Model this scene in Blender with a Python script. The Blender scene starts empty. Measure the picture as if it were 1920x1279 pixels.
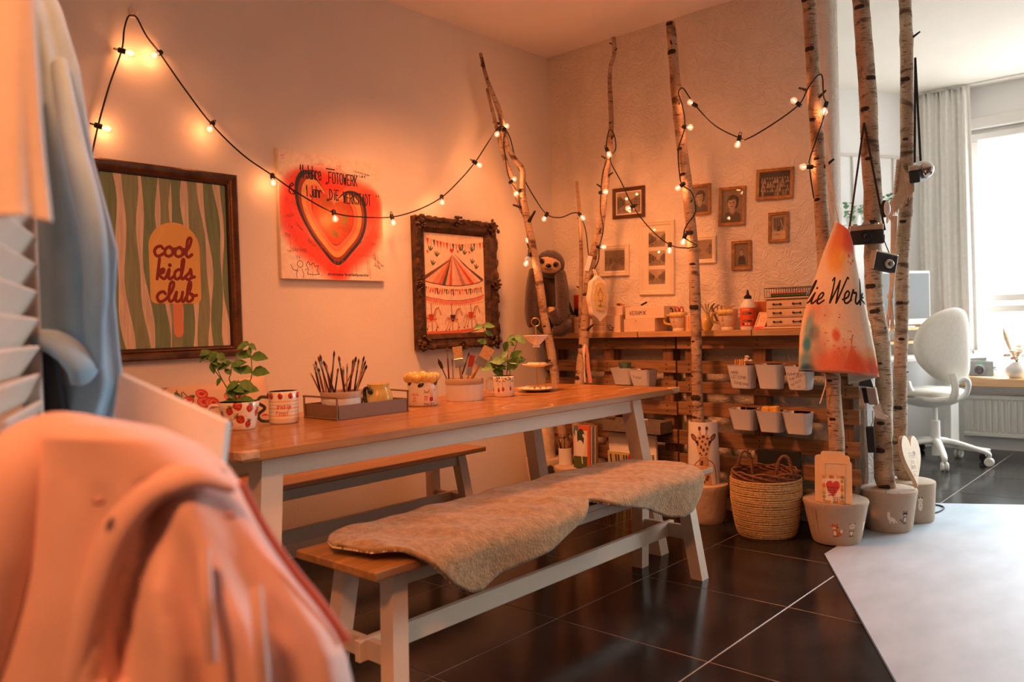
import bpy, bmesh, math, random
import numpy as np
from mathutils import Vector, Matrix

random.seed(7)
rng = np.random.default_rng(11)
sc = bpy.context.scene
COL = sc.collection
PI = math.pi


def S(r, g, b):
 """an sRGB colour (0..255) as linear RGB"""
 return tuple(((c / 255) / 12.92 if c / 255 <= 0.04045 else ((c / 255 + 0.055) / 1.055) ** 2.4) for c in (r, g, b))


# ------------------------------------------------------------------ camera
CAM_H = 1.058
FPX, YAW, PITCH, ROLL = 1506.34, 0.730708, -0.0197299, 0.0294672
_f = np.array([math.cos(YAW) * math.cos(PITCH), math.sin(YAW) * math.cos(PITCH), math.sin(PITCH)])
_r = np.array([math.sin(YAW), -math.cos(YAW), 0.0])
_d = np.cross(_f, _r)
CR = math.cos(ROLL) * _r + math.sin(ROLL) * _d
CD = -math.sin(ROLL) * _r + math.cos(ROLL) * _d
CF = _f
cam_data = bpy.data.cameras.new('camera')
cam = bpy.data.objects.new('camera', cam_data)
COL.objects.link(cam)
cam.matrix_world = Matrix(((CR[0], -CD[0], -CF[0], 0), (CR[1], -CD[1], -CF[1], 0), (CR[2], -CD[2], -CF[2], CAM_H), (0, 0, 0, 1)))
cam_data.sensor_width = 36.0
cam_data.lens = FPX / 1920 * 36.0
cam_data.clip_start = 0.05
cam_data.dof.use_dof = True
cam_data.dof.focus_distance = 3.5
cam_data.dof.aperture_fstop = 2.8
sc.camera = cam

# ------------------------------------------------------------------ exposure, daylight, room lamps
sc.view_settings.view_transform = 'Standard'
sc.view_settings.look = 'None'
sc.view_settings.gamma = 1.0
sc.view_settings.use_curve_mapping = False
sc.view_settings.exposure = 0.0
world = bpy.data.worlds.new('overcast_sky')
sc.world = world
world.use_nodes = True
_bg = world.node_tree.nodes['Background']
_wt, _wx, _wr = (world.node_tree.nodes.new(k) for k in ('ShaderNodeTexCoord', 'ShaderNodeSeparateXYZ', 'ShaderNodeValToRGB'))
_wr.color_ramp.elements[0].position, _wr.color_ramp.elements[1].position = 0.49, 0.52
_wr.color_ramp.elements[0].color, _wr.color_ramp.elements[1].color = (0.34, 0.33, 0.32, 1), (0.86, 0.95, 1.0, 1)   # street below, overcast sky above
_wm = world.node_tree.nodes.new('ShaderNodeMapRange')
_wm.inputs['From Min'].default_value = -1.0
for _a, _b in ((_wt.outputs['Generated'], _wx.inputs[0]), (_wx.outputs[2], _wm.inputs[0]), (_wm.outputs[0], _wr.inputs[0]), (_wr.outputs[0], _bg.inputs[0])):
 world.node_tree.links.new(_a, _b)
_bg.inputs[1].default_value = 27.0
WARM = (1.0, 0.31, 0.105)


def area(name, loc, size, power, color, look, sizey=None, portal=False, spread=PI):
 l = bpy.data.lights.new(name, 'AREA')
 l.shape = 'RECTANGLE' if sizey else 'SQUARE'
 l.size = size
 if sizey:
  l.size_y = sizey
 l.energy = power
 l.color = color
 l.spread = spread
 o = bpy.data.objects.new(name, l)
 COL.objects.link(o)
 o.location = loc
 o.rotation_euler = Vector(look).to_track_quat('-Z', 'Y').to_euler()
 if portal:
  l.cycles.is_portal = True
 return o


area('window_portal', (7.12, -0.03, 1.45), 2.95, 1, (1, 1, 1), (-1, 0, 0), sizey=2.2, portal=True)
# two warm ceiling panels over the craft corner
area('ceiling_lamp_near', (0.55, 1.25, 2.72), 0.35, 14, WARM, (0.3, 0.45, -1), spread=1.8)
area('ceiling_lamp_far', (2.2, 2.45, 2.72), 0.35, 28, WARM, (0.42, 0.0, -1), spread=1.75)
area('ceiling_lamp_behind', (-0.55, 0.15, 2.72), 0.35, 24, WARM, (0.45, 0.65, -1.1), spread=1.9)

# ------------------------------------------------------------------ a pixel of the photograph as a point on a real plane
CAM = np.array([0, 0, CAM_H])


def ray(px, py):
 return CR * ((px - 960) / FPX) + CD * ((py - 639.5) / FPX) + CF


def PX(px, py, X):
 d = ray(px, py)
 return CAM + d * (X / d[0])


def PY(px, py, Y):
 d = ray(px, py)
 return CAM + d * (Y / d[1])


def PZ(px, py, Z):
 d = ray(px, py)
 return CAM + d * ((Z - CAM_H) / d[2])


def PD(px, py, D):
 return CAM + ray(px, py) * D


def PN(px, py, p0, n):
 d = ray(px, py)
 n = np.array(n, float)
 return CAM + d * (np.dot(np.array(p0, float) - CAM, n) / np.dot(d, n))


# ------------------------------------------------------------------ mesh building
def nrm(v):
 v = np.asarray(v, float)
 return v / (np.linalg.norm(v) + 1e-12)


def RZ(a):
 c, s = math.cos(a), math.sin(a)
 return np.array([[c, -s, 0], [s, c, 0], [0, 0, 1]])


def RXm(a):
 c, s = math.cos(a), math.sin(a)
 return np.array([[1, 0, 0], [0, c, -s], [0, s, c]])


def RYm(a):
 c, s = math.cos(a), math.sin(a)
 return np.array([[c, 0, s], [0, 1, 0], [-s, 0, c]])


def smooth_path(pts, n=6, closed=False):
 """Catmull-Rom through pts"""
 P = [np.asarray(p, float) for p in pts]
 m = len(P)
 out = []
 rngs = range(m) if closed else range(m - 1)
 for i in rngs:
  if closed:
   a, b, c, d = P[(i - 1) % m], P[i], P[(i + 1) % m], P[(i + 2) % m]
  else:
   a, b, c, d = P[max(i - 1, 0)], P[i], P[i + 1], P[min(i + 2, m - 1)]
  for k in range(n):
   t = k / n
   out.append(0.5 * ((2 * b) + (-a + c) * t + (2 * a - 5 * b + 4 * c - d) * t * t + (-a + 3 * b - 3 * c + d) * t ** 3))
 if not closed:
  out.append(P[-1])
 return np.array(out)


class MB:
 def __init__(s):
  s.v, s.f, s.m, s.uv = [], [], [], []

 def add(s, verts, faces, mi=0, uvs=None):
  o = len(s.v)
  s.v.extend([tuple(map(float, p)) for p in verts])
  for k, f in enumerate(faces):
   s.f.append(tuple(i + o for i in f))
   s.m.append(mi)
   s.uv.append(uvs[k] if uvs else [(0, 0)] * len(f))
  return s

 def box(s, lo, hi, R=None, c=None, ch=0.0, mi=0):
  """axis box lo..hi, chamfered by ch, optionally rotated by R about c"""
  lo, hi = np.array(lo, float), np.array(hi, float)
  mid, h = (lo + hi) / 2, np.abs(hi - lo) / 2
  if ch <= 0:
   V = np.array([[x, y, z] for x in (-1, 1) for y in (-1, 1) for z in (-1, 1)], float) * h
   F = [(0, 1, 3, 2), (4, 6, 7, 5), (0, 4, 5, 1), (2, 3, 7, 6), (0, 2, 6, 4), (1, 5, 7, 3)]
  else:
   ch = min(ch, h.min() * 0.8)
   V, idx = [], {}
   for sx in (-1, 1):
    for sy in (-1, 1):
     for sz in (-1, 1):
      for ax in range(3):
       p = np.array([sx, sy, sz], float) * (h - ch)
       p[ax] = (sx, sy, sz)[ax] * h[ax]
       idx[(sx, sy, sz, ax)] = len(V)
       V.append(p)
   F = []
   for ax in range(3):
    a, b = [(1, 2), (2, 0), (0, 1)][ax]
    for sg in (-1, 1):
     q = []
     for (u, w) in ((-1, -1), (1, -1), (1, 1), (-1, 1)):
      k = [0, 0, 0]
      k[ax], k[a], k[b] = sg, u, w
      q.append(idx[(*k, ax)])
     F.append(tuple(q) if sg > 0 else tuple(q[::-1]))
   for ax in range(3):
    a, b = [(1, 2), (2, 0), (0, 1)][ax]
    for u in (-1, 1):
     for w in (-1, 1):
      k0, k1 = [0, 0, 0], [0, 0, 0]
      k0[a] = k1[a] = u
      k0[b] = k1[b] = w
      k0[ax], k1[ax] = -1, 1
      q = (idx[(*k0, a)], idx[(*k1, a)], idx[(*k1, b)], idx[(*k0, b)])
      F.append(q if u * w > 0 else q[::-1])
   for sx in (-1, 1):
    for sy in (-1, 1):
     for sz in (-1, 1):
      q = tuple(idx[(sx, sy, sz, a)] for a in range(3))
      F.append(q if sx * sy * sz > 0 else q[::-1])
   V = np.array(V)
   F = [f[::-1] if False else f for f in F]
  V = np.array(V)
  if R is not None:
   V = V @ np.array(R).T
   if c is not None:
    mid = np.array(c, float)
  return s.add(V + mid, F, mi)

 def bar(s, p, q, w, t, up=(0, 0, 1), ch=0.0, mi=0):
  """rectangular bar from p to q, w across, t along up"""
  p, q = np.array(p, float), np.array(q, float)
  L = np.linalg.norm(q - p)
  a = nrm(q - p)
  b = nrm(np.cross(np.array(up, float), a))
  c = np.cross(a, b)
  R = np.stack([a, b, c], 1)
  return s.box((-L / 2, -w / 2, -t / 2), (L / 2, w / 2, t / 2), R, (p + q) / 2, ch, mi)

 def hexa(s, bot, top, mi=0):
  """eight corners: bottom loop of four, top loop of four"""
  return s.add(list(bot) + list(top), [(3, 2, 1, 0), (4, 5, 6, 7), (0, 1, 5, 4), (1, 2, 6, 5), (2, 3, 7, 6), (3, 0, 4, 7)], mi)

 def tube(s, path, r, n=8, cap=True, closed=False, mi=0, flat=1.0):
  P = np.array(path, float)
  m = len(P)
  rr = np.full(m, r) if np.isscalar(r) else np.array(r, float)
  T = np.zeros_like(P)
  T[1:-1] = P[2:] - P[:-2]
  T[0] = P[1] - P[0]
  T[-1] = P[-1] - P[-2]
  if closed:
   T[0] = P[1] - P[-1]
   T[-1] = P[0] - P[-2]
  ref = np.array([0, 0, 1.0]) if abs(nrm(T[0])[2]) < 0.9 else np.array([1.0, 0, 0])
  b = nrm(np.cross(ref, T[0]))
  V, U = [], []
  for i in range(m):
   t = nrm(T[i])
   b = nrm(b - t * np.dot(b, t))
   c = np.cross(t, b)
   for k in range(n):
    a = 2 * PI * k / n
    V.append(P[i] + rr[i] * (math.cos(a) * b + flat * math.sin(a) * c))
  F, UV = [], []
  for i in range(m if closed else m - 1):
   j = (i + 1) % m
   for k in range(n):
    k2 = (k + 1) % n
    F.append((i * n + k, i * n + k2, j * n + k2, j * n + k))
    UV.append([(k / n, i / m), ((k + 1) / n, i / m), ((k + 1) / n, (i + 1) / m), (k / n, (i + 1) / m)])
  if cap and not closed:
   F.append(tuple(range(n))[::-1])
   UV.append([(0, 0)] * n)
   F.append(tuple((m - 1) * n + k for k in range(n)))
   UV.append([(0, 0)] * n)
  return s.add(V, F, mi, UV)

 def lathe(s, prof, c=(0, 0, 0), n=24, sx=1.0, sy=1.0, R=None, a0=0.0, mi=0, wob=None):
  """profile [(r,z)..] turned round z at c; u = angle, v = z share"""
  prof = np.array(prof, float)
  zs = prof[:, 1]
  z0, z1 = zs.min(), zs.max()
  V = []
  for (r, z) in prof:
   for k in range(n):
    a = a0 + 2 * PI * k / n
    q = r * (wob(a, z) if wob else 1.0)
    V.append((q * math.cos(a) * sx, q * math.sin(a) * sy, z))
  V = np.array(V)
  if R is not None:
   V = V @ np.array(R).T
  V = V + np.array(c, float)
  F, UV = [], []
  for i in range(len(prof) - 1):
   for k in range(n):
    k2 = (k + 1) % n
    F.append((i * n + k, i * n + k2, (i + 1) * n + k2, (i + 1) * n + k))
    va, vb = (zs[i] - z0) / (z1 - z0 + 1e-9), (zs[i + 1] - z0) / (z1 - z0 + 1e-9)
    UV.append([(k / n, va), ((k + 1) / n, va), ((k + 1) / n, vb), (k / n, vb)])
  if prof[0, 0] > 1e-5:
   F.append(tuple(range(n))[::-1])
   UV.append([(0, 0)] * n)
  if prof[-1, 0] > 1e-5:
   F.append(tuple((len(prof) - 1) * n + k for k in range(n)))
   UV.append([(0, 0)] * n)
  return s.add(V, F, mi, UV)

 def ball(s, c, r, n=12, m=8, sc_=(1, 1, 1), R=None, mi=0):
  prof = [(max(math.sin(PI * i / m), 1e-6), -math.cos(PI * i / m)) for i in range(m + 1)]
  V = []
  for (q, z) in prof:
   for k in range(n):
    a = 2 * PI * k / n
    V.append((q * math.cos(a) * r * sc_[0], q * math.sin(a) * r * sc_[1], z * r * sc_[2]))
  V = np.array(V)
  if R is not None:
   V = V @ np.array(R).T
  F = [(i * n + k, i * n + (k + 1) % n, (i + 1) * n + (k + 1) % n, (i + 1) * n + k) for i in range(m) for k in range(n)]
  return s.add(V + np.array(c, float), F, mi)

 def prism(s, poly, h, O, A, B, mi=0, uvbox=None):
  """polygon (2D) extruded by h along A x B; O origin, A, B the plane's axes"""
  O, A, B = np.array(O, float), nrm(A), nrm(B)
  N = np.cross(A, B)
  n = len(poly)
  V = [O + A * x + B * y for x, y in poly] + [O + A * x + B * y + N * h for x, y in poly]
  F = [tuple(range(n))[::-1], tuple(range(n, 2 * n))] + [(k, (k + 1) % n, n + (k + 1) % n, n + k) for k in range(n)]
  UV = None
  if uvbox:
   x0, y0, x1, y1 = uvbox
   u = [((x - x0) / (x1 - x0), (y - y0) / (y1 - y0)) for x, y in poly]
   UV = [u[::-1], u] + [[u[k], u[(k + 1) % n], u[(k + 1) % n], u[k]] for k in range(n)]
  return s.add(V, F, mi, UV)

 def quad(s, a, b, c, d, mi=0):
  """one face with the picture's corners: a lower left, b lower right, c upper right, d upper left"""
  return s.add([a, b, c, d], [(0, 1, 2, 3)], mi, [[(0, 0), (1, 0), (1, 1), (0, 1)]])

 def grid(s, fn, nu, nv, mi=0, closed_u=False):
  """surface fn(u,v) with u,v in 0..1"""
  V = [fn(i / nu, j / nv) for j in range(nv + 1) for i in range(nu if closed_u else nu + 1)]
  w = nu if closed_u else nu + 1
  F, UV = [], []
  for j in range(nv):
   for i in range(nu):
    i2 = (i + 1) % w
    F.append((j * w + i, j * w + i2, (j + 1) * w + i2, (j + 1) * w + i))
    UV.append([(i / nu, j / nv), ((i + 1) / nu, j / nv), ((i + 1) / nu, (j + 1) / nv), (i / nu, (j + 1) / nv)])
  return s.add(V, F, mi, UV)

 def build(s, name, mat, parent=None, smooth=35, kind=None, origin=None):
  me = bpy.data.meshes.new(name)
  off = np.array(LOC.get(parent.name, (0, 0, 0)) if parent is not None else (origin if origin is not None else (0, 0, 0)), float)
  V = np.array(s.v, float) - off
  me.from_pydata([tuple(p) for p in V], [], s.f)
  ul = me.uv_layers.new(name='UVMap')
  flat = [c for f in s.uv for p in f for c in p]
  ul.data.foreach_set('uv', flat)
  mats = mat if isinstance(mat, (list, tuple)) else [mat]
  for m in mats:
   me.materials.append(m)
  if len(mats) > 1:
   me.polygons.foreach_set('material_index', s.m)
  if smooth:
   me.polygons.foreach_set('use_smooth', [True] * len(me.polygons))
   try:
    me.set_sharp_from_angle(angle=math.radians(smooth))
   except Exception:
    pass
  if len(s.f) < 40000:
   bm = bmesh.new()
   bm.from_mesh(me)
   bmesh.ops.recalc_face_normals(bm, faces=bm.faces)
   bm.to_mesh(me)
   bm.free()
  me.update()
  o = bpy.data.objects.new(name, me)
  COL.objects.link(o)
  if parent is not None:
   o.parent = parent
   LOC[o.name] = tuple(off)
  else:
   o.location = tuple(off)
   LOC[o.name] = tuple(off)
  if kind:
   o['kind'] = kind
  return o


LOC = {}


def tag(o, label=None, cat=None, group=None, kind=None):
 if label:
  o['label'] = label
 if cat:
  o['category'] = cat
 if group:
  o['group'] = group
 if kind:
  o['kind'] = kind
 return o


def thing(name, label, cat, loc, group=None):
 o = bpy.data.objects.new(name, None)
 o.empty_display_size = 0.05
 COL.objects.link(o)
 o.location = tuple(map(float, loc))
 LOC[o.name] = tuple(map(float, loc))
 return tag(o, label, cat, group)


def copy_thing(root, loc, label, rz=0.0, scale=None):
 r = root.copy()
 COL.objects.link(r)
 r.location = tuple(map(float, loc))
 r.rotation_euler = (0, 0, rz)
 if scale:
  r.scale = (scale,) * 3
 r['label'] = label
 for ch in list(root.children):
  c = ch.copy()
  COL.objects.link(c)
  c.parent = r
  for g in list(ch.children):
   d = g.copy()
   COL.objects.link(d)
   d.parent = c
 return r


# ------------------------------------------------------------------ materials
def _nodes(name):
 m = bpy.data.materials.new(name)
 m.use_nodes = True
 nt = m.node_tree
 return m, nt, nt.nodes['Principled BSDF']


def M(name, col, rough=0.6, var=0.12, scale=8.0, bump=0.0, bscale=60.0, metal=0.0, stretch=(1, 1, 1), spec=0.5, sheen=0.0, detail=4, sub=0.0, coat=0.0, col2=None, thr=None):
 """plain procedural material: colour varied by noise, bump by a finer noise"""
 m, nt, p = _nodes(name)
 N, L = nt.nodes.new, nt.links.new
 tc = N('ShaderNodeTexCoord')
 mp = N('ShaderNodeMapping')
 mp.inputs['Scale'].default_value = stretch
 L(tc.outputs['Object'], mp.inputs[0])
 nz = N('ShaderNodeTexNoise')
 nz.inputs['Scale'].default_value = scale
 nz.inputs['Detail'].default_value = detail
 L(mp.outputs[0], nz.inputs['Vector'])
 rp = N('ShaderNodeValToRGB')
 c2 = col2 or tuple(c * (1 - var) for c in col)
 c1 = col if col2 else tuple(min(1, c * (1 + var * 0.6)) for c in col)
 lo, hi = thr or (0.3, 0.7)
 rp.color_ramp.elements[0].position, rp.color_ramp.elements[1].position = lo, hi
 rp.color_ramp.elements[0].color = (*c2, 1)
 rp.color_ramp.elements[1].color = (*c1, 1)
 L(nz.outputs[0], rp.inputs[0])
 L(rp.outputs[0], p.inputs['Base Color'])
 p.inputs['Roughness'].default_value = rough
 p.inputs['Metallic'].default_value = metal
 p.inputs['Specular IOR Level'].default_value = spec
 if sheen:
  p.inputs['Sheen Weight'].default_value = sheen
 if coat:
  p.inputs['Coat Weight'].default_value = coat
  p.inputs['Coat Roughness'].default_value = 0.1
 if bump:
  n2 = N('ShaderNodeTexNoise')
  n2.inputs['Scale'].default_value = bscale
  n2.inputs['Detail'].default_value = 5
  L(mp.outputs[0], n2.inputs['Vector'])
  b = N('ShaderNodeBump')
  b.inputs['Strength'].default_value = bump
  b.inputs['Distance'].default_value = 0.01
  L(n2.outputs[0], b.inputs['Height'])
  L(b.outputs[0], p.inputs['Normal'])
 return m


def WOOD(name, c1, c2, axis=0, scale=5.0, rough=0.55, coat=0.0, bump=0.15):
 """grain running along one axis of the object's space"""
 st = [14.0, 14.0, 14.0]
 st[axis] = 0.9
 m, nt, p = _nodes(name)
 N, L = nt.nodes.new, nt.links.new
 tc, mp, oi = N('ShaderNodeTexCoord'), N('ShaderNodeMapping'), N('ShaderNodeObjectInfo')
 mp.inputs['Scale'].default_value = st
 L(tc.outputs['Object'], mp.inputs[0])
 ad = N('ShaderNodeVectorMath')
 ad.operation = 'ADD'
 ml = N('ShaderNodeMath')
 ml.operation = 'MULTIPLY'
 ml.inputs[1].default_value = 37.0
 L(oi.outputs['Random'], ml.inputs[0])
 L(mp.outputs[0], ad.inputs[0])
 L(ml.outputs[0], ad.inputs[1])
 nz = N('ShaderNodeTexNoise')
 nz.inputs['Scale'].default_value = scale
 nz.inputs['Detail'].default_value = 6
 nz.inputs['Distortion'].default_value = 0.6
 L(ad.outputs[0], nz.inputs['Vector'])
 rp = N('ShaderNodeValToRGB')
 rp.color_ramp.elements[0].position, rp.color_ramp.elements[1].position = 0.32, 0.68
 rp.color_ramp.elements[0].color = (*c2, 1)
 rp.color_ramp.elements[1].color = (*c1, 1)
 L(nz.outputs[0], rp.inputs[0])
 hs = N('ShaderNodeHueSaturation')
 mr = N('ShaderNodeMapRange')
 mr.inputs['To Min'].default_value, mr.inputs['To Max'].default_value = 0.75, 1.2
 L(oi.outputs['Random'], mr.inputs[0])
 L(mr.outputs[0], hs.inputs['Value'])
 L(rp.outputs[0], hs.inputs['Color'])
 L(hs.outputs[0], p.inputs['Base Color'])
 p.inputs['Roughness'].default_value = rough
 if coat:
  p.inputs['Coat Weight'].default_value = coat
  p.inputs['Coat Roughness'].default_value = 0.12
 b = N('ShaderNodeBump')
 b.inputs['Strength'].default_value = bump
 b.inputs['Distance'].default_value = 0.004
 L(nz.outputs[0], b.inputs['Height'])
 L(b.outputs[0], p.inputs['Normal'])
 return m


def IMG(name, cv, base=None, rough=0.7, coat=0.0, bump=0.0):
 """a print (painted below with numpy, nothing is loaded) over a procedural ground colour"""
 h, w = cv.a.shape[:2]
 im = bpy.data.images.new(name, w, h, alpha=True)
 px = np.clip(cv.a[::-1], 0, 1).astype(np.float32).ravel()
 im.pixels.foreach_set(px)
 im.update()
 im.pack()
 m, nt, p = _nodes(name)
 N, L = nt.nodes.new, nt.links.new
 ti = N('ShaderNodeTexImage')
 ti.image = im
 ti.extension = 'EXTEND'
 ti.interpolation = 'Linear'
 nz = N('ShaderNodeTexNoise')
 nz.inputs['Scale'].default_value = 40
 tc = N('ShaderNodeTexCoord')
 L(tc.outputs['Object'], nz.inputs['Vector'])
 rp = N('ShaderNodeValToRGB')
 b = base or (0.8, 0.78, 0.74)
 rp.color_ramp.elements[0].color = (*[c * 0.86 for c in b], 1)
 rp.color_ramp.elements[1].color = (*b, 1)
 L(nz.outputs[0], rp.inputs[0])
 mx = N('ShaderNodeMix')
 mx.data_type = 'RGBA'
 L(ti.outputs['Alpha'], mx.inputs['Factor'])
 L(rp.outputs[0], mx.inputs['A'])
 L(ti.outputs['Color'], mx.inputs['B'])
 L(mx.outputs['Result'], p.inputs['Base Color'])
 p.inputs['Roughness'].default_value = rough
 if coat:
  p.inputs['Coat Weight'].default_value = coat
  p.inputs['Coat Roughness'].default_value = 0.08
 if bump:
  bb = N('ShaderNodeBump')
  bb.inputs['Strength'].default_value = bump
  bb.inputs['Distance'].default_value = 0.003
  L(nz.outputs[0], bb.inputs['Height'])
  L(bb.outputs[0], p.inputs['Normal'])
 return m
# ------------------------------------------------------------------ a small painter for prints and lettering
class Cv:
 """canvas in its own units (w x h, y down), s pixels per unit; colours are sRGB 0..255"""

 def __init__(c, w, h, s, bg=None):
  c.s, c.W, c.H = s, w, h
  c.a = np.zeros((int(round(h * s)), int(round(w * s)), 4))
  if bg is not None:
   c.a[:, :, :3] = np.array(bg) / 255
   c.a[:, :, 3] = 1

 def _put(c, x0, y0, cov, col, al):
  h, w = cov.shape
  A = c.a[y0:y0 + h, x0:x0 + w]
  k = (cov * al)[:, :, None]
  na = A[:, :, 3:] * (1 - k) + k
  A[:, :, :3] = np.where(na > 1e-6, (A[:, :, :3] * A[:, :, 3:] * (1 - k) + np.array(col) / 255 * k) / np.maximum(na, 1e-6), A[:, :, :3])
  A[:, :, 3:] = na

 def _box(c, lo, hi):
  x0, y0 = max(int(lo[0]), 0), max(int(lo[1]), 0)
  x1, y1 = min(int(hi[0]) + 1, c.a.shape[1]), min(int(hi[1]) + 1, c.a.shape[0])
  return (x0, y0, x1, y1) if x1 > x0 and y1 > y0 else None

 def poly(c, pts, col, al=1.0):
  P = np.array(pts, float) * c.s
  b = c._box(P.min(0) - 1, P.max(0) + 1)
  if b is None:
   return c
  x0, y0, x1, y1 = b
  cov = np.zeros((y1 - y0, x1 - x0))
  for ox in (0.25, 0.75):
   for oy in (0.25, 0.75):
    X, Y = np.meshgrid(np.arange(x0, x1) + ox, np.arange(y0, y1) + oy)
    ins = np.zeros(X.shape, bool)
    for i in range(len(P)):
     (ax, ay), (bx, by) = P[i - 1], P[i]
     if ay == by:
      continue
     ins ^= ((ay > Y) != (by > Y)) & (X < (bx - ax) * (Y - ay) / (by - ay) + ax)
    cov += ins * 0.25
  c._put(x0, y0, cov, col, al)
  return c

 def rect(c, x, y, w, h, col, al=1.0):
  return c.poly([(x, y), (x + w, y), (x + w, y + h), (x, y + h)], col, al)

 def ell(c, x, y, rx, ry, col, al=1.0, soft=0.0, rot=0.0):
  R = max(rx, ry) * (1 + soft) * c.s + 2
  b = c._box((x * c.s - R, y * c.s - R), (x * c.s + R, y * c.s + R))
  if b is None:
   return c
  x0, y0, x1, y1 = b
  X, Y = np.meshgrid((np.arange(x0, x1) + 0.5) / c.s - x, (np.arange(y0, y1) + 0.5) / c.s - y)
  cr, sr = math.cos(rot), math.sin(rot)
  d = np.sqrt(((X * cr + Y * sr) / rx) ** 2 + ((-X * sr + Y * cr) / ry) ** 2)
  if soft:
   cov = np.clip((1 + soft - d) / (2 * soft), 0, 1)
   cov = cov * cov * (3 - 2 * cov)
  else:
   cov = np.clip((1 - d) * min(rx, ry) * c.s + 0.5, 0, 1)
  c._put(x0, y0, cov, col, al)
  return c

 def line(c, pts, w, col, al=1.0, smooth=0, soft=0.0):
  P = smooth_path([(*p, 0) for p in pts], smooth)[:, :2] if smooth and len(pts) > 2 else np.array(pts, float)
  P = P * c.s
  r = w * c.s / 2
  b = c._box(P.min(0) - r - 2 - soft * c.s, P.max(0) + r + 2 + soft * c.s)
  if b is None:
   return c
  x0, y0, x1, y1 = b
  D = np.full((y1 - y0, x1 - x0), 1e9)
  X, Y = np.meshgrid(np.arange(x0, x1) + 0.5, np.arange(y0, y1) + 0.5)
  for i in range(len(P) - 1):
   (ax, ay), (bx, by) = P[i], P[i + 1]
   dx, dy = bx - ax, by - ay
   t = np.clip(((X - ax) * dx + (Y - ay) * dy) / (dx * dx + dy * dy + 1e-9), 0, 1)
   D = np.minimum(D, (X - ax - t * dx) ** 2 + (Y - ay - t * dy) ** 2)
  D = np.sqrt(D)
  cov = np.clip((r - D) / (soft * c.s) + 0.5, 0, 1) if soft else np.clip(r - D + 0.5, 0, 1) * min(1, r * 2)
  c._put(x0, y0, cov, col, al)
  return c

 def text(c, s, x, y, size, col, w=None, font='P', rot=0.0, gap=1.6, slant=0.0, al=1.0, wid=1.0):
  """baseline at (x,y); size = height of a capital"""
  k = size / (6.0 if font == 'P' else 8.0)
  w = w or size * 0.1
  cx = 0.0
  cr, sr = math.cos(rot), math.sin(rot)
  for ch in s:
   if ch == ' ':
    cx += 3.2
    continue
   strokes, adv = glyph(ch, font)
   for st in strokes:
    pts = []
    for (gx, gy) in st:
     ux, uy = (cx + gx + slant * gy) * k * wid, -gy * k
     pts.append((x + ux * cr - uy * sr, y + ux * sr + uy * cr))
    if len(pts) == 1:
     c.ell(pts[0][0], pts[0][1], w * 0.65, w * 0.65, col, al)
    else:
     c.line(pts, w, col, al, smooth=6 if font == 'C' else 0)
   cx += adv + (gap if font == 'P' else 0)
  return c

 def noise(c, amt, n=40, ax=(1, 1), seed=1):
  """uneven tone, like brushwork or paper"""
  g = np.random.default_rng(seed)
  h, w = c.a.shape[:2]
  a = g.random((max(2, int(n * ax[1])), max(2, int(n * ax[0]))))
  yi, xi = np.linspace(0, a.shape[0] - 1.001, h), np.linspace(0, a.shape[1] - 1.001, w)
  y0, x0 = yi.astype(int), xi.astype(int)
  fy, fx = (yi - y0)[:, None], (xi - x0)[None]
  b = a[y0][:, x0] * (1 - fy) * (1 - fx) + a[y0 + 1][:, x0] * fy * (1 - fx) + a[y0][:, x0 + 1] * (1 - fy) * fx + a[y0 + 1][:, x0 + 1] * fy * fx
  c.a[:, :, :3] = np.clip(c.a[:, :, :3] * (1 + (b[:, :, None] - 0.5) * 2 * amt), 0, 1)
  return c


FONT_P = {'A': "002640 1232", 'B': "00063645443303 3342413000", 'C': "4536160501103041", 'D': "00062644422000", 'E': "46060040 0333", 'F': "460600 0333", 'G': "45361605011030414323",
      'H': "0006 4046 0343", 'I': "2026", 'J': "4641301001", 'K': "0006 4602 1340", 'L': "060040", 'M': "0006234640", 'N': "00064046", 'O': "160501103041453616", 'P': "00063645443303",
      'R': "00063645443303 2340", 'S': "45361605041333424130 1001", 'T': "0646 2026", 'U': "060110304146", 'V': "062046", 'W': "0610243046", 'X': "0046 0640", 'Y': "062346 2320", 'Z': "06460040",
      'a': "343414030110304144 4440", 'b': "140301103041433414 0600", 'c': "4334140301103041", 'd': "140301103041433414 4640", 'e': "02424334140301103041", 'f': "463625 2520 0444".replace('463625 2520', '46362520'),
      'g': "140301103041433414 444a3b1b", 'h': "0600 0314344340", 'i': "2420 26", 'j': "242a1b 26", 'k': "0600 3401 1230", 'l': "262130", 'm': "0400 03142320 23344340", 'n': "0400 0314344340",
      'o': "140301103041433414", 'p': "140301103041433414 040b", 'r': "0400 03143443", 's': "433414033231 3110".replace('433414033231 3110', '4334140313324130 1001'), 't': "26213041 0444", 'u': "0401103041 4440", 'v': "042044",
      'w': "0410243044", 'x': "0044 0440", 'y': "0420 440b", 'z': "04440040", '1': "142620", '2': "051636450040", '0': "160501103041453616", '7': "064620", '&': "4014152625040201102042".replace('4014152625040201102042', '400415263514020110 203042'),
      '"': "1615 3635", ',': "201a", '_': "201a 403a", '!': "2622 20", '.': "20", '-': "0343", ':': "21 24", '+': "0343 2125"}
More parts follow.
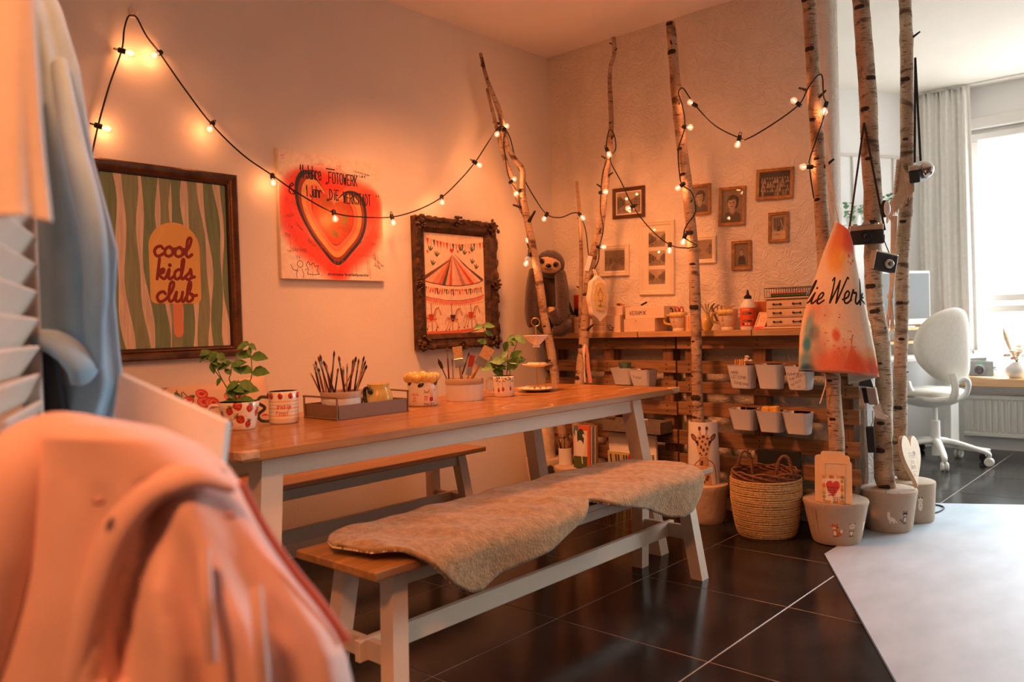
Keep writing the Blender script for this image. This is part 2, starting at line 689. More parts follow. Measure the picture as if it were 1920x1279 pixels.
FONT_C = {'c': ([[(3.2, 3.2), (2.4, 4), (1, 3.5), (.3, 2), (1, .3), (2.2, .1), (4, 1.4)]], 3.7),
      'o': ([[(2, 4), (.6, 3), (.5, 1), (1.8, .1), (3.2, 1), (3.1, 3), (2, 4), (2.8, 3.1), (4.2, 3.2)]], 3.8),
      'l': ([[(0, 1.2), (1.8, 4.4), (2.3, 7.2), (1.6, 8), (.9, 6.5), (.9, 1.5), (1.7, .1), (3.1, 1.2)]], 2.9),
      'k': ([[(.7, 8), (.6, 4), (.5, 0)], [(.5, 1.6), (1.6, 3.6), (2.6, 3.9), (2.4, 2.6), (.8, 2), (2, .7), (3, .1), (4, 1)]], 3.8),
      'i': ([[(0, 1), (.8, 3.9), (.8, 1), (1.5, .1), (2.8, 1.3)], [(.9, 5.6)]], 2.6),
      'd': ([[(3.2, 3.3), (1.8, 4), (.5, 2.8), (.6, .7), (1.6, .1), (2.8, 1.4), (3.4, 5), (3.4, 8), (2.8, 7.4), (2.9, 2), (3.5, .2), (4.7, 1.2)]], 4.4),
      's': ([[(0, 1), (1.5, 2.8), (1.9, 4.2), (2.3, 2.6), (2.5, 1), (1.4, 0), (.5, .5)], [(2.3, .6), (3.7, 1.2)]], 3.4),
      'u': ([[(0, 1.3), (.7, 3.9), (.6, 1), (1.4, .1), (2.7, 1.3), (3, 3.9), (2.9, 1), (3.5, .1), (4.4, 1.2)]], 4.2),
      'b': ([[(0, 1.2), (1.6, 5), (1.6, 7.8), (.9, 7.6), (.6, 4), (.7, .8), (1.6, .1), (2.8, 1), (2.8, 2.8), (1.9, 3.3), (2.8, 2.4), (4.3, 2.7)]], 4.0),
      'e': ([[(0, 1.2), (1.8, 2), (2.4, 3.4), (1.6, 4), (.6, 2.8), (.8, .6), (1.8, .1), (3.4, 1.3)]], 3.1),
      'r': ([[(0, 1.2), (.9, 4.5), (1.2, 3.5), (2.3, 3.6), (2, 1), (2.6, .1), (3.6, 1.2)]], 3.4),
      'W': ([[(0, 7.2), (.8, 8), (1.1, 5), (1.2, 0)], [(1.2, 0), (3.2, 6), (3.6, 7.2)], [(3.6, 7.2), (3.5, 4), (3.6, 0)], [(3.6, 0), (5.4, 5), (7, 8.2), (7.6, 8)]], 6.0),
      't': ([[(0, 1), (1.7, 6.6), (1.4, 1), (2, .1), (3.2, 1.2)], [(.4, 4.6), (2.8, 4.8)]], 2.9),
      'a': ([[(3, 3.4), (1.8, 4), (.5, 2.8), (.6, .7), (1.6, .1), (2.8, 1.6), (3, 3.9), (3, 1), (3.6, .1), (4.6, 1.2)]], 4.3)}


def glyph(ch, font):
 if font == 'C' and ch in FONT_C:
  return FONT_C[ch]
 out = []
 for t in FONT_P.get(ch, "0444").split():
  out.append([('0123456789'.find(t[i]) if t[i].isdigit() else -(ord(t[i]) - 96), '0123456789'.find(t[i + 1]) if t[i + 1].isdigit() else -(ord(t[i + 1]) - 96)) for i in range(0, len(t) - 1, 2)])
 return out, (4 if ch not in 'Iil.!1,' else 2.6)


def heart(x, y, w, h, n=40):
 """outline of a heart, its notch up, centred on x, top of the lobes at y"""
 P = []
 for k in range(n):
  t = 2 * PI * k / n
  P.append((x + w / 2 * math.sin(t) ** 3, y + h * (0.42 - (13 * math.cos(t) - 5 * math.cos(2 * t) - 2 * math.cos(3 * t) - math.cos(4 * t)) / 29.0)))
 return P
# ------------------------------------------------------------------ shared materials
WX, WY, HC = 4.07, 3.27, 2.77            # craft corner: back wall, long wall, ceiling height
m_white_paint = M('white_paint', S(236, 216, 190), 0.45, 0.05, 6, 0.05, 90)
m_wall = M('wall_paint', S(236, 226, 208), 0.75, 0.04, 3, 0.12, 120)
m_ceiling = M('ceiling_paint', S(238, 232, 222), 0.85, 0.03, 3)
m_office_wall = M('office_wall_paint', S(242, 240, 238), 0.8, 0.03, 3)
m_black = M('black_plastic', S(22, 19, 18), 0.45, 0.2, 20)
m_dark = M('dark_metal', S(40, 36, 34), 0.4, 0.2, 20, metal=0.3)
m_white = M('white_plastic', S(236, 234, 228), 0.35, 0.03, 10)
m_paper = M('paper', S(240, 236, 226), 0.8, 0.04, 30)
m_ceramic = M('glazed_ceramic', S(240, 232, 214), 0.18, 0.04, 12, coat=0.4)
m_gold = M('brass', S(214, 160, 84), 0.28, 0.1, 20, metal=0.9)
m_green = M('mint_leaf', S(92, 140, 62), 0.5, 0.35, 60, 0.2, 150)
m_stem = M('mint_stem', S(96, 112, 52), 0.6, 0.2, 40)
m_birch_end = M('cut_wood', S(190, 150, 104), 0.8, 0.2, 40)


def plaster(name, col):
 """trowelled wall plaster: long shallow wrinkles"""
 m, nt, p = _nodes(name)
 N, L = nt.nodes.new, nt.links.new
 tc = N('ShaderNodeTexCoord')
 a, b = N('ShaderNodeTexNoise'), N('ShaderNodeTexNoise')
 a.inputs['Scale'].default_value, a.inputs['Detail'].default_value, a.inputs['Distortion'].default_value = 11, 6, 1.6
 b.inputs['Scale'].default_value, b.inputs['Detail'].default_value = 70, 4
 L(tc.outputs['Object'], a.inputs['Vector'])
 L(tc.outputs['Object'], b.inputs['Vector'])
 md = N('ShaderNodeMath')
 md.operation = 'PINGPONG'
 md.inputs[1].default_value = 0.09
 L(a.outputs[0], md.inputs[0])
 ad = N('ShaderNodeMath')
 ad.operation = 'MULTIPLY_ADD'
 ad.inputs[1].default_value = 0.06
 L(b.outputs[0], ad.inputs[0])
 L(md.outputs[0], ad.inputs[2])
 bp = N('ShaderNodeBump')
 bp.inputs['Strength'].default_value = 0.8
 bp.inputs['Distance'].default_value = 0.05
 L(ad.outputs[0], bp.inputs['Height'])
 L(bp.outputs[0], p.inputs['Normal'])
 p.inputs['Base Color'].default_value = (*col, 1)
 p.inputs['Roughness'].default_value = 0.8
 return m


m_plaster = plaster('trowelled_plaster', S(236, 226, 208))
m_plaster_grey = plaster('trowelled_plaster_grey', S(198, 194, 188))


def struct(name, mb, mat, **k):
 return mb.build(name, mat, kind='structure', **k)


# floor: dark polished tiles 60 x 60 on a grout bed
m_grout = M('grout', S(172, 156, 136), 0.9, 0.2, 30)
m_tile, _nt, _p = _nodes('slate_tile')
_N, _L = _nt.nodes.new, _nt.links.new
_tc, _n1, _n2 = _N('ShaderNodeTexCoord'), _N('ShaderNodeTexNoise'), _N('ShaderNodeTexNoise')
_n1.inputs['Scale'].default_value, _n1.inputs['Detail'].default_value, _n1.inputs['Distortion'].default_value = 3.5, 8, 0.8
_n2.inputs['Scale'].default_value, _n2.inputs['Detail'].default_value = 30, 6
_oi = _N('ShaderNodeObjectInfo')
_ad = _N('ShaderNodeVectorMath')
_ad.operation = 'ADD'
_L(_tc.outputs['Object'], _ad.inputs[0])
_L(_oi.outputs['Location'], _ad.inputs[1])
_L(_ad.outputs[0], _n1.inputs['Vector'])
_L(_ad.outputs[0], _n2.inputs['Vector'])
_rp = _N('ShaderNodeValToRGB')
_rp.color_ramp.elements[0].position, _rp.color_ramp.elements[1].position = 0.3, 0.75
_rp.color_ramp.elements[0].color = (*S(20, 19, 20), 1)
_rp.color_ramp.elements[1].color = (*S(46, 44, 44), 1)
_L(_n1.outputs[0], _rp.inputs[0])
_L(_rp.outputs[0], _p.inputs['Base Color'])
_mr = _N('ShaderNodeMapRange')
_mr.inputs['To Min'].default_value, _mr.inputs['To Max'].default_value = 0.10, 0.24
_L(_n2.outputs[0], _mr.inputs[0])
_L(_mr.outputs[0], _p.inputs['Roughness'])
_p.inputs['Specular IOR Level'].default_value = 0.3
floor = struct('floor', MB().box((-2.0, -3.1, -0.12), (7.25, 3.4, -0.0009)), m_grout, smooth=0)
_tile = MB().box((0.002, 0.002, -0.01), (0.599, 0.599, 0.0), ch=0.0008).build('tile', m_tile, floor, smooth=0)
_tile.location = (2.220, 1.2135, 0)
for _i in range(-7, 9):
 for _j in range(-7, 4):
  if (_i, _j) != (0, 0) and -2.0 < 2.220 + 0.601 * _i < 6.7 and -3.1 < 1.2135 + 0.601 * _j < 3.2:
   _t = _tile.copy()
   COL.objects.link(_t)
   _t.parent = floor
   _t.location = (2.220 + 0.601 * _i, 1.2135 + 0.601 * _j, 0)

struct('wall_left', MB().box((-2.0, WY, 0), (WX + 0.12, WY + 0.12, HC)), m_wall, smooth=0)
WE = 1.475                                # free end of the back wall


def _wallback():
 mb = MB()
 n = 24
 prof = [(WX, WY), (WX, WE + 0.03), (WX + 0.01, WE + 0.01), (WX + 0.03, WE), (WX + 0.12, WE), (WX + 0.12, WY)]
 mb.prism(prof, HC, (0, 0, 0), (1, 0, 0), (0, 1, 0))
 return mb


struct('wall_back', _wallback(), m_plaster, smooth=40)
# low plastered stub wall behind the trunks
struct('wall_stub', MB().box((WX + 0.125, 1.375, 0), (4.62, 1.50, 0.86), ch=0.012), m_plaster_grey, smooth=30)
struct('ceiling', MB().box((-2.0, -3.1, HC), (7.25, 3.4, HC + 0.1)), m_ceiling, smooth=0)
# diagonal wall of the office with its battens
OC, OD = np.array([7.0, 1.755, 0]), nrm((-0.868, 0.496, 0))
ON = np.array([-0.496, -0.868, 0])       # into the room
_e = OC + OD * 3.4
struct('wall_inner', MB().hexa([OC, _e, _e - ON * 0.1, OC - ON * 0.1], [OC + (0, 0, HC), _e + (0, 0, HC), _e - ON * 0.1 + (0, 0, HC), OC - ON * 0.1 + (0, 0, HC)]), m_office_wall, smooth=0)
_q = [PN(x, y, OC, ON) for x, y in ((1571, 283), (1740, 304))]
_tz = (_q[0][2] + _q[1][2]) / 2
_a, _b = OC + OD * 0.05, OC + OD * 2.6
m_batten = M('batten_paint', S(214, 206, 198), 0.6, 0.04, 8)
struct('trim_1', MB().bar(_a + ON * 0.006 + (0, 0, _tz), _b + ON * 0.006 + (0, 0, _tz), 0.012, 0.022), m_batten, smooth=0)
for _k, _px in enumerate((1598, 1674)):
 _c = PN(_px, 330, OC, ON)
 struct('trim_%d' % (_k + 2), MB().bar((_c[0] + ON[0] * 0.005, _c[1] + ON[1] * 0.005, 0.9), (_c[0] + ON[0] * 0.005, _c[1] + ON[1] * 0.005, _tz - 0.012), 0.012, 0.01, up=OD), m_batten, smooth=0)
# window wall
WY0, WY1, WZ0, WZ1 = -1.5, 1.50, 0.53, 2.45


def _winwall():
 mb = MB()
 X0, X1 = 7.0, 7.2
 mb.box((X0, -3.1, 0), (X1, 1.9, WZ0))
 mb.box((X0, -3.1, WZ1), (X1, 1.9, HC))
 mb.box((X0, WY1, WZ0), (X1, 1.9, WZ1))
 mb.box((X0, -3.1, WZ0), (X1, WY0, WZ1))
 return mb


struct('wall_window', _winwall(), m_office_wall, smooth=0)
# frosted glass
m_glass, _nt, _p = _nodes('frosted_glass')
_N, _L = _nt.nodes.new, _nt.links.new
_tr, _mx, _nz = _N('ShaderNodeBsdfTransparent'), _N('ShaderNodeMixShader'), _N('ShaderNodeTexNoise')
_nz.inputs['Scale'].default_value = 60
_rp = _N('ShaderNodeValToRGB')
_rp.color_ramp.elements[0].color, _rp.color_ramp.elements[1].color = (0.86, 0.86, 0.86, 1), (0.97, 0.97, 0.97, 1)
_L(_nz.outputs[0], _rp.inputs[0])
_L(_rp.outputs[0], _tr.inputs[0])
_p.inputs['Roughness'].default_value = 0.25
_p.inputs['Base Color'].default_value = (0.9, 0.92, 0.92, 1)
_mx.inputs[0].default_value = 0.10
_L(_tr.outputs[0], _mx.inputs[1])
_L(_p.outputs[0], _mx.inputs[2])
_L(_mx.outputs[0], _nt.nodes['Material Output'].inputs[0])
m_sash = M('window_plastic', S(238, 234, 228), 0.3, 0.02, 10)


def sash(mb, y0, y1, z0, z1, w, x0=7.03, x1=7.09):
 mb.box((x0, y0, z0), (x1, y1, z0 + w), ch=0.006)
 mb.box((x0, y0, z1 - w), (x1, y1, z1), ch=0.006)
 mb.box((x0, y0, z0 + w), (x1, y0 + w, z1 - w), ch=0.006)
 mb.box((x0, y1 - w, z0 + w), (x1, y1, z1 - w), ch=0.006)


for _k, (_y0, _y1) in enumerate(((0.02, WY1), (WY0, -0.02))):
 _mb = MB()
 sash(_mb, _y0, _y1, WZ0, WZ1, 0.04, 7.04, 7.12)
 _w = struct('window_%d' % (_k + 1), _mb, m_sash, smooth=20)
 for (_z0, _z1) in ((1.13, WZ1 - 0.03), (WZ0 + 0.02, 1.10)):
  _mb = MB()
  sash(_mb, _y0 + 0.03, _y1 - 0.012, _z0, _z1, 0.055, 7.01, 7.08)
  _fr = _mb.build('sash_frame', m_sash, _w, smooth=20)
  MB().box((7.04, _y0 + 0.08, _z0 + 0.05), (7.05, _y1 - 0.06, _z1 - 0.05)).build('pane', m_glass, _fr, smooth=0)
 MB().box((6.985, _y0 - 0.02, WZ1), (7.0, _y1 + 0.02, WZ1 + 0.09), ch=0.02).build('blind_box', m_sash, _w, smooth=30)
# unseen sides of the rooms, with an added daylight blocker
m_dim_wall = M('darkened_wall_paint', S(150, 128, 108), 0.8, 0.05, 3)  # tone darkened to cut daylight bouncing off the unseen walls
struct('wall_front', MB().box((-2.1, -3.1, 0), (-2.0, 3.4, HC)), m_dim_wall, smooth=0)
struct('wall_daylight_block', MB().box((-2.0, -0.75, 0), (3.3, -0.65, HC)), m_dim_wall, smooth=0)  # added out of view to keep window daylight off the picture wall


struct('wall_right', MB().box((-2.0, -2.8, 0), (7.2, -2.7, HC)), m_office_wall, smooth=0)
# ------------------------------------------------------------------ dining table
m_top = WOOD('oak_top', S(206, 142, 84), S(166, 100, 50), 0, 2.2, 0.32, 0.35, 0.06)
m_slat = WOOD('pallet_wood', S(158, 120, 80), S(106, 76, 46), 1, 3.2, 0.75, 0, 0.4)
m_strut = WOOD('pallet_wood_upright', S(152, 114, 76), S(104, 74, 46), 2, 3.2, 0.75, 0, 0.4)
m_shelfw = WOOD('shelf_wood', S(206, 168, 120), S(176, 136, 90), 1, 3.0, 0.6, 0, 0.2)
m_pine = WOOD('pine', S(226, 180, 124), S(200, 148, 92), 1, 3.0, 0.5)
m_tape = M('clear_tape', S(206, 170, 132), 0.15, 0.25, 60)
TX0, TX1, TY0, TY1, TZ = 1.06, 3.24, 1.89, 2.662, 0.75

# paint marks on the worn top, in metres from its near corner
_cv = Cv(2.18, 0.772, 420)
g = np.random.default_rng(5)
for _k in range(150):
 _x, _y = g.uniform(0.55, 2.1), g.uniform(0.05, 0.72)
 _c = [(226, 220, 200), (70, 84, 60), (176, 44, 30), (60, 70, 84), (120, 60, 40), (236, 226, 200)][g.integers(0, 6)]
 _cv.ell(_x, _y, g.uniform(0.004, 0.03), g.uniform(0.002, 0.008), _c, g.uniform(0.45, 0.9), 0.3, g.uniform(-0.4, 0.4))
for _k in range(26):
 _x, _y = g.uniform(0.7, 2.0), g.uniform(0.45, 0.74)
 _cv.line([(_x, _y), (_x + g.uniform(0.03, 0.16), _y + g.uniform(-0.03, 0.03))], g.uniform(0.003, 0.012), [(80, 88, 66), (186, 60, 40), (226, 214, 190), (84, 92, 104)][g.integers(0, 4)], g.uniform(0.4, 0.75), soft=0.004)
_p = PZ(990, 762, TZ)
_cv.line([(_p[0] - TX0 + 0.105 * math.cos(a), 0.772 - (_p[1] - TY0) + 0.085 * math.sin(a)) for a in np.linspace(0, 2 * PI, 40)], 0.005, (238, 226, 200), 0.85)
_cv.line([(0.10, 0.66), (0.17, 0.63)], 0.012, (226, 190, 150), 0.5, soft=0.006)
_cv.line([(0.02, 0.56), (0.10, 0.545)], 0.004, (200, 60, 50), 0.6)
m_topprint = IMG('painted_oak_top', _cv, rough=0.34, coat=0.3)
_nt = m_topprint.node_tree
_mixn = [n for n in _nt.nodes if n.bl_idname == 'ShaderNodeMix'][0]
_src = m_top.node_tree
# wood grain as the ground under the paint marks
_tc = _nt.nodes.new('ShaderNodeTexCoord')
_mp = _nt.nodes.new('ShaderNodeMapping')
_mp.inputs['Scale'].default_value = (0.9, 14, 14)
_nz = _nt.nodes.new('ShaderNodeTexNoise')
_nz.inputs['Scale'].default_value, _nz.inputs['Detail'].default_value, _nz.inputs['Distortion'].default_value = 2.2, 6, 0.6
_rp = _nt.nodes.new('ShaderNodeValToRGB')
_rp.color_ramp.elements[0].position, _rp.color_ramp.elements[1].position = 0.32, 0.7
_rp.color_ramp.elements[0].color, _rp.color_ramp.elements[1].color = (*S(144, 94, 42), 1), (*S(186, 132, 68), 1)
_nt.links.new(_tc.outputs['Object'], _mp.inputs[0])
_nt.links.new(_mp.outputs[0], _nz.inputs['Vector'])
_nt.links.new(_nz.outputs[0], _rp.inputs[0])
_nt.links.new(_rp.outputs[0], _mixn.inputs['A'])

table = thing('dining_table', 'long wooden table with oiled plank top, paint stains and white splayed legs', 'table', (2.15, 2.276, 0))
_n = 4
_w = (TY1 - TY0) / _n
for _k in range(_n):
 _y0, _y1 = TY0 + _w * _k + 0.0008, TY0 + _w * (_k + 1) - 0.0008
 mb = MB().box((TX0, _y0, TZ - 0.027), (TX1, _y1, TZ), ch=0.0025)
 # print coordinates follow the whole top
 mb.uv = [[((mb.v[i][0] - TX0) / (TX1 - TX0), (mb.v[i][1] - TY0) / (TY1 - TY0)) for i in f] for f in mb.f]
 mb.build('plank', m_topprint, table, smooth=20)
for (_p, _q) in (((1.18, 1.965), (2.96, 1.965)), ((1.18, 2.585), (2.96, 2.585)), ((1.20, 1.96), (1.20, 2.59)), ((2.95, 1.96), (2.95, 2.59))):
 MB().bar((*_p, 0.692), (*_q, 0.692), 0.022, 0.062, ch=0.002).build('apron', m_white_paint, table, smooth=20)
for sx in (0, 1):
 for sy in (0, 1):
  w = 0.066
  tx, fx = ((1.15, 1.085), (2.94, 3.104))[sx]
  ty, fy = ((1.945, 1.919), (2.545, 2.571))[sy]
  top = [(tx, ty, 0.7225), (tx + w, ty, 0.7225), (tx + w, ty + w, 0.7225), (tx, ty + w, 0.7225)]
  bot = [(fx, fy, 0.0), (fx + w, fy, 0.0), (fx + w, fy + w, 0.0), (fx, fy + w, 0.0)]
  MB().hexa(bot, top).build('leg', m_white_paint, table, smooth=0)
for (x, y, sx) in ((TX0, TY0, 1), (TX1, TY0, -1)):
 mb = MB()
 mb.box((min(x, x + sx * 0.05) , y - 0.004, TZ - 0.02), (max(x, x + sx * 0.05), y + 0.03, TZ + 0.003), ch=0.003)
 mb.box((x - 0.004, y - 0.004, TZ - 0.02), (x + 0.004, y + 0.035, TZ + 0.003), ch=0.002)
 tag(mb.build('corner_guard', m_tape, table, smooth=20), 'clear plastic corner guard')


# ------------------------------------------------------------------ benches
m_bench = WOOD('bench_seat_wood', S(174, 130, 74), S(136, 94, 48), 0, 2.4, 0.4, 0.2, 0.08)


def bench(x0, y0, label):
 x1, y1, z = x0 + 1.757, y0 + 0.35, 0.45
 t = thing('bench', label, 'bench', ((x0 + x1) / 2, (y0 + y1) / 2, 0), None)
 ym = (y0 + y1) / 2
 MB().box((x0, y0, z - 0.024), (x1, ym - 0.0007, z), ch=0.003).build('seat_plank', m_bench, t, smooth=20)
 MB().box((x0, ym + 0.0007, z - 0.024), (x1, y1, z), ch=0.003).build('seat_plank', m_bench, t, smooth=20)
 for sx in (0, 1):
  for sy in (0, 1):
   w = 0.052
   tx, fx = ((x0 + 0.098, x0 + 0.05), (x1 - 0.098 - w, x1 - 0.05 - w))[sx]
   ty, fy = ((y0 + 0.052, y0 + 0.006), (y1 - 0.052 - w, y1 - 0.006 - w))[sy]
   MB().hexa([(fx, fy, 0), (fx + w, fy, 0), (fx + w, fy + w, 0), (fx, fy + w, 0)],
                      [(tx, ty, z - 0.025), (tx + w, ty, z - 0.025), (tx + w, ty + w, z - 0.025), (tx, ty + w, z - 0.025)]).build('leg', m_white_paint, t, smooth=0)
 for yy in (y0 + 0.072, y1 - 0.072):
  MB().bar((x0 + 0.14, yy, z - 0.053), (x1 - 0.14, yy, z - 0.053), 0.018, 0.055, ch=0.002).build('apron', m_white_paint, t, smooth=20)
 for xx in (x0 + 0.124, x1 - 0.124):
  MB().bar((xx, y0 + 0.07, z - 0.053), (xx, y1 - 0.07, z - 0.053), 0.018, 0.055, ch=0.002).build('apron', m_white_paint, t, smooth=20)
 for xx in (x0 + 0.098, x1 - 0.098):
  MB().bar((xx, y0 + 0.035, 0.19), (xx, y1 - 0.035, 0.19), 0.022, 0.056, ch=0.002).build('cross_rail', m_white_paint, t, smooth=20)
 MB().bar((x0 + 0.06, ym - 0.01, 0.191), (x1 - 0.06, ym - 0.01, 0.191), 0.022, 0.06, ch=0.002).build('long_rail', m_white_paint, t, smooth=20)
 return t


bench(1.244, 1.597, 'white bench with wooden seat covered by the sheepskin throw')
bench(1.16, 2.81, 'white bench with bare wooden seat between the table and the picture wall')

# ------------------------------------------------------------------ sheepskin throw on the front bench
m_hide = M('wool_ground', S(174, 144, 98), 0.95, 0.3, 40, 0.6, 120, sheen=0.3)
m_wool = M('wool_tips', S(226, 204, 158), 0.95, 0.35, 25, sheen=0.4)
_dx = [1.28, 1.30, 1.335, 1.36, 1.405, 1.46, 1.53, 1.58, 1.65, 1.74, 1.86, 2.0, 2.09, 2.13, 2.23, 2.33, 2.43, 2.57, 2.66, 2.72, 2.79, 2.84, 2.87, 2.89]
_dz = [0, 0, 0, 0.0, .04, .095, .137, .143, .115, .106, .095, .057, .02, .004, .033, .055, .08, .137, .153, .14, .086, .02, 0, 0]
_fy = [1.80, 1.68, 1.63, 1.597] + [1.597] * 18 + [1.66, 1.74]
_by = [1.82, 1.87, 1.91, 1.925, 1.93, 1.935, 1.937, 1.937, 1.937, 1.937, 1.938, 1.941, 1.945, 1.946, 1.947, 1.947, 1.947, 1.945, 1.935, 1.915, 1.885, 1.85, 1.80, 1.76]


def _skin(u, v):
 x = 1.28 + 1.61 * u
 z0 = 0.451 + 0.017
 yb, yf, dz = np.interp(x, _dx, _by), np.interp(x, _dx, _fy), np.interp(x, _dx, _dz)
 L = (yb - yf) + dz
 s = v * L
 wob = 0.004 * math.sin(x * 19 + s * 9) + 0.003 * math.sin(x * 41 - s * 23)
 y = yb - s
 ridge = 0.012 * math.exp(-((x - 2.02) / 0.05) ** 2) * max(0, 1 - abs(v - 0.75) * 4) + 0.01 * math.exp(-((x - 1.34) / 0.03) ** 2) * (v > 0.6)
 if y >= yf or dz <= 0:
  r = 0.0
  k = max(0.0, 1 - (y - yf) / 0.03) if dz > 0.01 else 0
  return (x, y, z0 + wob * 0.7 + ridge - 0.004 * k)
 d = yf - y
 out = 0.020 + 0.010 * math.sin(x * 14 + 1) * min(1, d / 0.08) + 0.02 * min(1, d / 0.03)
 return (x, yf - out * min(1, d / 0.02), z0 - 0.004 - max(0, d - 0.006))


t = thing('sheepskin_throw', 'curly beige sheepskin throw draped over the seat of the bench', 'throw', (2.08, 1.77, 0.452))
mb = MB().grid(_skin, 150, 46)
hide = mb.build('hide', m_hide, t, smooth=80)
so = hide.modifiers.new('thick', 'SOLIDIFY')
so.thickness = 0.014
so.offset = -1 if False else 1
_V = np.array(mb.v).reshape(47, 151, 3)
wool = MB()
_N = 24000
_uu, _vv = rng.random(_N) * 149.99, rng.random(_N) ** 0.8 * 45.99
_i, _j = _uu.astype(int), _vv.astype(int)
_a, _b, _c = _V[_j, _i], _V[_j, _i + 1], _V[_j + 1, _i]
_fu, _fv = (_uu - _i)[:, None], (_vv - _j)[:, None]
_pt = _a + (_b - _a) * _fu + (_c - _a) * _fv
_nn = np.cross(_c - _a, _b - _a)
_nn = _nn / (np.linalg.norm(_nn, axis=1)[:, None] + 1e-9)
_nn = np.where((_nn[:, 2:] < -0.2), -_nn, _nn)
_nn = np.where((np.abs(_nn[:, 2:]) < 0.5) & (_nn[:, 1:2] > 0), -_nn, _nn)
_t1 = np.cross(_nn, rng.normal(size=(_N, 3)))
_t1 /= np.linalg.norm(_t1, axis=1)[:, None]
_t2 = np.cross(_nn, _t1)
_r1 = rng.uniform(0.0028, 0.005, _N)[:, None]
_ct = _pt + _nn * (_r1 * .55)
_o6 = np.stack([_ct + _t1 * _r1 * 1.25, _ct + _t2 * _r1 * .8, _ct - _t1 * _r1 * 1.25, _ct - _t2 * _r1 * .8, _ct + _nn * _r1 * 1.1, _ct - _nn * _r1], 1)
wool.v = [tuple(p) for p in _o6.reshape(-1, 3)]
for k in range(_N):
 o = 6 * k
 for q in range(4):
  wool.f.append((o + q, o + (q + 1) % 4, o + 4))
wool.m = [0] * len(wool.f)
wool.uv = [[(0, 0)] * 3] * len(wool.f)
wool.build('wool', m_wool, t, smooth=180, kind='stuff')

# ------------------------------------------------------------------ floor mat
MU, MV = np.array([0.873, 0.487]), np.array([0.487, -0.873])
_far = 4.835


def _mp(u, v):
 return MU * u + MV * v


_P = [_mp(1.0, 0.545), _mp(3.9 - 0.11, 0.545)]
_k = (1.355 - _P[1][1])
_P[1] = _mp(0, 0.545) + MU * ((1.355 - 0.545 * MV[1]) / MU[1])
_P.append(_mp(_far, 0) + MV * ((1.355 - _far * MU[1]) / MV[1]))
_P.append(_mp(_far, 2.6))
_P.append(_mp(1.0, 2.6))
m_mat = M('vinyl_mat', S(172, 186, 197), 0.55, 0.14, 3.5, 0.03, 120, stretch=(1, 2.2, 1), detail=7)
tag(MB().prism([tuple(p) for p in _P][::-1], 0.003, (0, 0, 0), (1, 0, 0), (0, 1, 0)).build('floor_mat', m_mat, smooth=0, origin=(3.2, 0.6, 0)),
 'large smooth pale grey floor mat on the dark tiles', 'mat')
m_matedge = M('mat_edge', S(30, 28, 28), 0.6)
_o = bpy.data.objects['floor_mat']
MB().bar((*(_mp(1.0, 0.542)), 0.0016), (*_P[1] - MV * 0.003, 0.0016), 0.005, 0.0034).build('mat_edging', m_matedge, _o, smooth=0)

# ------------------------------------------------------------------ pallets against the back wall, shelf boards on top
PXF = 3.95


def pallet(y0, y1, rows, struts, label):
 t = thing('wooden_pallet', label, 'pallet', (PXF + 0.05, (y0 + y1) / 2, 0.12), 'pallets along the plaster wall')
 for (z0, z1, dy) in rows:
  MB().box((PXF - 0.0, y0 + dy, z0), (PXF + 0.02, y1 - dy, z1), ch=0.002).build('slat', m_slat, t, smooth=20)
 for (ys, ye) in struts:
  MB().box((PXF + 0.0205, ys, 0.02), (PXF + 0.098, ye, 0.965), ch=0.002).build('upright', m_strut, t, smooth=20)
  nb = MB()
  for (z0, z1, dy) in rows:
   for q in (0.3, 0.7):
    nb.lathe([(0.005, 0), (0.004, 0.0015)], (PXF, (ys + ye) / 2, z0 + (z1 - z0) * q), 6, R=RYm(-PI / 2))
  nb.build('nail_heads', m_dark, t, smooth=0, kind='stuff')
 return t


_rows = [(0.898, 0.965, 0), (0.763, 0.832, 0), (0.655, 0.717, 0), (0.53, 0.604, 0), (0.366, 0.445, 0), (0.237, 0.314, 0), (0.10, 0.18, 0)]
pallet(1.328, 2.308, _rows, ((1.36, 1.42), (1.80, 1.87), (2.20, 2.27)), 'pallet of weathered boards carrying six of the white pots')
_rows2 = [(z0 + 0.004 * ((k % 3) - 1), z1 + 0.004 * ((k % 3) - 1), 0.0) for k, (z0, z1, d) in enumerate(_rows)]
_rows2[0] = _rows[0]
pallet(2.318, 3.262, _rows2, ((2.345, 2.41), (2.75, 2.82), (3.17, 3.24)), 'pallet of weathered boards behind the far end of the table')
SZ = 0.998
for (_y0, _y1, _xo, _lab) in ((2.532, 3.262, 3.895, 'shelf board under the plush sloth and striped tins'), (2.042, 2.528, 3.90, 'shelf board under the scissors mug and lettered box'),
                             (1.832, 2.038, 3.875, 'shelf board under the glue bottle'), (1.334, 1.828, 3.878, 'shelf board under the small white chest of drawers')):
 tag(MB().box((_xo, _y0, 0.9665), (WX - 0.004, _y1, SZ), ch=0.002).build('shelf_board', m_shelfw, smooth=20, origin=(_xo, _y0, 0.98)), _lab, 'shelf')
# ------------------------------------------------------------------ birch trunks cast in concrete feet
m_bark, _nt, _p = _nodes('birch_bark')
_N, _L = _nt.nodes.new, _nt.links.new
_tc = _N('ShaderNodeTexCoord')


def _nz(sc_, st, det=4, dist=0.0):
 mp = _N('ShaderNodeMapping')
 mp.inputs['Scale'].default_value = st
 _L(_tc.outputs['Object'], mp.inputs[0])
 n = _N('ShaderNodeTexNoise')
 n.inputs['Scale'].default_value = sc_
 n.inputs['Detail'].default_value = det
 n.inputs['Distortion'].default_value = dist
 _L(mp.outputs[0], n.inputs['Vector'])
 return n


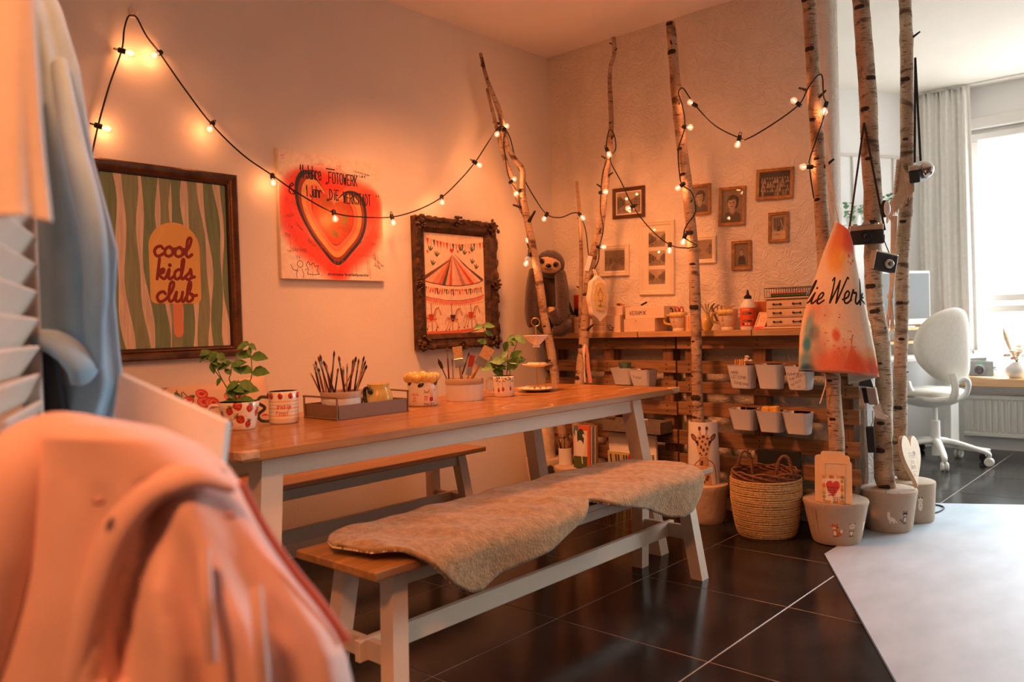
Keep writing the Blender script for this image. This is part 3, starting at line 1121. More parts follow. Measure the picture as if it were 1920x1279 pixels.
def _ramp(src, a, b, ca, cb):
 r = _N('ShaderNodeValToRGB')
 r.color_ramp.elements[0].position, r.color_ramp.elements[1].position = a, b
 r.color_ramp.elements[0].color, r.color_ramp.elements[1].color = (*ca, 1), (*cb, 1)
 _L(src.outputs[0], r.inputs[0])
 return r


def _mul(a, b, mode='MULTIPLY', fac=1.0):
 x = _N('ShaderNodeMix')
 x.data_type = 'RGBA'
 x.blend_type = mode
 x.inputs['Factor'].default_value = fac
 _L(a.outputs[0] if a.bl_idname != 'ShaderNodeMix' else a.outputs['Result'], x.inputs['A'])
 _L(b.outputs[0] if b.bl_idname != 'ShaderNodeMix' else b.outputs['Result'], x.inputs['B'])
 return x


_base = _ramp(_nz(9, (1, 1, 0.7), 6), 0.3, 0.7, S(176, 142, 108), S(216, 194, 166))
_dash = _ramp(_nz(26, (1, 1, 7), 3), 0.58, 0.66, (1, 1, 1), (0.35, 0.22, 0.14))
_patch = _ramp(_nz(7, (1, 1, 2.0), 5, 0.8), 0.545, 0.66, (1, 1, 1), (0.26, 0.19, 0.14))
_fine = _ramp(_nz(120, (1, 1, 2.5), 3), 0.35, 0.7, (0.75, 0.68, 0.62), (1, 1, 1))
_m = _mul(_mul(_mul(_base, _dash), _patch), _fine)
_L(_m.outputs['Result'], _p.inputs['Base Color'])
_p.inputs['Roughness'].default_value = 0.75
_bp = _N('ShaderNodeBump')
_bp.inputs['Strength'].default_value, _bp.inputs['Distance'].default_value = 0.6, 0.006
_L(_m.outputs['Result'], _bp.inputs['Height'])
_L(_bp.outputs[0], _p.inputs['Normal'])
m_scar = M('birch_scar', S(58, 42, 32), 0.9, 0.4, 40, 0.8, 90)
m_concrete = M('cast_concrete', S(190, 168, 144), 0.85, 0.16, 9, 0.35, 45, detail=8)


def trunk(pts, name, parent, n=12, seed=0, knots=()):
 """pts: (xyz, radius); knots: (share of length, angle, size)"""
 g_ = np.random.default_rng(seed)
 P = smooth_path([p for p, r in pts], 5)
 r = np.interp(np.arange(len(P)), np.arange(len(pts)) * 5, [q for p, q in pts])
 r = r * (1 + 0.035 * g_.normal(size=len(P)))
 mb = MB().tube(P, r, n)
 o = mb.build(name, m_bark, parent, smooth=60)
 for (t_, ang, size) in knots:
  i = min(int(t_ * (len(P) - 1)), len(P) - 2)
  T = nrm(P[i + 1] - P[i])
  # angle measured from the side that faces the room (-X) towards +Y
  d = nrm(np.array([-math.cos(ang), math.sin(ang), 0]))
  d = nrm(d - T * np.dot(d, T))
  s = np.cross(T, d)
  R = np.stack([s, T if T[2] > 0 else -T, d], 1)
  k = MB()
  rr = r[i]
  if size > 0:       # eye-shaped scar hugging the bark
   k.ball(P[i] + d * rr * 0.80, 1.0, 12, 6, (rr * 0.95 * size, rr * 0.62 * size, rr * 0.26), R)
   k.build('branch_scar', m_scar, o, smooth=60)
  else:              # broken twig
   up = np.array([0, 0, 1.0])
   q = P[i] + d * rr * 0.6
   L = -size
   k.tube([q, q + d * L * 0.5 + up * L * 0.25, q + d * L + up * L * 0.5], [L * 0.12 + 0.003, L * 0.08 + 0.002, L * 0.05 + 0.002], 7)
   k.build('twig_stub', m_scar, o, smooth=60)
 return o


def tpath(rows, plane):
 """rows: (px, py, width in px) along a trunk; plane(t) gives the depth X of row t (0 first .. 1 last)"""
 out = []
 for k, (px, py, w) in enumerate(rows):
  p = PX(px, py, plane(k / (len(rows) - 1)))
  dep = np.dot(p - CAM, CF)
  out.append((p, w / 2 * dep / FPX))
 return out


def foot(parent, c, rt, rb, z0, h, mat=None, n=40, wobble=0.012, seed=0):
 g_ = np.random.default_rng(seed)
 ph = g_.uniform(0, 6, 3)
 wob = lambda a, z: 1 + wobble * math.sin(2 * a + ph[0]) + wobble * 0.6 * math.sin(3 * a + ph[1] + z * 8)
 prof = [(0.0001, z0), (rb * 0.96, z0), (rb, z0 + 0.01)] + [(rb + (rt - rb) * k / 6, z0 + h * k / 6) for k in range(1, 6)] + [(rt, z0 + h - 0.012), (rt * 0.985, z0 + h - 0.003), (rt * 0.93, z0 + h), (rt * 0.5, z0 + h + 0.002), (0.0001, z0 + h + 0.002)]
 return MB().lathe(prof, (c[0], c[1], 0), n, wob=wob).build('concrete_foot', mat or m_concrete, parent, smooth=50)


def critter(cv, kind, x, y, s):
 """small animal stickers, height about s"""
 W, B, O, G = (240, 226, 206), (120, 72, 44), (204, 104, 44), (120, 112, 108)
 if kind == 'fox':
  cv.ell(x + .34 * s, y + .26 * s, .16 * s, .3 * s, O, 1, 0, 0.6).ell(x + .46 * s, y + .1 * s, .1 * s, .14 * s, W)
  cv.ell(x, y + .2 * s, .22 * s, .32 * s, O).ell(x - .04 * s, y + .26 * s, .13 * s, .2 * s, W)
  cv.ell(x - .02 * s, y - .22 * s, .24 * s, .19 * s, O).poly([(x - .24 * s, y - .28 * s), (x - .26 * s, y - .56 * s), (x - .04 * s, y - .38 * s)], O)
  cv.poly([(x + .04 * s, y - .38 * s), (x + .2 * s, y - .55 * s), (x + .2 * s, y - .28 * s)], O).ell(x - .08 * s, y - .14 * s, .14 * s, .09 * s, W)
  cv.ell(x + .14 * s, y - .2 * s, .03 * s, .03 * s, (30, 20, 16)).ell(x + .24 * s, y - .18 * s, .035 * s, .03 * s, (30, 20, 16))
  cv.ell(x - .1 * s, y + .48 * s, .08 * s, .05 * s, B).ell(x + .1 * s, y + .48 * s, .08 * s, .05 * s, B)
 elif kind == 'bear':
  cv.ell(x, y + .2 * s, .22 * s, .28 * s, (176, 140, 110)).ell(x, y + .24 * s, .13 * s, .18 * s, W)
  cv.ell(x - .17 * s, y - .44 * s, .07 * s, .07 * s, (140, 104, 80)).ell(x + .17 * s, y - .44 * s, .07 * s, .07 * s, (140, 104, 80))
  cv.ell(x, y - .26 * s, .25 * s, .22 * s, (222, 200, 174)).ell(x, y - .2 * s, .09 * s, .07 * s, W).ell(x, y - .23 * s, .035 * s, .025 * s, (40, 28, 22))
  for q in (-.1, .1):
   cv.ell(x + q * s, y - .29 * s, .022 * s, .022 * s, (40, 28, 22)).ell(x + q * 1.2 * s, y + .48 * s, .08 * s, .06 * s, B)
  cv.line([(x - .2 * s, y + .08 * s), (x, y + .12 * s), (x + .2 * s, y + .08 * s)], .07 * s, (150, 112, 84))
 elif kind == 'stoat':
  cv.ell(x, y + .1 * s, .34 * s, .16 * s, W, 1, 0, 0.35).ell(x - .22 * s, y - .2 * s, .12 * s, .24 * s, W).ell(x - .24 * s, y - .4 * s, .13 * s, .11 * s, W)
  cv.line([(x + .26 * s, y + .2 * s), (x + .46 * s, y + .34 * s)], .09 * s, W)
  for q in (-.16, -.06, .16, .24):
   cv.line([(x + q * s, y + .14 * s), (x + q * s, y + .42 * s)], .06 * s, W)
  cv.ell(x - .3 * s, y - .42 * s, .02 * s, .02 * s, (40, 28, 22))
 elif kind == 'raccoon':
  cv.ell(x, y + .18 * s, .18 * s, .28 * s, G).ell(x + .02 * s, y + .2 * s, .1 * s, .18 * s, W).ell(x, y - .24 * s, .22 * s, .18 * s, G)
  cv.ell(x, y - .24 * s, .2 * s, .07 * s, (48, 40, 38)).ell(x, y - .15 * s, .1 * s, .07 * s, W).ell(x, y - .18 * s, .03 * s, .025 * s, (20, 16, 14))
  cv.poly([(x - .2 * s, y - .3 * s), (x - .2 * s, y - .5 * s), (x - .05 * s, y - .4 * s)], G).poly([(x + .2 * s, y - .3 * s), (x + .2 * s, y - .5 * s), (x + .05 * s, y - .4 * s)], G)
  for q in range(4):
   cv.ell(x - (.2 + .06 * q) * s, y + (.4 - .07 * q) * s, .06 * s, .05 * s, (60, 52, 50) if q % 2 else G)
  cv.ell(x - .08 * s, y + .47 * s, .07 * s, .04 * s, (60, 52, 50)).ell(x + .1 * s, y + .47 * s, .07 * s, .04 * s, (60, 52, 50))
 else:
  cv.ell(x, y + .15 * s, .16 * s, .32 * s, W).ell(x, y - .24 * s, .17 * s, .16 * s, W).ell(x - .1 * s, y - .42 * s, .05 * s, .06 * s, B).ell(x + .1 * s, y - .42 * s, .05 * s, .06 * s, B)
  cv.ell(x, y - .2 * s, .03 * s, .02 * s, (60, 40, 30)).line([(x, y + .1 * s), (x + .06 * s, y + .14 * s)], .03 * s, B)


def foot_print(circ, h, items, rust=(), s=700):
 """side print of a concrete foot, unrolled; items: (kind, angle in turns, height share, size)"""
 cv = Cv(circ, h, s)
 for (u, w) in rust:
  for q in range(9):
   x = u * circ + g.uniform(-w, w)
   cv.line([(x, g.uniform(0.02, 0.05)), (x + g.uniform(-.004, .004), g.uniform(0.06, h * 0.85))], g.uniform(.002, .006), (128, 80, 44), g.uniform(.15, .45), soft=.004)
 for q in range(60):
  cv.ell(g.uniform(0, circ), g.uniform(0, h), g.uniform(.001, .005), g.uniform(.001, .003), (96, 74, 56), g.uniform(.2, .5), .4)
 for (k, u, v, z) in items:
  critter(cv, k, u * circ, h * v, z)
 m = IMG('printed_concrete_foot', cv, S(190, 168, 144), 0.85, bump=0.35)
 return m


def uang(c, px, py):
 """turn share (u) of the point of a round foot that shows at pixel (px, py)"""
 d = ray(px, py)[:2]
 d = d / np.linalg.norm(d)
 o = -np.array(c[:2])
 # nearest point of the ray's line to the centre, pushed out to radius .13 on the near side
 t = -np.dot(o, d)
 q = d * t + o
 r = 0.13
 k = math.sqrt(max(r * r - np.dot(q, q), 0))
 p = q - d * k
 return (math.atan2(p[1], p[0]) / (2 * PI)) % 1.0


Z0 = 0.0035
# -- the trunk with the apron
C4 = np.array([3.795, 1.392])
t4 = thing('birch_tree', 'birch trunk with string light cable, rising from the concrete foot with fox and bear stickers', 'tree trunk', (*C4, Z0))
foot(t4, C4, 0.145, 0.106, Z0, 0.2, foot_print(0.82, 0.2, [('fox', uang(C4, 1566, 990), 0.62, 0.062), ('bear', uang(C4, 1600, 992), 0.62, 0.062), ('otter', uang(C4, 1622, 985), 0.58, 0.055)], [(uang(C4, 1527, 970), 0.02)]), seed=1)
_tr = tpath([(1514, -60, 25), (1517, 0, 25), (1522.6, 94, 24.5), (1527, 188, 24), (1534, 281, 25), (1538.6, 375, 26), (1547, 500, 26), (1555, 620, 26), (1561, 701, 26.5), (1564, 755, 27), (1569, 837, 28), (1571, 905, 30)], lambda t: 3.80)
_tr[-1] = (np.array([C4[0], C4[1], 0.19]), _tr[-1][1])
trunk(_tr, 'trunk', t4, seed=1, knots=((.10, .3, .8), (.195, .1, .8), (.27, 1.4, -.05), (.285, -1.2, -.05), (.32, 0.2, .6), (.40, -1.3, -.06), (.385, 0, .5), (.46, 0.3, .6), (.76, .2, .5), (.86, .1, .55), (.95, .1, .8)))
# -- the trunk with the two cameras
C5 = np.array([4.157, 1.268])
t5 = thing('birch_tree', 'thick birch trunk with two old cameras hung on it, on the stickered middle foot', 'tree trunk', (*C5, Z0))
foot(t5, C5, 0.135, 0.108, Z0, 0.2, foot_print(0.82, 0.2, [('stoat', uang(C5, 1672, 968), 0.62, 0.06), ('raccoon', uang(C5, 1700, 968), 0.6, 0.065)]), seed=2)
_tr = tpath([(1610, -60, 29), (1614, 0, 29), (1621, 94, 31), (1628, 188, 32), (1631, 281, 32), (1637, 375, 33), (1637, 480, 32), (1641, 570, 30), (1652, 633, 29), (1657, 716, 29), (1656, 810, 33), (1657, 885, 33), (1657, 918, 34)], lambda t: 4.15)
_tr[-1] = (np.array([C5[0], C5[1], 0.19]), _tr[-1][1])
trunk(_tr, 'trunk', t5, seed=2, n=14, knots=((.11, 0, .7), (.22, -.9, .7), (.27, .2, .6), (.33, .9, -.02), (.36, -.1, .5), (.46, -.2, .6), (.55, .2, .7), (.60, -.1, .7), (.66, -1, -.02), (.72, .1, .4), (.82, 0, .5), (.88, 0.2, .7), (.975, 0, .7)))
# -- the trunk with the macrame
C6 = np.array([4.415, 1.235])
t6 = thing('birch_tree', 'slim birch trunk with knotted macrame hanging, on the concrete foot next to the floor cable', 'tree trunk', (*C6, Z0))
foot(t6, C6, 0.118, 0.108, Z0, 0.2, foot_print(0.82, 0.2, [('otter', uang(C6, 1728, 930), 0.5, 0.075)]), seed=3)
_tr = tpath([(1696, -60, 22), (1697, 0, 23), (1700, 94, 23), (1700, 188, 24), (1701, 281, 24), (1700, 375, 24), (1692, 480, 25), (1691, 590, 25), (1688, 700, 25), (1688, 780, 25), (1687, 870, 26), (1692, 925, 27)], lambda t: 4.40)
_tr[-1] = (np.array([C6[0], C6[1], 0.19]), _tr[-1][1])
trunk(_tr, 'trunk', t6, seed=3, knots=((.10, -.1, .5), (.17, -1.5, -.045), (.25, 0, .8), (.28, 1.4, -.012), (.36, 0, .5), (.5, .1, .6), (.62, .1, .6), (.68, -.3, .5), (.745, -1.5, -.02), (.80, .1, .7)))
# -- the trunk standing in the giraffe vase
C3 = np.array([3.80, 2.075])
t3 = thing('birch_tree', 'birch trunk rising out of the giraffe-painted sleeve before the pallets', 'tree trunk', (*C3, 0))
foot(t3, C3, 0.122, 0.103, 0, 0.2, seed=4)
_tr = tpath([(1257, 42, 17), (1260, 75, 18), (1263, 110, 19), (1270, 200, 19.5), (1279, 280, 19.5), (1287, 340, 20), (1294, 410, 20), (1300, 480, 21), (1303, 560, 21), (1306, 640, 20), (1307, 720, 20), (1309, 782, 22), (1312, 860, 22), (1313, 900, 22)], lambda t: 3.80)
_tr[-1] = (np.array([C3[0], C3[1], 0.19]), _tr[-1][1])
trunk(_tr, 'trunk', t3, seed=5, knots=((.03, -.2, .9), (.115, -.3, -.03), (.15, -.2, .9), (.245, -.9, -.02), (.31, .2, .7), (.37, .2, .7), (.44, -1, -.025), (.5, 0, .9), (.535, .6, .4), (.56, -.2, .6), (.64, -.2, .9), (.70, .3, .5), (.76, .8, .5), (.80, -.1, 1.0), (.86, .3, .6)))
# -- the branching pair in the corner, cast in one foot
C2 = np.array([3.67, 2.81])
t2 = thing('birch_branches', 'three crooked birch branches in one concrete foot in the corner behind the table', 'tree trunk', (*C2, 0))
foot(t2, C2, 0.135, 0.115, 0, 0.24, seed=6)


def ypath(rows, ya, yb):
 out = []
 for k, (px, py, w) in enumerate(rows):
  p = PY(px, py, ya + (yb - ya) * k / (len(rows) - 1))
  out.append((p, w / 2 * np.dot(p - CAM, CF) / FPX))
 return out


_r1 = [(901, 100, 6.5), (908, 130, 7), (916, 157, 8), (935, 204, 9.5), (943, 238, 11), (951, 273, 10), (966, 300, 10), (980, 320, 10.5), (980, 363, 11.5), (988, 407, 13), (997, 454, 14), (1010, 520, 15), (1020, 590, 15.5), (1030, 640, 16), (1040, 700, 17), (1047, 770, 18), (1056, 860, 19)]
_pp = ypath(_r1, 3.19, 2.91)
_pp[-1] = (np.array([3.70, 2.895, 0.23]), _pp[-1][1])
_o1 = trunk(_pp, 'trunk', t2, n=10, seed=7, knots=((.06, .4, -.012), (.12, -.8, -.02), (.24, 1.3, -.05), (.3, .3, .6), (.43, -.9, -.015), (.52, .4, .6), (.545, 1.4, -.07), (.575, -1.2, -.08), (.66, .2, .4), (.70, 0, .4), (.78, -.2, .5), (.86, .3, .6)))
_r1b = [(913, 166, 5.5), (920, 195, 6), (927, 222, 6.5), (934, 250, 7.5), (941, 279, 8), (949, 303, 8.5), (957, 326, 8.5), (969, 366, 9), (977, 390, 9), (989, 415, 8)]
_pp = ypath(_r1b, 3.185, 3.085)
trunk(_pp, 'trunk', t2, n=9, seed=8, knots=((.3, .8, .5), (.5, 1.2, .6), (.7, 0, .5)))
_r2 = [(1150, 70, 8), (1152, 92, 8), (1150, 108, 7.5), (1145, 124, 7), (1143, 150, 7.5), (1145, 196, 9), (1146, 240, 9.5), (1141, 290, 11), (1137, 330, 13), (1132, 370, 14), (1126, 420, 14.5), (1117, 460, 15), (1108, 500, 16), (1102, 545, 17), (1098, 590, 18), (1095, 640, 19), (1090, 690, 20), (1086, 740, 20), (1082, 800, 20), (1080, 855, 21)]
_pp = tpath(_r2, lambda t: 3.86 - 0.2 * max(0, t - 0.5) * 2)
_pp[-1] = (np.array([3.70, 2.80, 0.23]), _pp[-1][1])
trunk(_pp, 'trunk', t2, n=10, seed=9, knots=((.04, 1, -.02), (.07, -1.2, -.02), (.15, .4, .6), (.23, 0, .5), (.315, 0, .8), (.345, -1.2, -.035), (.385, .6, -.03), (.43, -1.4, -.04), (.46, 1.4, -.04), (.555, -.9, -.035), (.70, .2, .7), (.75, .9, .4), (.775, -1.3, -.06), (.80, .3, .8), (.87, .3, .8)))
_r2b = [(1081, 340, 5), (1084, 370, 6), (1087, 410, 6.5), (1089, 450, 7), (1090, 500, 7.5), (1089, 550, 8), (1089, 600, 9), (1090, 650, 9)]
_pp = tpath(_r2b, lambda t: 3.87 - 0.05 * t)
trunk(_pp, 'trunk', t2, n=8, seed=10, knots=((.3, .9, -.01), (.7, .9, -.018)))

# white sleeve vases pushed over the trunk feet
_c = Cv(0.56, 0.33, 900, (240, 234, 224))


def _giraffe(cv, cx, y0, s):
 T, D = (206, 158, 112), (104, 60, 34)
 cv.poly([(cx - .022 * s, y0 + .12 * s), (cx + .022 * s, y0 + .12 * s), (cx + .05 * s, y0 + .33 * s), (cx - .05 * s, y0 + .33 * s)], T)
 for q in (-1, 1):
  cv.line([(cx + q * .016 * s, y0 + .035 * s), (cx + q * .022 * s, y0 - .012 * s)], .011 * s, T).ell(cx + q * .022 * s, y0 - .014 * s, .009 * s, .011 * s, D)
  cv.ell(cx + q * .062 * s, y0 + .035 * s, .026 * s, .014 * s, D, 1, 0, -q * 0.6).ell(cx + q * .060 * s, y0 + .036 * s, .016 * s, .008 * s, (160, 110, 78), 1, 0, -q * .6)
 cv.poly([(cx - .045 * s, y0 + .045 * s), (cx - .03 * s, y0 + .02 * s), (cx + .03 * s, y0 + .02 * s), (cx + .045 * s, y0 + .045 * s), (cx + .042 * s, y0 + .08 * s), (cx + .026 * s, y0 + .135 * s), (cx, y0 + .148 * s), (cx - .026 * s, y0 + .135 * s), (cx - .042 * s, y0 + .08 * s)], (224, 184, 146))
 for (x, y, a, b) in ((0, .03, .010, .008), (-.022, .038, .007, .006), (.024, .04, .008, .006), (-.006, .055, .007, .006), (-.034, .068, .006, .012), (.034, .068, .006, .012), (.012, .07, .006, .007), (-.014, .085, .006, .010), (0, .1, .007, .009), (.022, .095, .005, .008), (-.02, .118, .006, .006), (.016, .12, .006, .005)):
  cv.ell(cx + x * s, y0 + y * s, a * s, b * s, D)
 for q in (-1, 1):
  cv.ell(cx + q * .04 * s, y0 + .06 * s, .009 * s, .006 * s, (24, 16, 12)).line([(cx + q * .03 * s, y0 + .052 * s), (cx + q * .052 * s, y0 + .054 * s)], .003 * s, (24, 16, 12))
  cv.ell(cx + q * .011 * s, y0 + .128 * s, .004 * s, .003 * s, (60, 34, 22))
 cv.line([(cx - .014 * s, y0 + .139 * s), (cx, y0 + .142 * s), (cx + .014 * s, y0 + .139 * s)], .002 * s, (70, 40, 26))
 for k in range(12):
  cv.ell(cx + g.uniform(-.03, .03) * s, y0 + (.165 + .013 * k) * s, .008 * s, .009 * s, D)
 cv.line([(cx - .02 * s, y0 + .15 * s), (cx - .065 * s, y0 + .2 * s), (cx - .07 * s, y0 + .32 * s)], .005 * s, (150, 96, 66), smooth=4)
 cv.line([(cx + .02 * s, y0 + .15 * s), (cx + .065 * s, y0 + .19 * s), (cx + .075 * s, y0 + .32 * s)], .005 * s, (150, 96, 66), smooth=4)
 cv.poly([(cx - .045 * s, y0 + .2 * s), (cx - .01 * s, y0 + .19 * s), (cx + .002 * s, y0 + .26 * s), (cx - .045 * s, y0 + .27 * s)], (236, 226, 214)).line([(cx - .045 * s, y0 + .2 * s), (cx - .01 * s, y0 + .19 * s)], .004, (110, 70, 50))
 cv.rect(cx - .05 * s, y0 + .305 * s, .09 * s, .02 * s, (150, 160, 164)).line([(cx - .05 * s, y0 + .305 * s), (cx + .05 * s, y0 + .30 * s)], .004, (60, 50, 48))


def _uof(c, px):
 d = -(PX(px, 830, c[0])[:2] - np.array(c))
 a = math.atan2(-c[1] + 0.0, -c[0])
 return (a / (2 * PI)) % 1.0


_giraffe(_c, _uof(C3, 1307) * 0.56, 0.045, 1.0)
m_giraffe = IMG('giraffe_sleeve_print', _c, rough=0.5)
_t = thing('giraffe_sleeve', 'white cylinder sleeve with a painted giraffe in scarf around the birch trunk', 'vase', (*C3, 0.202))
MB().lathe([(0.082, 0.203), (0.0815, 0.30), (0.078, 0.42), (0.074, 0.525), (0.0705, 0.525), (0.0745, 0.42), (0.078, 0.30), (0.079, 0.205)], (*C3, 0), 40).build('sleeve', m_giraffe, _t, smooth=60)
# painted pot and sleeve by the long wall, half hidden by the table leg
C1 = PZ(1016, 862, 0.25)[:2] + np.array([0.10, 0.06])
_c = Cv(0.75, 0.24, 500)
_u = (math.atan2(-C1[1], -C1[0]) / (2 * PI)) % 1.0
for k in range(70):
 _a, _r = g.uniform(0, 6.28), g.uniform(0, .038)
 _c.ell(_u * 0.75 + .03 + _r * math.cos(_a), .06 + _r * math.sin(_a) * .7, .008, .006, (58, 54, 60), .9)
_c.line([(_u * .75 + .03, .09), (_u * .75 + .034, .13)], .008, (58, 54, 60))
_t = thing('painted_pot', 'pale pot with black tree motif and marbled sleeve beside the far table leg', 'pot', (*C1, 0))
MB().lathe([(0.0001, 0), (0.105, 0), (0.11, 0.01), (0.118, 0.23), (0.112, 0.245), (0.0001, 0.246)], (*C1, 0), 36).build('pot', IMG('tree_motif_pot', _c, S(206, 190, 166), 0.8), _t, smooth=50)
m_marble = M('marbled_glaze', S(224, 204, 172), 0.4, 0.5, 14, detail=6)
MB().lathe([(0.066, 0.247), (0.066, 0.45), (0.062, 0.45), (0.062, 0.25)], (*C1, 0), 30).build('sleeve', m_marble, _t, smooth=50)
# ------------------------------------------------------------------ pictures on the long wall
def wall_rect(pts, Y=WY):
 """corner pixels TL, TR, BR, BL -> x0, x1, z0, z1 on the plane Y"""
 q = [PY(x, y, Y) for x, y in pts]
 return (q[0][0] + q[3][0]) / 2, (q[1][0] + q[2][0]) / 2, (q[2][2] + q[3][2]) / 2, (q[0][2] + q[1][2]) / 2


def frame_ring(mb, x0, x1, z0, z1, prof, P):
 """mitred frame: prof = [(inset, height)], P maps (x, z, height) to space"""
 n = len(prof)
 V = []
 for (ins, h) in prof:
  V += [P(x0 + ins, z0 + ins, h), P(x1 - ins, z0 + ins, h), P(x1 - ins, z1 - ins, h), P(x0 + ins, z1 - ins, h)]
 F = []
 for i in range(n - 1):
  for k in range(4):
   F.append((i * 4 + k, i * 4 + (k + 1) % 4, (i + 1) * 4 + (k + 1) % 4, (i + 1) * 4 + k))
 return mb.add(V, F)


PLW = lambda x, z, h: (x, WY - h, z)           # long wall
PBW = lambda y, z, h: (WX - h, y, z)           # back wall
m_bronze = M('bronze_frame', S(104, 68, 38), 0.35, 0.5, 14, 0.15, 80, metal=0.55, stretch=(1, 1, 1))
m_frame_in = M('frame_inner_lip', S(52, 30, 20), 0.5, 0.2, 20)

# cool kids club
_x0, _x1, _z0, _z1 = wall_rect([(182.8, 294.6), (445.5, 329), (456, 665.7), (225.5, 680.5)], WY - 0.03)
_x0 = _x1 - 0.62
_c = Cv(0.54, 0.70, 1100, (226, 202, 166))
for (x, w, col, ph) in ((0.02, .058, 0, 0), (.112, .055, 1, 1), (.195, .062, 0, 2), (.262, .05, 1, 2.4), (.315, .05, 0, 3), (.392, .052, 1, 4), (.462, .05, 0, 5), (.53, .045, 0, 1)):
 L_ = [(x + .01 * math.sin(ph + v * 6) + .028 * v - w / 2 - .006 * math.sin(v * 11 + ph), v * .7) for v in np.linspace(0, 1, 14)]
 R_ = [(x + .01 * math.sin(ph + .6 + v * 6) + .028 * v + w / 2 + .006 * math.sin(v * 13 + ph), v * .7) for v in np.linspace(0, 1, 14)]
 _c.poly(L_ + R_[::-1], ((124, 142, 96), (146, 152, 108))[col])
_c.noise(0.07, 30, (3, .4), 3)
_px, _pw = 0.298, 0.110
_ice = [(_px - _pw, .475)] + [(_px - _pw * math.cos(a), .285 - .105 * math.sin(a)) for a in np.linspace(0, PI, 16)] + [(_px + _pw, .475)] + [(_px + _pw - .025 + .025 * math.cos(a), .49 + .025 * math.sin(a)) for a in np.linspace(0, PI / 2, 5)] + [(_px - _pw + .025 - .025 * math.sin(a), .49 + .025 * math.cos(a)) for a in np.linspace(0, PI / 2, 5)]
_c.poly([(_px - .016, .51), (_px + .026, .51), (_px + .026, .63)] + [(_px + .005 + .021 * math.cos(a), .63 + .026 * math.sin(a)) for a in np.linspace(0, PI, 8)] + [(_px - .016, .63)], (234, 148, 96))
_c.poly(_ice, (240, 186, 92))
_c.line([(_px - .085, .47), (_px - .085, .30), (_px - .05, .215)], .02, (244, 200, 118), .6, smooth=5, soft=.02)
for (s_, yy, xx) in (('cool', .322, -.092), ('kids', .415, -.085), ('club', .508, -.088)):
 _c.text(s_, _px + xx, yy, .082, (142, 40, 16), .0125, 'C', slant=.12, wid=1.12)
m_cool = IMG('cool_kids_print', _c, rough=0.6)
_t = thing('framed_poster', 'green striped poster of a yellow ice lolly lettered cool kids club, bronze frame', 'picture', (_x0, WY, _z0))
frame_ring(MB(), _x0, _x1, _z0, _z1, [(0, 0.001), (0, 0.028), (.006, .032), (.016, .030), (.030, .020), (.036, .023), (.040, .020)], PLW).build('frame', m_bronze, _t, smooth=30)
frame_ring(MB(), _x0 + .04, _x1 - .04, _z0 + .04, _z1 - .04, [(0, .020), (0.005, .018), (.009, .008)], PLW).build('inner_lip', m_frame_in, _t, smooth=30)
MB().quad((_x0 + .045, WY - .009, _z0 + .045), (_x1 - .045, WY - .009, _z0 + .045), (_x1 - .045, WY - .009, _z1 - .045), (_x0 + .045, WY - .009, _z1 - .045)).build('poster', m_cool, _t, smooth=0)

# canvas with the heart
_x0, _x1, _z0, _z1 = wall_rect([(519, 276.5), (714.9, 307), (721.7, 526.5), (530, 524)], WY - 0.025)
_w, _h = _x1 - _x0, _z1 - _z0
_c = Cv(1, 1, 640, (240, 222, 196))
for (pts, w_, al, sf) in (([(.28, .26), (.16, .3), (.1, .5), (.2, .7), (.35, .8), (.52, .92)], .2, .9, .1), ([(.25, .24), (.45, .22), (.7, .27), (.86, .34)], .2, .9, .1), ([(.88, .35), (.93, .5), (.85, .68), (.7, .8), (.54, .9)], .16, .85, .1)):
 _c.line(pts, w_, (232, 62, 40), al, 5, sf)
_c.poly(heart(.52, .2, .86, .72), (240, 116, 80), .75)
_c.ell(.15, .45, .14, .22, (240, 70, 60), .8, .6).ell(.3, .24, .2, .1, (234, 54, 36), .8, .6).ell(.85, .4, .1, .16, (236, 60, 42), .7, .6)
_ht = lambda cx, y, w, h: heart(cx, y, w, h, 60)


def _hrt(s_, w_, col, al=1.0):
 """the hand-drawn heart at size s_"""
 P = [(-.01, .02), (-.10, -.13), (-.22, -.27), (-.30, -.26), (-.34, -.16), (-.32, .0), (-.22, .18), (-.10, .32), (.02, .42), (.14, .33), (.26, .2), (.31, .06), (.30, -.08), (.24, -.15), (.14, -.15), (.06, -.08), (.0, .02)]
 Q = [(.50 + x * s_, .47 + (y - .06) * s_ + .03) for x, y in P]
 _c.line(Q + Q[:2], w_, col, al, 6)
 return Q


for (s_, w_, col) in ((.98, .055, (52, 46, 52)), (.9, .05, (150, 60, 40)), (.8, .06, (226, 160, 92)), (.68, .05, (236, 120, 84)), (.56, .045, (170, 64, 40)), (.46, .09, (206, 84, 48)), (.28, .12, (190, 96, 52))):
 _Q = _hrt(s_, w_, col)
_c.poly(_Q, (190, 96, 52)).ell(.5, .62, .04, .02, (120, 120, 60), .8, .4, .6).ell(.6, .5, .03, .05, (150, 130, 60), .8, .4)
_K = (30, 22, 20)
_c.text("11 Jahre", .19, .205, .10, _K, .009, wid=.31, slant=-.06).text("_FOTOWERK", .425, .215, .085, _K, .009, wid=.46).text('"', .79, .19, .07, _K, .009)
_c.line([(.44, .105), (.52, .105)], .009, _K)
_c.text("&", .09, .34, .085, _K, .009).text("1 Jahr", .24, .345, .085, _K, .009, wid=.37).text("_DiE", .43, .35, .08, _K, .009, wid=.47).text("WERKSTADT", .60, .365, .09, _K, .009, wid=.38).text('"', .93, .34, .07, _K, .008)
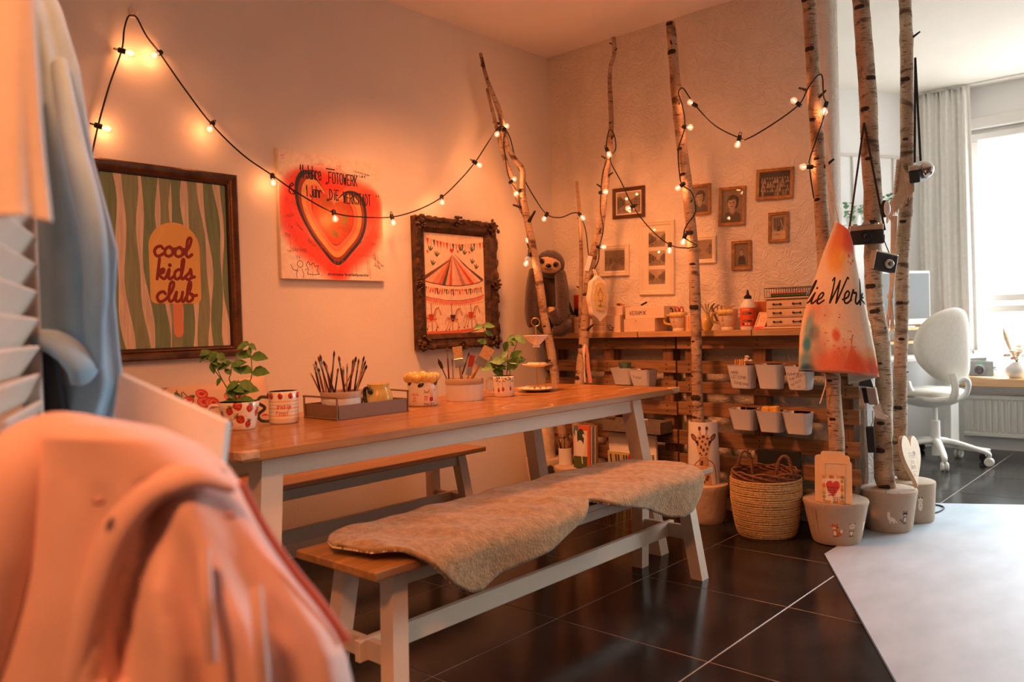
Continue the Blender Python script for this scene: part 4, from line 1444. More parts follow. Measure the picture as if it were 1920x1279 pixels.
for (s_, x, y, z, col, r_) in (("12", .03, .08, .03, (220, 70, 50), -.2), ("Lukka", .34, .085, .024, (220, 80, 60), 0), ("ZOE", .54, .10, .03, (226, 90, 60), -.1), ("Lisa Michel Sander", .71, .10, .016, (60, 40, 36), .1), ("alles Gute", .71, .13, .016, (60, 40, 36), .1),
                               ("Malu", .07, .53, .026, (110, 50, 40), -.35), ("Tim", .07, .60, .024, (110, 50, 40), .25), ("Carmen", .14, .575, .02, (70, 40, 36), .75), ("Mia", .04, .67, .026, (110, 50, 40), .2), ("Ronja", .24, .70, .026, _K, .55), ("Sandra und Tom", .26, .69, .022, (200, 80, 60), .5),
                               ("Klaus", .29, .735, .022, (200, 80, 60), .35), ("Glanfeld", .10, .785, .026, (70, 36, 30), 0), ("Tom", .06, .80, .018, (160, 60, 44), -.3), ("Jaqueline Lilli", .66, .765, .026, _K, -.62), ("Lea", .86, .70, .03, (110, 40, 34), -.1), ("Sandy", .87, .49, .022, (110, 50, 40), .1), ("Luna", .87, .51, .02, (110, 50, 40), .1),
                               ("Ines", .90, .61, .024, (130, 50, 40), .6), ("Vanessa Kurt", .72, .80, .02, (170, 70, 50), 0), ("Vio", .88, .79, .024, _K, .6), ("von Herzen", .88, .81, .022, _K, .6), ("Gute", .895, .87, .028, _K, .5), ("12 05 23", .48, .865, .026, (236, 110, 80), 0), ("Clara", .34, .90, .024, (220, 110, 80), -.1), ("Ida", .38, .93, .024, (220, 90, 70), .1)):
 _c.text(s_, x, y, z, col, max(.0022, z * .1), rot=r_, wid=.7, al=.85)
_c.text("Jetzt entscheiden am 4 Mai zum Mitmachtag unsere Aktion", .42, .965, .019, _K, .0024, wid=.46)
for (x, y0, y1) in ((.08, .68, .77), (.245, .82, .93), (.27, .84, .97), (.31, .83, .9), (.5, .93, .99), (.66, .82, .96), (.70, .84, .97), (.82, .82, .95), (.84, .83, .99), (.905, .76, .84), (.93, .78, .88)):
 _c.line([(x, y0), (x + .01, y1)], .005, (226, 70, 50), .7)
_c.ell(.165, .885, .028, .028, _K).ell(.165, .885, .024, .024, (240, 222, 196)).line([(.14, .92), (.13, .97), (.135, .99)], .004, _K).line([(.18, .92), (.195, .96), (.19, .99)], .004, _K).line([(.14, .94), (.10, .93), (.08, .89)], .004, _K)
_c.line([(.22, .89), (.24, .86), (.26, .89), (.29, .87), (.3, .9), (.335, .89), (.32, .93), (.34, .96), (.28, .965), (.23, .96), (.24, .92), (.22, .89)], .004, _K).line([(.21, .93), (.23, .92)], .004, _K)
_c.text("!!", .13, .85, .03, (80, 40, 34), .004)
_c.noise(.04, 60, (1, 1), 8)
m_heart = IMG('heart_canvas_print', _c, rough=0.65)
_t = thing('painted_canvas', 'square canvas with red sprayed heart and handwritten anniversary greeting on the wall', 'picture', (_x0, WY, _z0))
_cw = M('canvas_cloth', S(236, 220, 194), 0.85, 0.06, 60, 0.2, 300)
MB().box((_x0, WY - .022, _z0), (_x1, WY - .001, _z1), ch=.003).build('stretcher', _cw, _t, smooth=30)
MB().quad((_x0 + .002, WY - .0224, _z0 + .002), (_x1 - .002, WY - .0224, _z0 + .002), (_x1 - .002, WY - .0224, _z1 - .002), (_x0 + .002, WY - .0224, _z1 - .002)).build('painting', m_heart, _t, smooth=0)

# carousel picture in the carved frame
_x0, _x1, _z0, _z1 = wall_rect([(779, 402), (934, 416), (938, 646), (787, 663)], WY - 0.05)
_c = Cv(.46, .575, 1100, (246, 214, 178))
_R, _O, _G, _PK, _BR = (206, 66, 40), (228, 128, 64), (74, 84, 52), (238, 160, 130), (94, 44, 36)
for k in range(19):
 x = .02 + .0235 * k
 y = .035 + .022 * math.sin(PI * k / 18)
 _c.poly([(x, y), (x + .019, y + .001), (x + .011, y + .042)], (_R, _PK, _G, _R, _R, _O, _R, _PK, _G, _O, _R, _G, _PK, _PK, (170, 130, 110), _G, _PK, _R, _O)[k])
_c.poly(heart(.205, .085, .03, .03), _R)
_ap, _n = (.207, .12), 13
_bx = [(.0, .275), (.05, .285), (.098, .29), (.125, .295), (.15, .297), (.178, .298), (.2, .298), (.24, .298), (.275, .297), (.305, .293), (.345, .288), (.375, .283), (.41, .275), (.445, .262)]
_cols = [(240, 178, 140), (232, 150, 104), (218, 100, 70), _G, _PK, (206, 88, 48), (240, 190, 160), (236, 172, 140), (180, 124, 110), (240, 160, 120), (214, 84, 44), (240, 172, 140), (244, 200, 170)]
for k in range(_n):
 _c.poly([_ap, _bx[k], _bx[k + 1]], _cols[k])
_c.poly([(_ap[0] - .02, _ap[1] + .03), (.0, .245), (.0, .27), (_ap[0] - .02, _ap[1] + .036)], (120, 72, 52)).poly([(_ap[0] + .01, _ap[1] - .01), (.33, .19), (.45, .255), (.43, .265), (.3, .18)], (96, 56, 44))
_c.line(_bx, .005, _BR, smooth=3)
for k in range(26):
 x = .006 + .0168 * k
 y = .335 - .016 * ((k - 12) / 13) ** 2
 _c.ell(x, y, .005, g.uniform(.012, .022), (_R, _G, _O, _R, (150, 130, 90), _PK, (60, 50, 60))[int(g.integers(0, 7))], .9, 0, g.uniform(-.3, .3)).ell(x + .004, y - .012, .005, .005, (_R, _O, _G)[int(g.integers(0, 3))])
_lb = [(x, y + .085) for x, y in _bx]
_c.line(_lb, .004, _BR, smooth=3)
_c.poly(_lb + [(x, y + .022) for x, y in _lb][::-1], (236, 138, 112))
for k in range(28):
 x = .01 + .0156 * k
 y = .408 - .018 * ((k - 13) / 14) ** 2
 _c.ell(x, y, .0035, .006, (222, 140, 62))
for (bx, by, fl) in ((.045, .11, 1), (.09, .14, 0), (.06, .19, 0), (.27, .10, 1), (.30, .12, 0), (.36, .1, 1), (.36, .17, 0), (.39, .2, 0)):
 for q in range(3):
  a = -1.9 + q * .55
  _c.ell(bx + .018 * math.cos(a), by + .02 * math.sin(a), .004, .015, _G, 1, 0, a + PI / 2)
 if fl:
  _c.ell(bx - .018, by, .009, .008, (226, 90, 70))
for (hx, hy, px_) in ((.045, .485, .04), (.205, .49, .19), (.345, .475, .34)):
 _c.line([(px_, .40), (px_ + .006, .56)], .004, (120, 40, 44))
 _c.ell(hx - .01, hy, .045, .022, (222, 172, 130)).line([(hx + .02, hy - .005), (hx + .035, hy - .045), (hx + .052, hy - .052), (hx + .066, hy - .025)], .014, (222, 172, 130), smooth=4)
 for (dx, dy, ex, ey) in ((-.04, .01, -.06, .06), (-.03, .015, -.035, .055), (.02, .015, .04, .045), (.025, .01, .03, .06)):
  _c.line([(hx + dx, hy + dy), (hx + (dx + ex) / 2 + .006, hy + (dy + ey) / 2), (hx + ex, hy + ey)], .008, (222, 172, 130), smooth=4).ell(hx + ex, hy + ey + .004, .004, .006, _BR)
 _c.line([(hx + .012, hy - .01), (hx + .026, hy - .05), (hx + .05, hy - .062)], .006, (150, 96, 70), .9, smooth=4)
 _c.line([(hx - .055, hy - .005), (hx - .064, hy + .03)], .006, (214, 160, 120), smooth=4)
 _c.line([(hx + .054, hy - .045), (hx + .066, hy - .02)], .002, _BR).line([(hx - .05, hy - .012), (hx - .01, hy - .024), (hx + .025, hy - .005)], .0018, (200, 140, 110))
 _c.poly([(hx - .025, hy - .026), (hx + .012, hy - .026), (hx + .008, hy + .006), (hx - .006, hy + .016), (hx - .02, hy + .006)], _R if hx != .205 else (60, 46, 50)).line([(hx - .04, hy - .004), (hx + .03, hy + .004)], .006, _R)
_c.poly([(0, .555), (.2, .555), (.34, .545), (.46, .515), (.46, .532), (.34, .562), (.2, .575), (0, .575)], (226, 110, 66)).line([(0, .573), (.2, .576), (.34, .566), (.46, .535)], .005, _BR, smooth=3)
_c.noise(.05, 40, (1, 1), 9)
m_carousel = IMG('carousel_print', _c, rough=0.6)
m_carved = M('carved_gilt', S(84, 56, 32), 0.42, 0.75, 26, 0.6, 60, metal=0.35)
_t = thing('carved_picture_frame', 'carousel painting with pennants in a heavy dark carved frame', 'picture', (_x0, WY, _z0))
_fw = .085
frame_ring(MB(), _x0 + .006, _x1 - .006, _z0 + .006, _z1 - .006, [(0, 0.001), (0, .042), (.010, .052), (.022, .050), (.034, .040), (.050, .034), (.056, .038), (.062, .034), (.078, .018), (.084, .012)], PLW).build('frame', m_carved, _t, smooth=30)
mb = MB()


def _ornament(cx, cz, sc_, seed):
 mb = MB()
 q = np.random.default_rng(seed)
 for k in range(14):
  a = 2 * PI * k / 14
  r_ = sc_ * q.uniform(.25, .85)
  mb.ball((cx + r_ * math.cos(a), WY - .046 - q.uniform(0, .008), cz + r_ * math.sin(a)), 1, 7, 5, (sc_ * q.uniform(.16, .3), .010, sc_ * q.uniform(.12, .28)), RYm(a))
 mb.ball((cx, WY - .052, cz), 1, 9, 6, (sc_ * .36, .012, sc_ * .36))
 mb.build('carved_ornament', m_carved, _t, smooth=60, kind='stuff')


for k, (cx, cz) in enumerate(((_x0 + .035, _z0 + .035), (_x1 - .035, _z0 + .035), (_x1 - .035, _z1 - .035), (_x0 + .035, _z1 - .035))):
 _ornament(cx, cz, .052, k)
for k, (cx, cz) in enumerate((((_x0 + _x1) / 2, _z0 + .02), ((_x0 + _x1) / 2, _z1 - .02), (_x0 + .02, (_z0 + _z1) / 2), (_x1 - .02, (_z0 + _z1) / 2))):
 _ornament(cx, cz, .038, 10 + k)
mb = MB()
for k in range(60):
 s_ = g.random()
 sd = k % 4
 u = g.uniform(.1, .9)
 cx, cz = ((_x0 + (_x1 - _x0) * u, _z0 + .016), (_x0 + (_x1 - _x0) * u, _z1 - .016), (_x0 + .016, _z0 + (_z1 - _z0) * u), (_x1 - .016, _z0 + (_z1 - _z0) * u))[sd]
 mb.ball((cx, WY - .05, cz), 1, 7, 5, (.012 if sd > 1 else .026, .007, .026 if sd > 1 else .012), RYm(g.uniform(-.5, .5)))
mb.build('carved_scrolls', m_carved, _t, smooth=60, kind='stuff')
_i = .084
MB().quad((_x0 + _i, WY - .013, _z0 + _i), (_x1 - _i, WY - .013, _z0 + _i), (_x1 - _i, WY - .013, _z1 - _i), (_x0 + _i, WY - .013, _z1 - _i)).build('painting', m_carousel, _t, smooth=0)

# ------------------------------------------------------------------ old photographs on the back wall
SEP = lambda v: (30 + 190 * v, 24 + 172 * v, 18 + 142 * v)


def photo_portrait(w, h, seed, woman=True, far=False):
 c = Cv(w, h, 900 if w < .2 else 500, SEP(.42))
 q = np.random.default_rng(seed)
 cx, cy, r = w * .5, h * (.40 if not far else .36), w * (.25 if not far else .15)
 c.ell(cx, cy, w * .7, h * .5, SEP(.55), .8, .8)
 c.poly([(cx - w * .42, h), (cx - w * .34, h * .74), (cx - r * .45, cy + r * 1.35), (cx + r * .5, cy + r * 1.35), (cx + w * .40, h * .76), (cx + w * .46, h)] if not far else [(cx - w * .28, h * .9), (cx - w * .24, h * .6), (cx - r * .4, cy + r * 1.2), (cx + r * .4, cy + r * 1.2), (cx + w * .24, h * .6), (cx + w * .3, h * .9)], SEP(.28 if woman else .14))
 c.poly([(cx - r * .4, cy + r * .6), (cx + r * .4, cy + r * .6), (cx + r * .5, cy + r * 1.5), (cx, cy + r * 2.0), (cx - r * .5, cy + r * 1.5)], SEP(.72))
 if woman:
  c.ell(cx + r * .15, cy - r * .35, r * 1.15, r * 1.1, SEP(.13)).ell(cx + r * .7, cy + r * .3, r * .45, r * .7, SEP(.13))
 else:
  c.ell(cx, cy - r * .45, r * .95, r * .85, SEP(.16))
 c.ell(cx - r * .06, cy + r * .08, r * .8, r * 1.05, SEP(.78)).ell(cx + r * .4, cy + r * .15, r * .4, r * .9, SEP(.55), .6, .5)
 if woman:
  c.ell(cx - r * .1, cy - r * .85, r * .8, r * .3, SEP(.2), 1, .2, -.2)
 for s_ in (-1, 1):
  c.ell(cx + s_ * r * .34 - r * .1, cy - r * .02, r * .14, r * .07, SEP(.12)).line([(cx + s_ * r * .5 - r * .1, cy - r * .2), (cx + s_ * r * .2 - r * .1, cy - r * .22)], r * .07, SEP(.25))
 c.line([(cx - r * .12, cy), (cx - r * .2, cy + r * .35), (cx - r * .02, cy + r * .38)], r * .06, SEP(.5)).ell(cx - r * .12, cy + r * .64, r * .24, r * .07, SEP(.22))
 if woman:
  c.line([(cx - r * .6, cy + r * 1.5), (cx, cy + r * 2.2), (cx + r * .7, cy + r * 1.5)], r * .1, SEP(.66))
 return c.noise(.06, 30, (1, 1), seed)


def photo_street(w, h, seed, lt=.8):
 c = Cv(w, h, 900, SEP(lt))
 q = np.random.default_rng(seed)
 hy, vx = h * q.uniform(.48, .58), w * q.uniform(.4, .62)
 c.poly([(0, h), (0, h * .8), (vx, hy), (w, h * .78), (w, h)], SEP(.62))
 for sd in (0, 1):
  x, k = (0, 0)
  for k in range(6):
   t0, t1 = 1 - .78 ** k if k else 0, 1 - .78 ** (k + 1)
   X = lambda t: (vx * t) if sd == 0 else w - (w - vx) * t
   top = h * q.uniform(.05, .2)
   a, b = top + (hy - top) * t0, top + (hy - top) * t1
   lo0, lo1 = h * .82 + (hy - h * .82) * t0, h * .82 + (hy - h * .82) * t1
   v = q.uniform(.18, .55)
   c.poly([(X(t0), a), ((X(t0) + X(t1)) / 2, (a + b) / 2 - h * .05), (X(t1), b), (X(t1), lo1), (X(t0), lo0)], SEP(v))
   for m_ in range(3):
    for n_ in range(2):
     u = t0 + (t1 - t0) * (.25 + .45 * n_)
     yy = (a + (lo0 - a) * (.25 + .22 * m_)) * (1 - .5) + (b + (lo1 - b) * (.25 + .22 * m_)) * .5
     ww = abs(X(t1) - X(t0)) * .16
     c.rect(X(u) - ww / 2, yy, ww, (lo0 - a) * .1, SEP(.08 if v > .3 else .65))
 for k in range(9):
  x, y = q.uniform(.1, .9) * w, q.uniform(.7, .9) * h
  c.ell(x, y, w * .012, h * .045, SEP(.12))
 return c.noise(.1, 50, (1, 1), seed)


def photo_group(w, h, seed):
 c = Cv(w, h, 900, SEP(.10))
 q = np.random.default_rng(seed)
 for row in range(4):
  for k in range(11):
   x, y = w * (.08 + .084 * k + .03 * (row % 2)), h * (.28 + .18 * row) + q.uniform(-.01, .01) * h
   c.ell(x, y + h * .1, w * .038, h * .1, SEP(q.choice([.12, .2, .55, .7])), .9).ell(x, y - h * .02, w * .022, h * .045, SEP(.66))
 return c.noise(.2, 50, (1, 1), seed)


def photo_snow(w, h, seed):
 c = Cv(w, h, 900, SEP(.72))
 c.poly([(w * .1, h * .1), (w * .9, h * .05), (w * .9, h * .6), (w * .15, h * .62)], SEP(.45))
 for k in range(4):
  c.rect(w * (.2 + .18 * k), h * .12, w * .06, h * .42, SEP(.15))
 c.line([(w * .62, h * .2), (w * .88, h * .62)], w * .05, SEP(.85)).ell(w * .5, h * .6, w * .12, h * .16, SEP(.2)).ell(w * .48, h * .42, w * .06, h * .05, SEP(.5))
 c.poly([(0, h * .68), (w, h * .66), (w, h), (0, h)], SEP(.88)).ell(w * .4, h * .8, w * .2, h * .03, SEP(.5), .7, .4)
 return c.noise(.1, 40, (1, 1), seed)


m_fgold = M('old_gold_frame', S(196, 150, 96), 0.4, 0.35, 40, 0.3, 120, metal=0.35)
m_fbrown = M('walnut_frame', S(96, 60, 36), 0.4, 0.3, 20, 0.1, 60)
m_fwhite = M('cream_frame', S(232, 218, 192), 0.5, 0.08, 20, 0.1, 80)
m_mount = M('cream_mount', S(236, 222, 198), 0.9, 0.03, 40)
m_pglass, _nt, _p = _nodes('picture_glass')
_tr, _mx, _gl = _nt.nodes.new('ShaderNodeBsdfTransparent'), _nt.nodes.new('ShaderNodeMixShader'), _nt.nodes.new('ShaderNodeBsdfGlossy')
_gl.inputs['Roughness'].default_value = 0.03
_mx.inputs[0].default_value = 0.06
_nt.links.new(_tr.outputs[0], _mx.inputs[1])
_nt.links.new(_gl.outputs[0], _mx.inputs[2])
_nt.links.new(_mx.outputs[0], _nt.nodes['Material Output'].inputs[0])


def back_frame(px, label, mat, fw, photo, mount=0.0, tilt=0.0, shape=None):
 """px: TL and BR pixels of the outer frame on the back wall"""
 a, b = PX(*px[0], WX - .01), PX(*px[1], WX - .01)
 y1, z1, y0, z0 = a[1], a[2], b[1], b[2]         # y1 is the far (viewer's first) side
 if shape:
  cy, cz, w, h = (y0 + y1) / 2, (z0 + z1) / 2, *shape
  y0, y1, z0, z1 = cy - w / 2, cy + w / 2, cz - h / 2, cz + h / 2
 t = thing('photo_frame', label, 'picture', (WX, (y0 + y1) / 2, (z0 + z1) / 2), None)
 frame_ring(MB(), y0, y1, z0, z1, [(0, .001), (0, .014), (fw * .2, .018), (fw * .5, .013), (fw * .7, .015), (fw, .009), (fw, .006)], PBW).build('frame', mat, t, smooth=30)
 i = fw
 if mount:
  frame_ring(MB(), y0 + i - .001, y1 - i + .001, z0 + i - .001, z1 - i + .001, [(0, .007), (mount, .007), (mount + .001, .006)], PBW).build('mount', m_mount, t, smooth=0)
  i += mount
 ph = photo if isinstance(photo, list) else [photo]
 n = len(ph)
 H = (z1 - z0 - 2 * i)
 for k, f in enumerate(ph):
  zz1 = z1 - i - k * (H + (.022 if n > 1 else 0)) / n
  zz0 = zz1 - (H - .022 * (n - 1)) / n
  cv = f(y1 - y0 - 2 * i, zz1 - zz0)
  mb = MB().quad((WX - .0055, y1 - i, zz0), (WX - .0055, y0 + i, zz0), (WX - .0055, y0 + i, zz1), (WX - .0055, y1 - i, zz1))
  mb.build('photograph', IMG('old_photograph', cv, rough=0.5), t, smooth=0)
 if n > 1:
  MB().quad((WX - .005, y1 - i - .0, z0 + i), (WX - .005, y0 + i, z0 + i), (WX - .005, y0 + i, z1 - i), (WX - .005, y1 - i, z1 - i)).build('backing', m_mount, t, smooth=0)
 j = fw - .001
 MB().quad((WX - .0085, y1 - j, z0 + j), (WX - .0085, y0 + j, z0 + j), (WX - .0085, y0 + j, z1 - j), (WX - .0085, y1 - j, z1 - j)).build('glass', m_pglass, t, smooth=0)
 if abs(tilt) > 0:
  t.rotation_euler = (tilt, 0, 0)
 return t


back_frame(((1148, 356), (1209, 405)), 'walnut frame with street photo, beside the tall crooked branch', m_fbrown, .022, lambda w, h: photo_street(w, h, 3), .008, .03)
back_frame(((1296, 350), (1327, 399)), 'small gold frame of a laughing woman, half behind the birch trunk', m_fgold, .016, lambda w, h: photo_portrait(w, h, 5), 0, .03, (.135, .17))
back_frame(((1347, 354), (1398, 420)), 'gold frame with large portrait of a woman with dark curled hair', m_fgold, .017, lambda w, h: photo_portrait(w, h, 6), 0, .05)
back_frame(((1417, 321), (1488, 369)), 'wide gold frame with a dark crowded group photo', m_fgold, .018, lambda w, h: photo_group(w, h, 7), 0, .06)
back_frame(((1440, 400), (1479, 452)), 'small grey gold frame with a snowy house photo', m_fgold, .016, lambda w, h: photo_snow(w, h, 8), 0, .03)
back_frame(((1124, 462), (1180, 516)), 'cream frame with street photo low beside the hanging plush pouch', m_fwhite, .03, lambda w, h: photo_street(w, h, 9, .5), .004, .03)
back_frame(((1197, 419), (1266, 551)), 'tall cream frame holding three street photos one above another', m_fwhite, .026, [lambda w, h: photo_street(w, h, 12), lambda w, h: photo_street(w, h, 13), lambda w, h: photo_street(w, h, 14)], .036, .03)
back_frame(((1290, 446), (1343, 492)), 'wavy cream frame with town photo peeking out behind the trunk', m_fwhite, .024, lambda w, h: photo_street(w, h, 15, .6), 0, .03)
back_frame(((1371, 453), (1409, 505)), 'dim gold frame with small standing figure in dark suit', m_fgold, .018, lambda w, h: photo_portrait(w, h, 16, False, True), 0, .02)
# ------------------------------------------------------------------ string light
m_cable = M('black_cable', S(20, 17, 16), 0.5, 0.2, 30)
m_bulb, _nt, _p = _nodes('clear_bulb')
_tr, _mx, _gl, _lw = _nt.nodes.new('ShaderNodeBsdfTransparent'), _nt.nodes.new('ShaderNodeMixShader'), _nt.nodes.new('ShaderNodeBsdfGlossy'), _nt.nodes.new('ShaderNodeLayerWeight')
_gl.inputs['Roughness'].default_value = 0.02
_lw.inputs[0].default_value = 0.35
_nt.links.new(_lw.outputs['Facing'], _mx.inputs[0])
_em, _ads = _nt.nodes.new('ShaderNodeEmission'), _nt.nodes.new('ShaderNodeAddShader')
_em.inputs[0].default_value, _em.inputs[1].default_value = (1.0, 0.5, 0.24, 1), 0.5
_nt.links.new(_tr.outputs[0], _ads.inputs[0])
_nt.links.new(_em.outputs[0], _ads.inputs[1])
_nt.links.new(_ads.outputs[0], _mx.inputs[1])
_nt.links.new(_gl.outputs[0], _mx.inputs[2])
_nt.links.new(_mx.outputs[0], _nt.nodes['Material Output'].inputs[0])
m_fil, _nt, _p = _nodes('glowing_filament')
_em = _nt.nodes.new('ShaderNodeEmission')
_em.inputs[0].default_value = (1.0, 0.52, 0.22, 1)
_em.inputs[1].default_value = 34.0
_nt.links.new(_em.outputs[0], _nt.nodes['Material Output'].inputs[0])
BULB_W = 0.6
YW = 3.245
T1D = 3.115


def LP(px, py, k, v):
 return PY(px, py, v) if k == 'Y' else PX(px, py, v)


sl = thing('string_light', 'black festoon light cable with clear glowing bulbs strung along wall and trunks', 'string light', PY(248, 30, YW))
_sA = [(150, 400, 'Y', 3.25), (166, 320, 'Y', 3.25), (184, 236, 'Y', 3.245), (205, 160, 'Y', 3.245), (228, 95, 'Y', 3.24), (233, 55, 'Y', 3.24), (240, 32, 'Y', 3.235), (248, 29, 'Y', 3.235), (257, 34, 'Y', 3.235), (275, 68, 'Y', 3.24), (299, 99, 'Y', 3.24), (345, 165, 'Y', 3.235),
       (397, 233, 'Y', 3.23), (455, 290, 'Y', 3.225), (511, 329, 'Y', 3.22), (560, 363, 'Y', 3.215), (626, 399, 'Y', 3.21), (680, 407, 'Y', 3.205), (735, 407, 'Y', 3.2), (785, 393, 'Y', 3.19), (828, 370, 'Y', 3.18), (862, 338, 'Y', 3.165), (891, 304, 'Y', 3.15), (912, 272, 'Y', 3.14), (929, 246, 'Y', 3.12), (936, 238, 'Y', 3.11),
       (944, 236, 'Y', 3.105), (948, 246, 'Y', 3.10), (944, 262, 'Y', 3.10), (947, 290, 'Y', 3.10), (951, 320, 'Y', 3.09), (958, 341, 'Y', 3.08), (970, 359, 'Y', 3.07), (975, 385, 'Y', 3.06), (986, 408, 'Y', 3.06), (994, 440, 'Y', 3.05), (991, 478, 'Y', 3.04), (1002, 470, 'Y', 3.03)]
_sB = [(946, 240, 'Y', 3.10), (956, 258, 'Y', 3.09), (963, 285, 'Y', 3.09), (968, 305, 'Y', 3.085), (982, 335, 'Y', 3.07), (1003, 372, 'Y', 3.0), (1025, 402, 'X', 3.74), (1050, 408, 'X', 3.77), (1076, 399, 'X', 3.83), (1088, 404, 'X', 3.83), (1098, 432, 'X', 3.83), (1102, 465, 'X', 3.82), (1105, 485, 'X', 3.81), (1112, 505, 'X', 3.79), (1122, 488, 'X', 3.79), (1124, 463, 'X', 3.79), (1131, 430, 'X', 3.80),
       (1126, 395, 'X', 3.81), (1127, 360, 'X', 3.81), (1130, 325, 'X', 3.81), (1137, 300, 'X', 3.81), (1137, 270, 'X', 3.82), (1143, 243, 'X', 3.82), (1152, 255, 'X', 3.82), (1154, 280, 'X', 3.82), (1144, 300, 'X', 3.82), (1165, 342, 'X', 3.82), (1187, 387, 'X', 3.82), (1220, 430, 'X', 3.81), (1256, 459, 'X', 3.79), (1285, 465, 'X', 3.765), (1306, 462, 'X', 3.755), (1298, 455, 'X', 3.755), (1283, 444, 'X', 3.75),
       (1286, 425, 'X', 3.75), (1303, 400, 'X', 3.745), (1303, 380, 'X', 3.745), (1296, 360, 'X', 3.745), (1279, 346, 'X', 3.75), (1274, 325, 'X', 3.75), (1272, 280, 'X', 3.755), (1284, 238, 'X', 3.76), (1280, 200, 'X', 3.76), (1272, 174, 'X', 3.755), (1280, 165, 'X', 3.755), (1291, 180, 'X', 3.76), (1303, 197, 'X', 3.765), (1340, 235, 'X', 3.77), (1387, 259, 'X', 3.775), (1402, 260, 'X', 3.775), (1450, 232, 'X', 3.77), (1498, 196, 'X', 3.765), (1515, 165, 'X', 3.76),
       (1534, 141, 'X', 3.755), (1542, 145, 'X', 3.77), (1544, 180, 'X', 3.77), (1549, 197, 'X', 3.77), (1540, 235, 'X', 3.765), (1519, 295, 'X', 3.75), (1518, 313, 'X', 3.75), (1521, 340, 'X', 3.755), (1526, 372, 'X', 3.76)]
for _sg in (_sA, _sB):
 MB().tube(smooth_path([LP(*q) for q in _sg], 6), 0.0034, 6).build('cable', m_cable, sl, smooth=60)
_bulbs = [(228, 95, 243, 101, 'Y', 3.235), (299, 99, 281, 107, 'Y', 3.235), (184, 236, 201, 243, 'Y', 3.235), (398, 233, 391, 242, 'Y', 3.215), (511, 331, 510, 344, 'Y', 3.21), (626, 399, 626, 411, 'Y', 3.2), (735, 407, 735, 419, 'Y', 3.19), (828, 370, 826, 381, 'Y', 3.17),
          (890, 304, 900, 314, 'Y', 3.14), (936, 244, 930, 255, 'Y', 3.09), (945, 243, 951, 235, 'Y', 3.09), (958, 341, 965, 335, 'Y', 3.07), (973, 358, 965, 366, 'Y', 3.05), (1025, 402, 1020, 411, 'X', 3.72), (1087, 402, 1093, 409, 'X', 3.8), (993, 478, 987, 490, 'Y', 3.02), (990, 486, 984, 499, 'Y', 3.02), (992, 460, 989, 449, 'Y', 3.04), (1138, 281, 1142, 290, 'X', 3.80), (1127, 361, 1134, 360, 'X', 3.78),
          (1123, 463, 1131, 463, 'X', 3.765), (1187, 387, 1176, 392, 'X', 3.805), (1256, 459, 1255, 470, 'X', 3.78), (1280, 346, 1270, 353, 'X', 3.735), (1284, 443, 1280, 456, 'X', 3.735), (1284, 238, 1295, 239, 'X', 3.75), (1303, 197, 1296, 193, 'X', 3.755), (1386, 259, 1383, 271, 'X', 3.765), (1498, 196, 1488, 188, 'X', 3.755), (1549, 196, 1546, 206, 'X', 3.765), (1519, 313, 1508, 313, 'X', 3.74)]
for _n, (sx, sy, bx, by, k, v) in enumerate(_bulbs):
 s_, b_ = LP(sx, sy, k, v), LP(bx, by, k, v)
 d = nrm(b_ - s_)
 if k == 'Y' and v > 3.13:
  d = nrm(d + np.array([0, -0.35, 0]))
 ref = np.array([0, 0, 1.0]) if abs(d[2]) < .9 else np.array([1.0, 0, 0])
 a = nrm(np.cross(ref, d))
 R = np.stack([a, np.cross(d, a), d], 1)
 so = MB().lathe([(.0001, -.014), (.008, -.014), (.0105, -.010), (.0105, .012), (.0095, .014), (.0001, .014)], s_, 12, R=R)
 if _n % 3 == 0 or _n in (2, 8, 27):
  so.tube([s_ - d * .014 + (a * math.cos(t) + d * math.sin(t)) * .008 - d * .007 for t in np.linspace(0, 2 * PI, 12, endpoint=False)], .0018, 5, closed=True)
 so.build('socket', m_cable, sl, smooth=40)
 c0 = s_ + d * .014
 gl = MB().lathe([(.0075, 0), (.0085, .003), (.0135, .008), (.0165, .015), (.017, .020), (.0155, .027), (.011, .033), (.0055, .0360), (.0001, .0365)], c0, 14, R=R)
 bo = gl.build('bulb', m_bulb, sl, smooth=80)
 MB().tube([c0 + d * .008 + a * .002, c0 + d * .014 + a * .003, c0 + d * .021, c0 + d * .014 - a * .003, c0 + d * .008 - a * .002], .0018, 6).build('filament', m_fil, bo, smooth=60)
 l = bpy.data.lights.new('bulb_light', 'POINT')
 l.energy = BULB_W
 l.color = WARM
 l.shadow_soft_size = 0.006
 lo = bpy.data.objects.new('bulb_light', l)
 COL.objects.link(lo)
 lo.location = tuple(c0 + d * .018)
_h = PY(247, 28, WY)
_t = thing('wall_hook', 'small clear adhesive hook holding the festoon cable', 'hook', _h)
m_clear = M('clear_plastic', S(236, 214, 190), 0.2, 0.05, 20)
_mb = MB().box((_h[0] - .012, WY - .004, _h[2] - .012), (_h[0] + .012, WY - .0005, _h[2] + .022), ch=.001)
_mb.tube([(_h[0] - .008, WY - .004, _h[2]), (_h[0] - .008, WY - .03, _h[2] - .004), (_h[0] - .008, WY - .038, _h[2] + .01)], .003, 6)
_mb.tube([(_h[0] + .008, WY - .004, _h[2]), (_h[0] + .008, WY - .03, _h[2] - .004), (_h[0] + .008, WY - .038, _h[2] + .01)], .003, 6)
_mb.build('hook_plate', m_clear, _t, smooth=40)
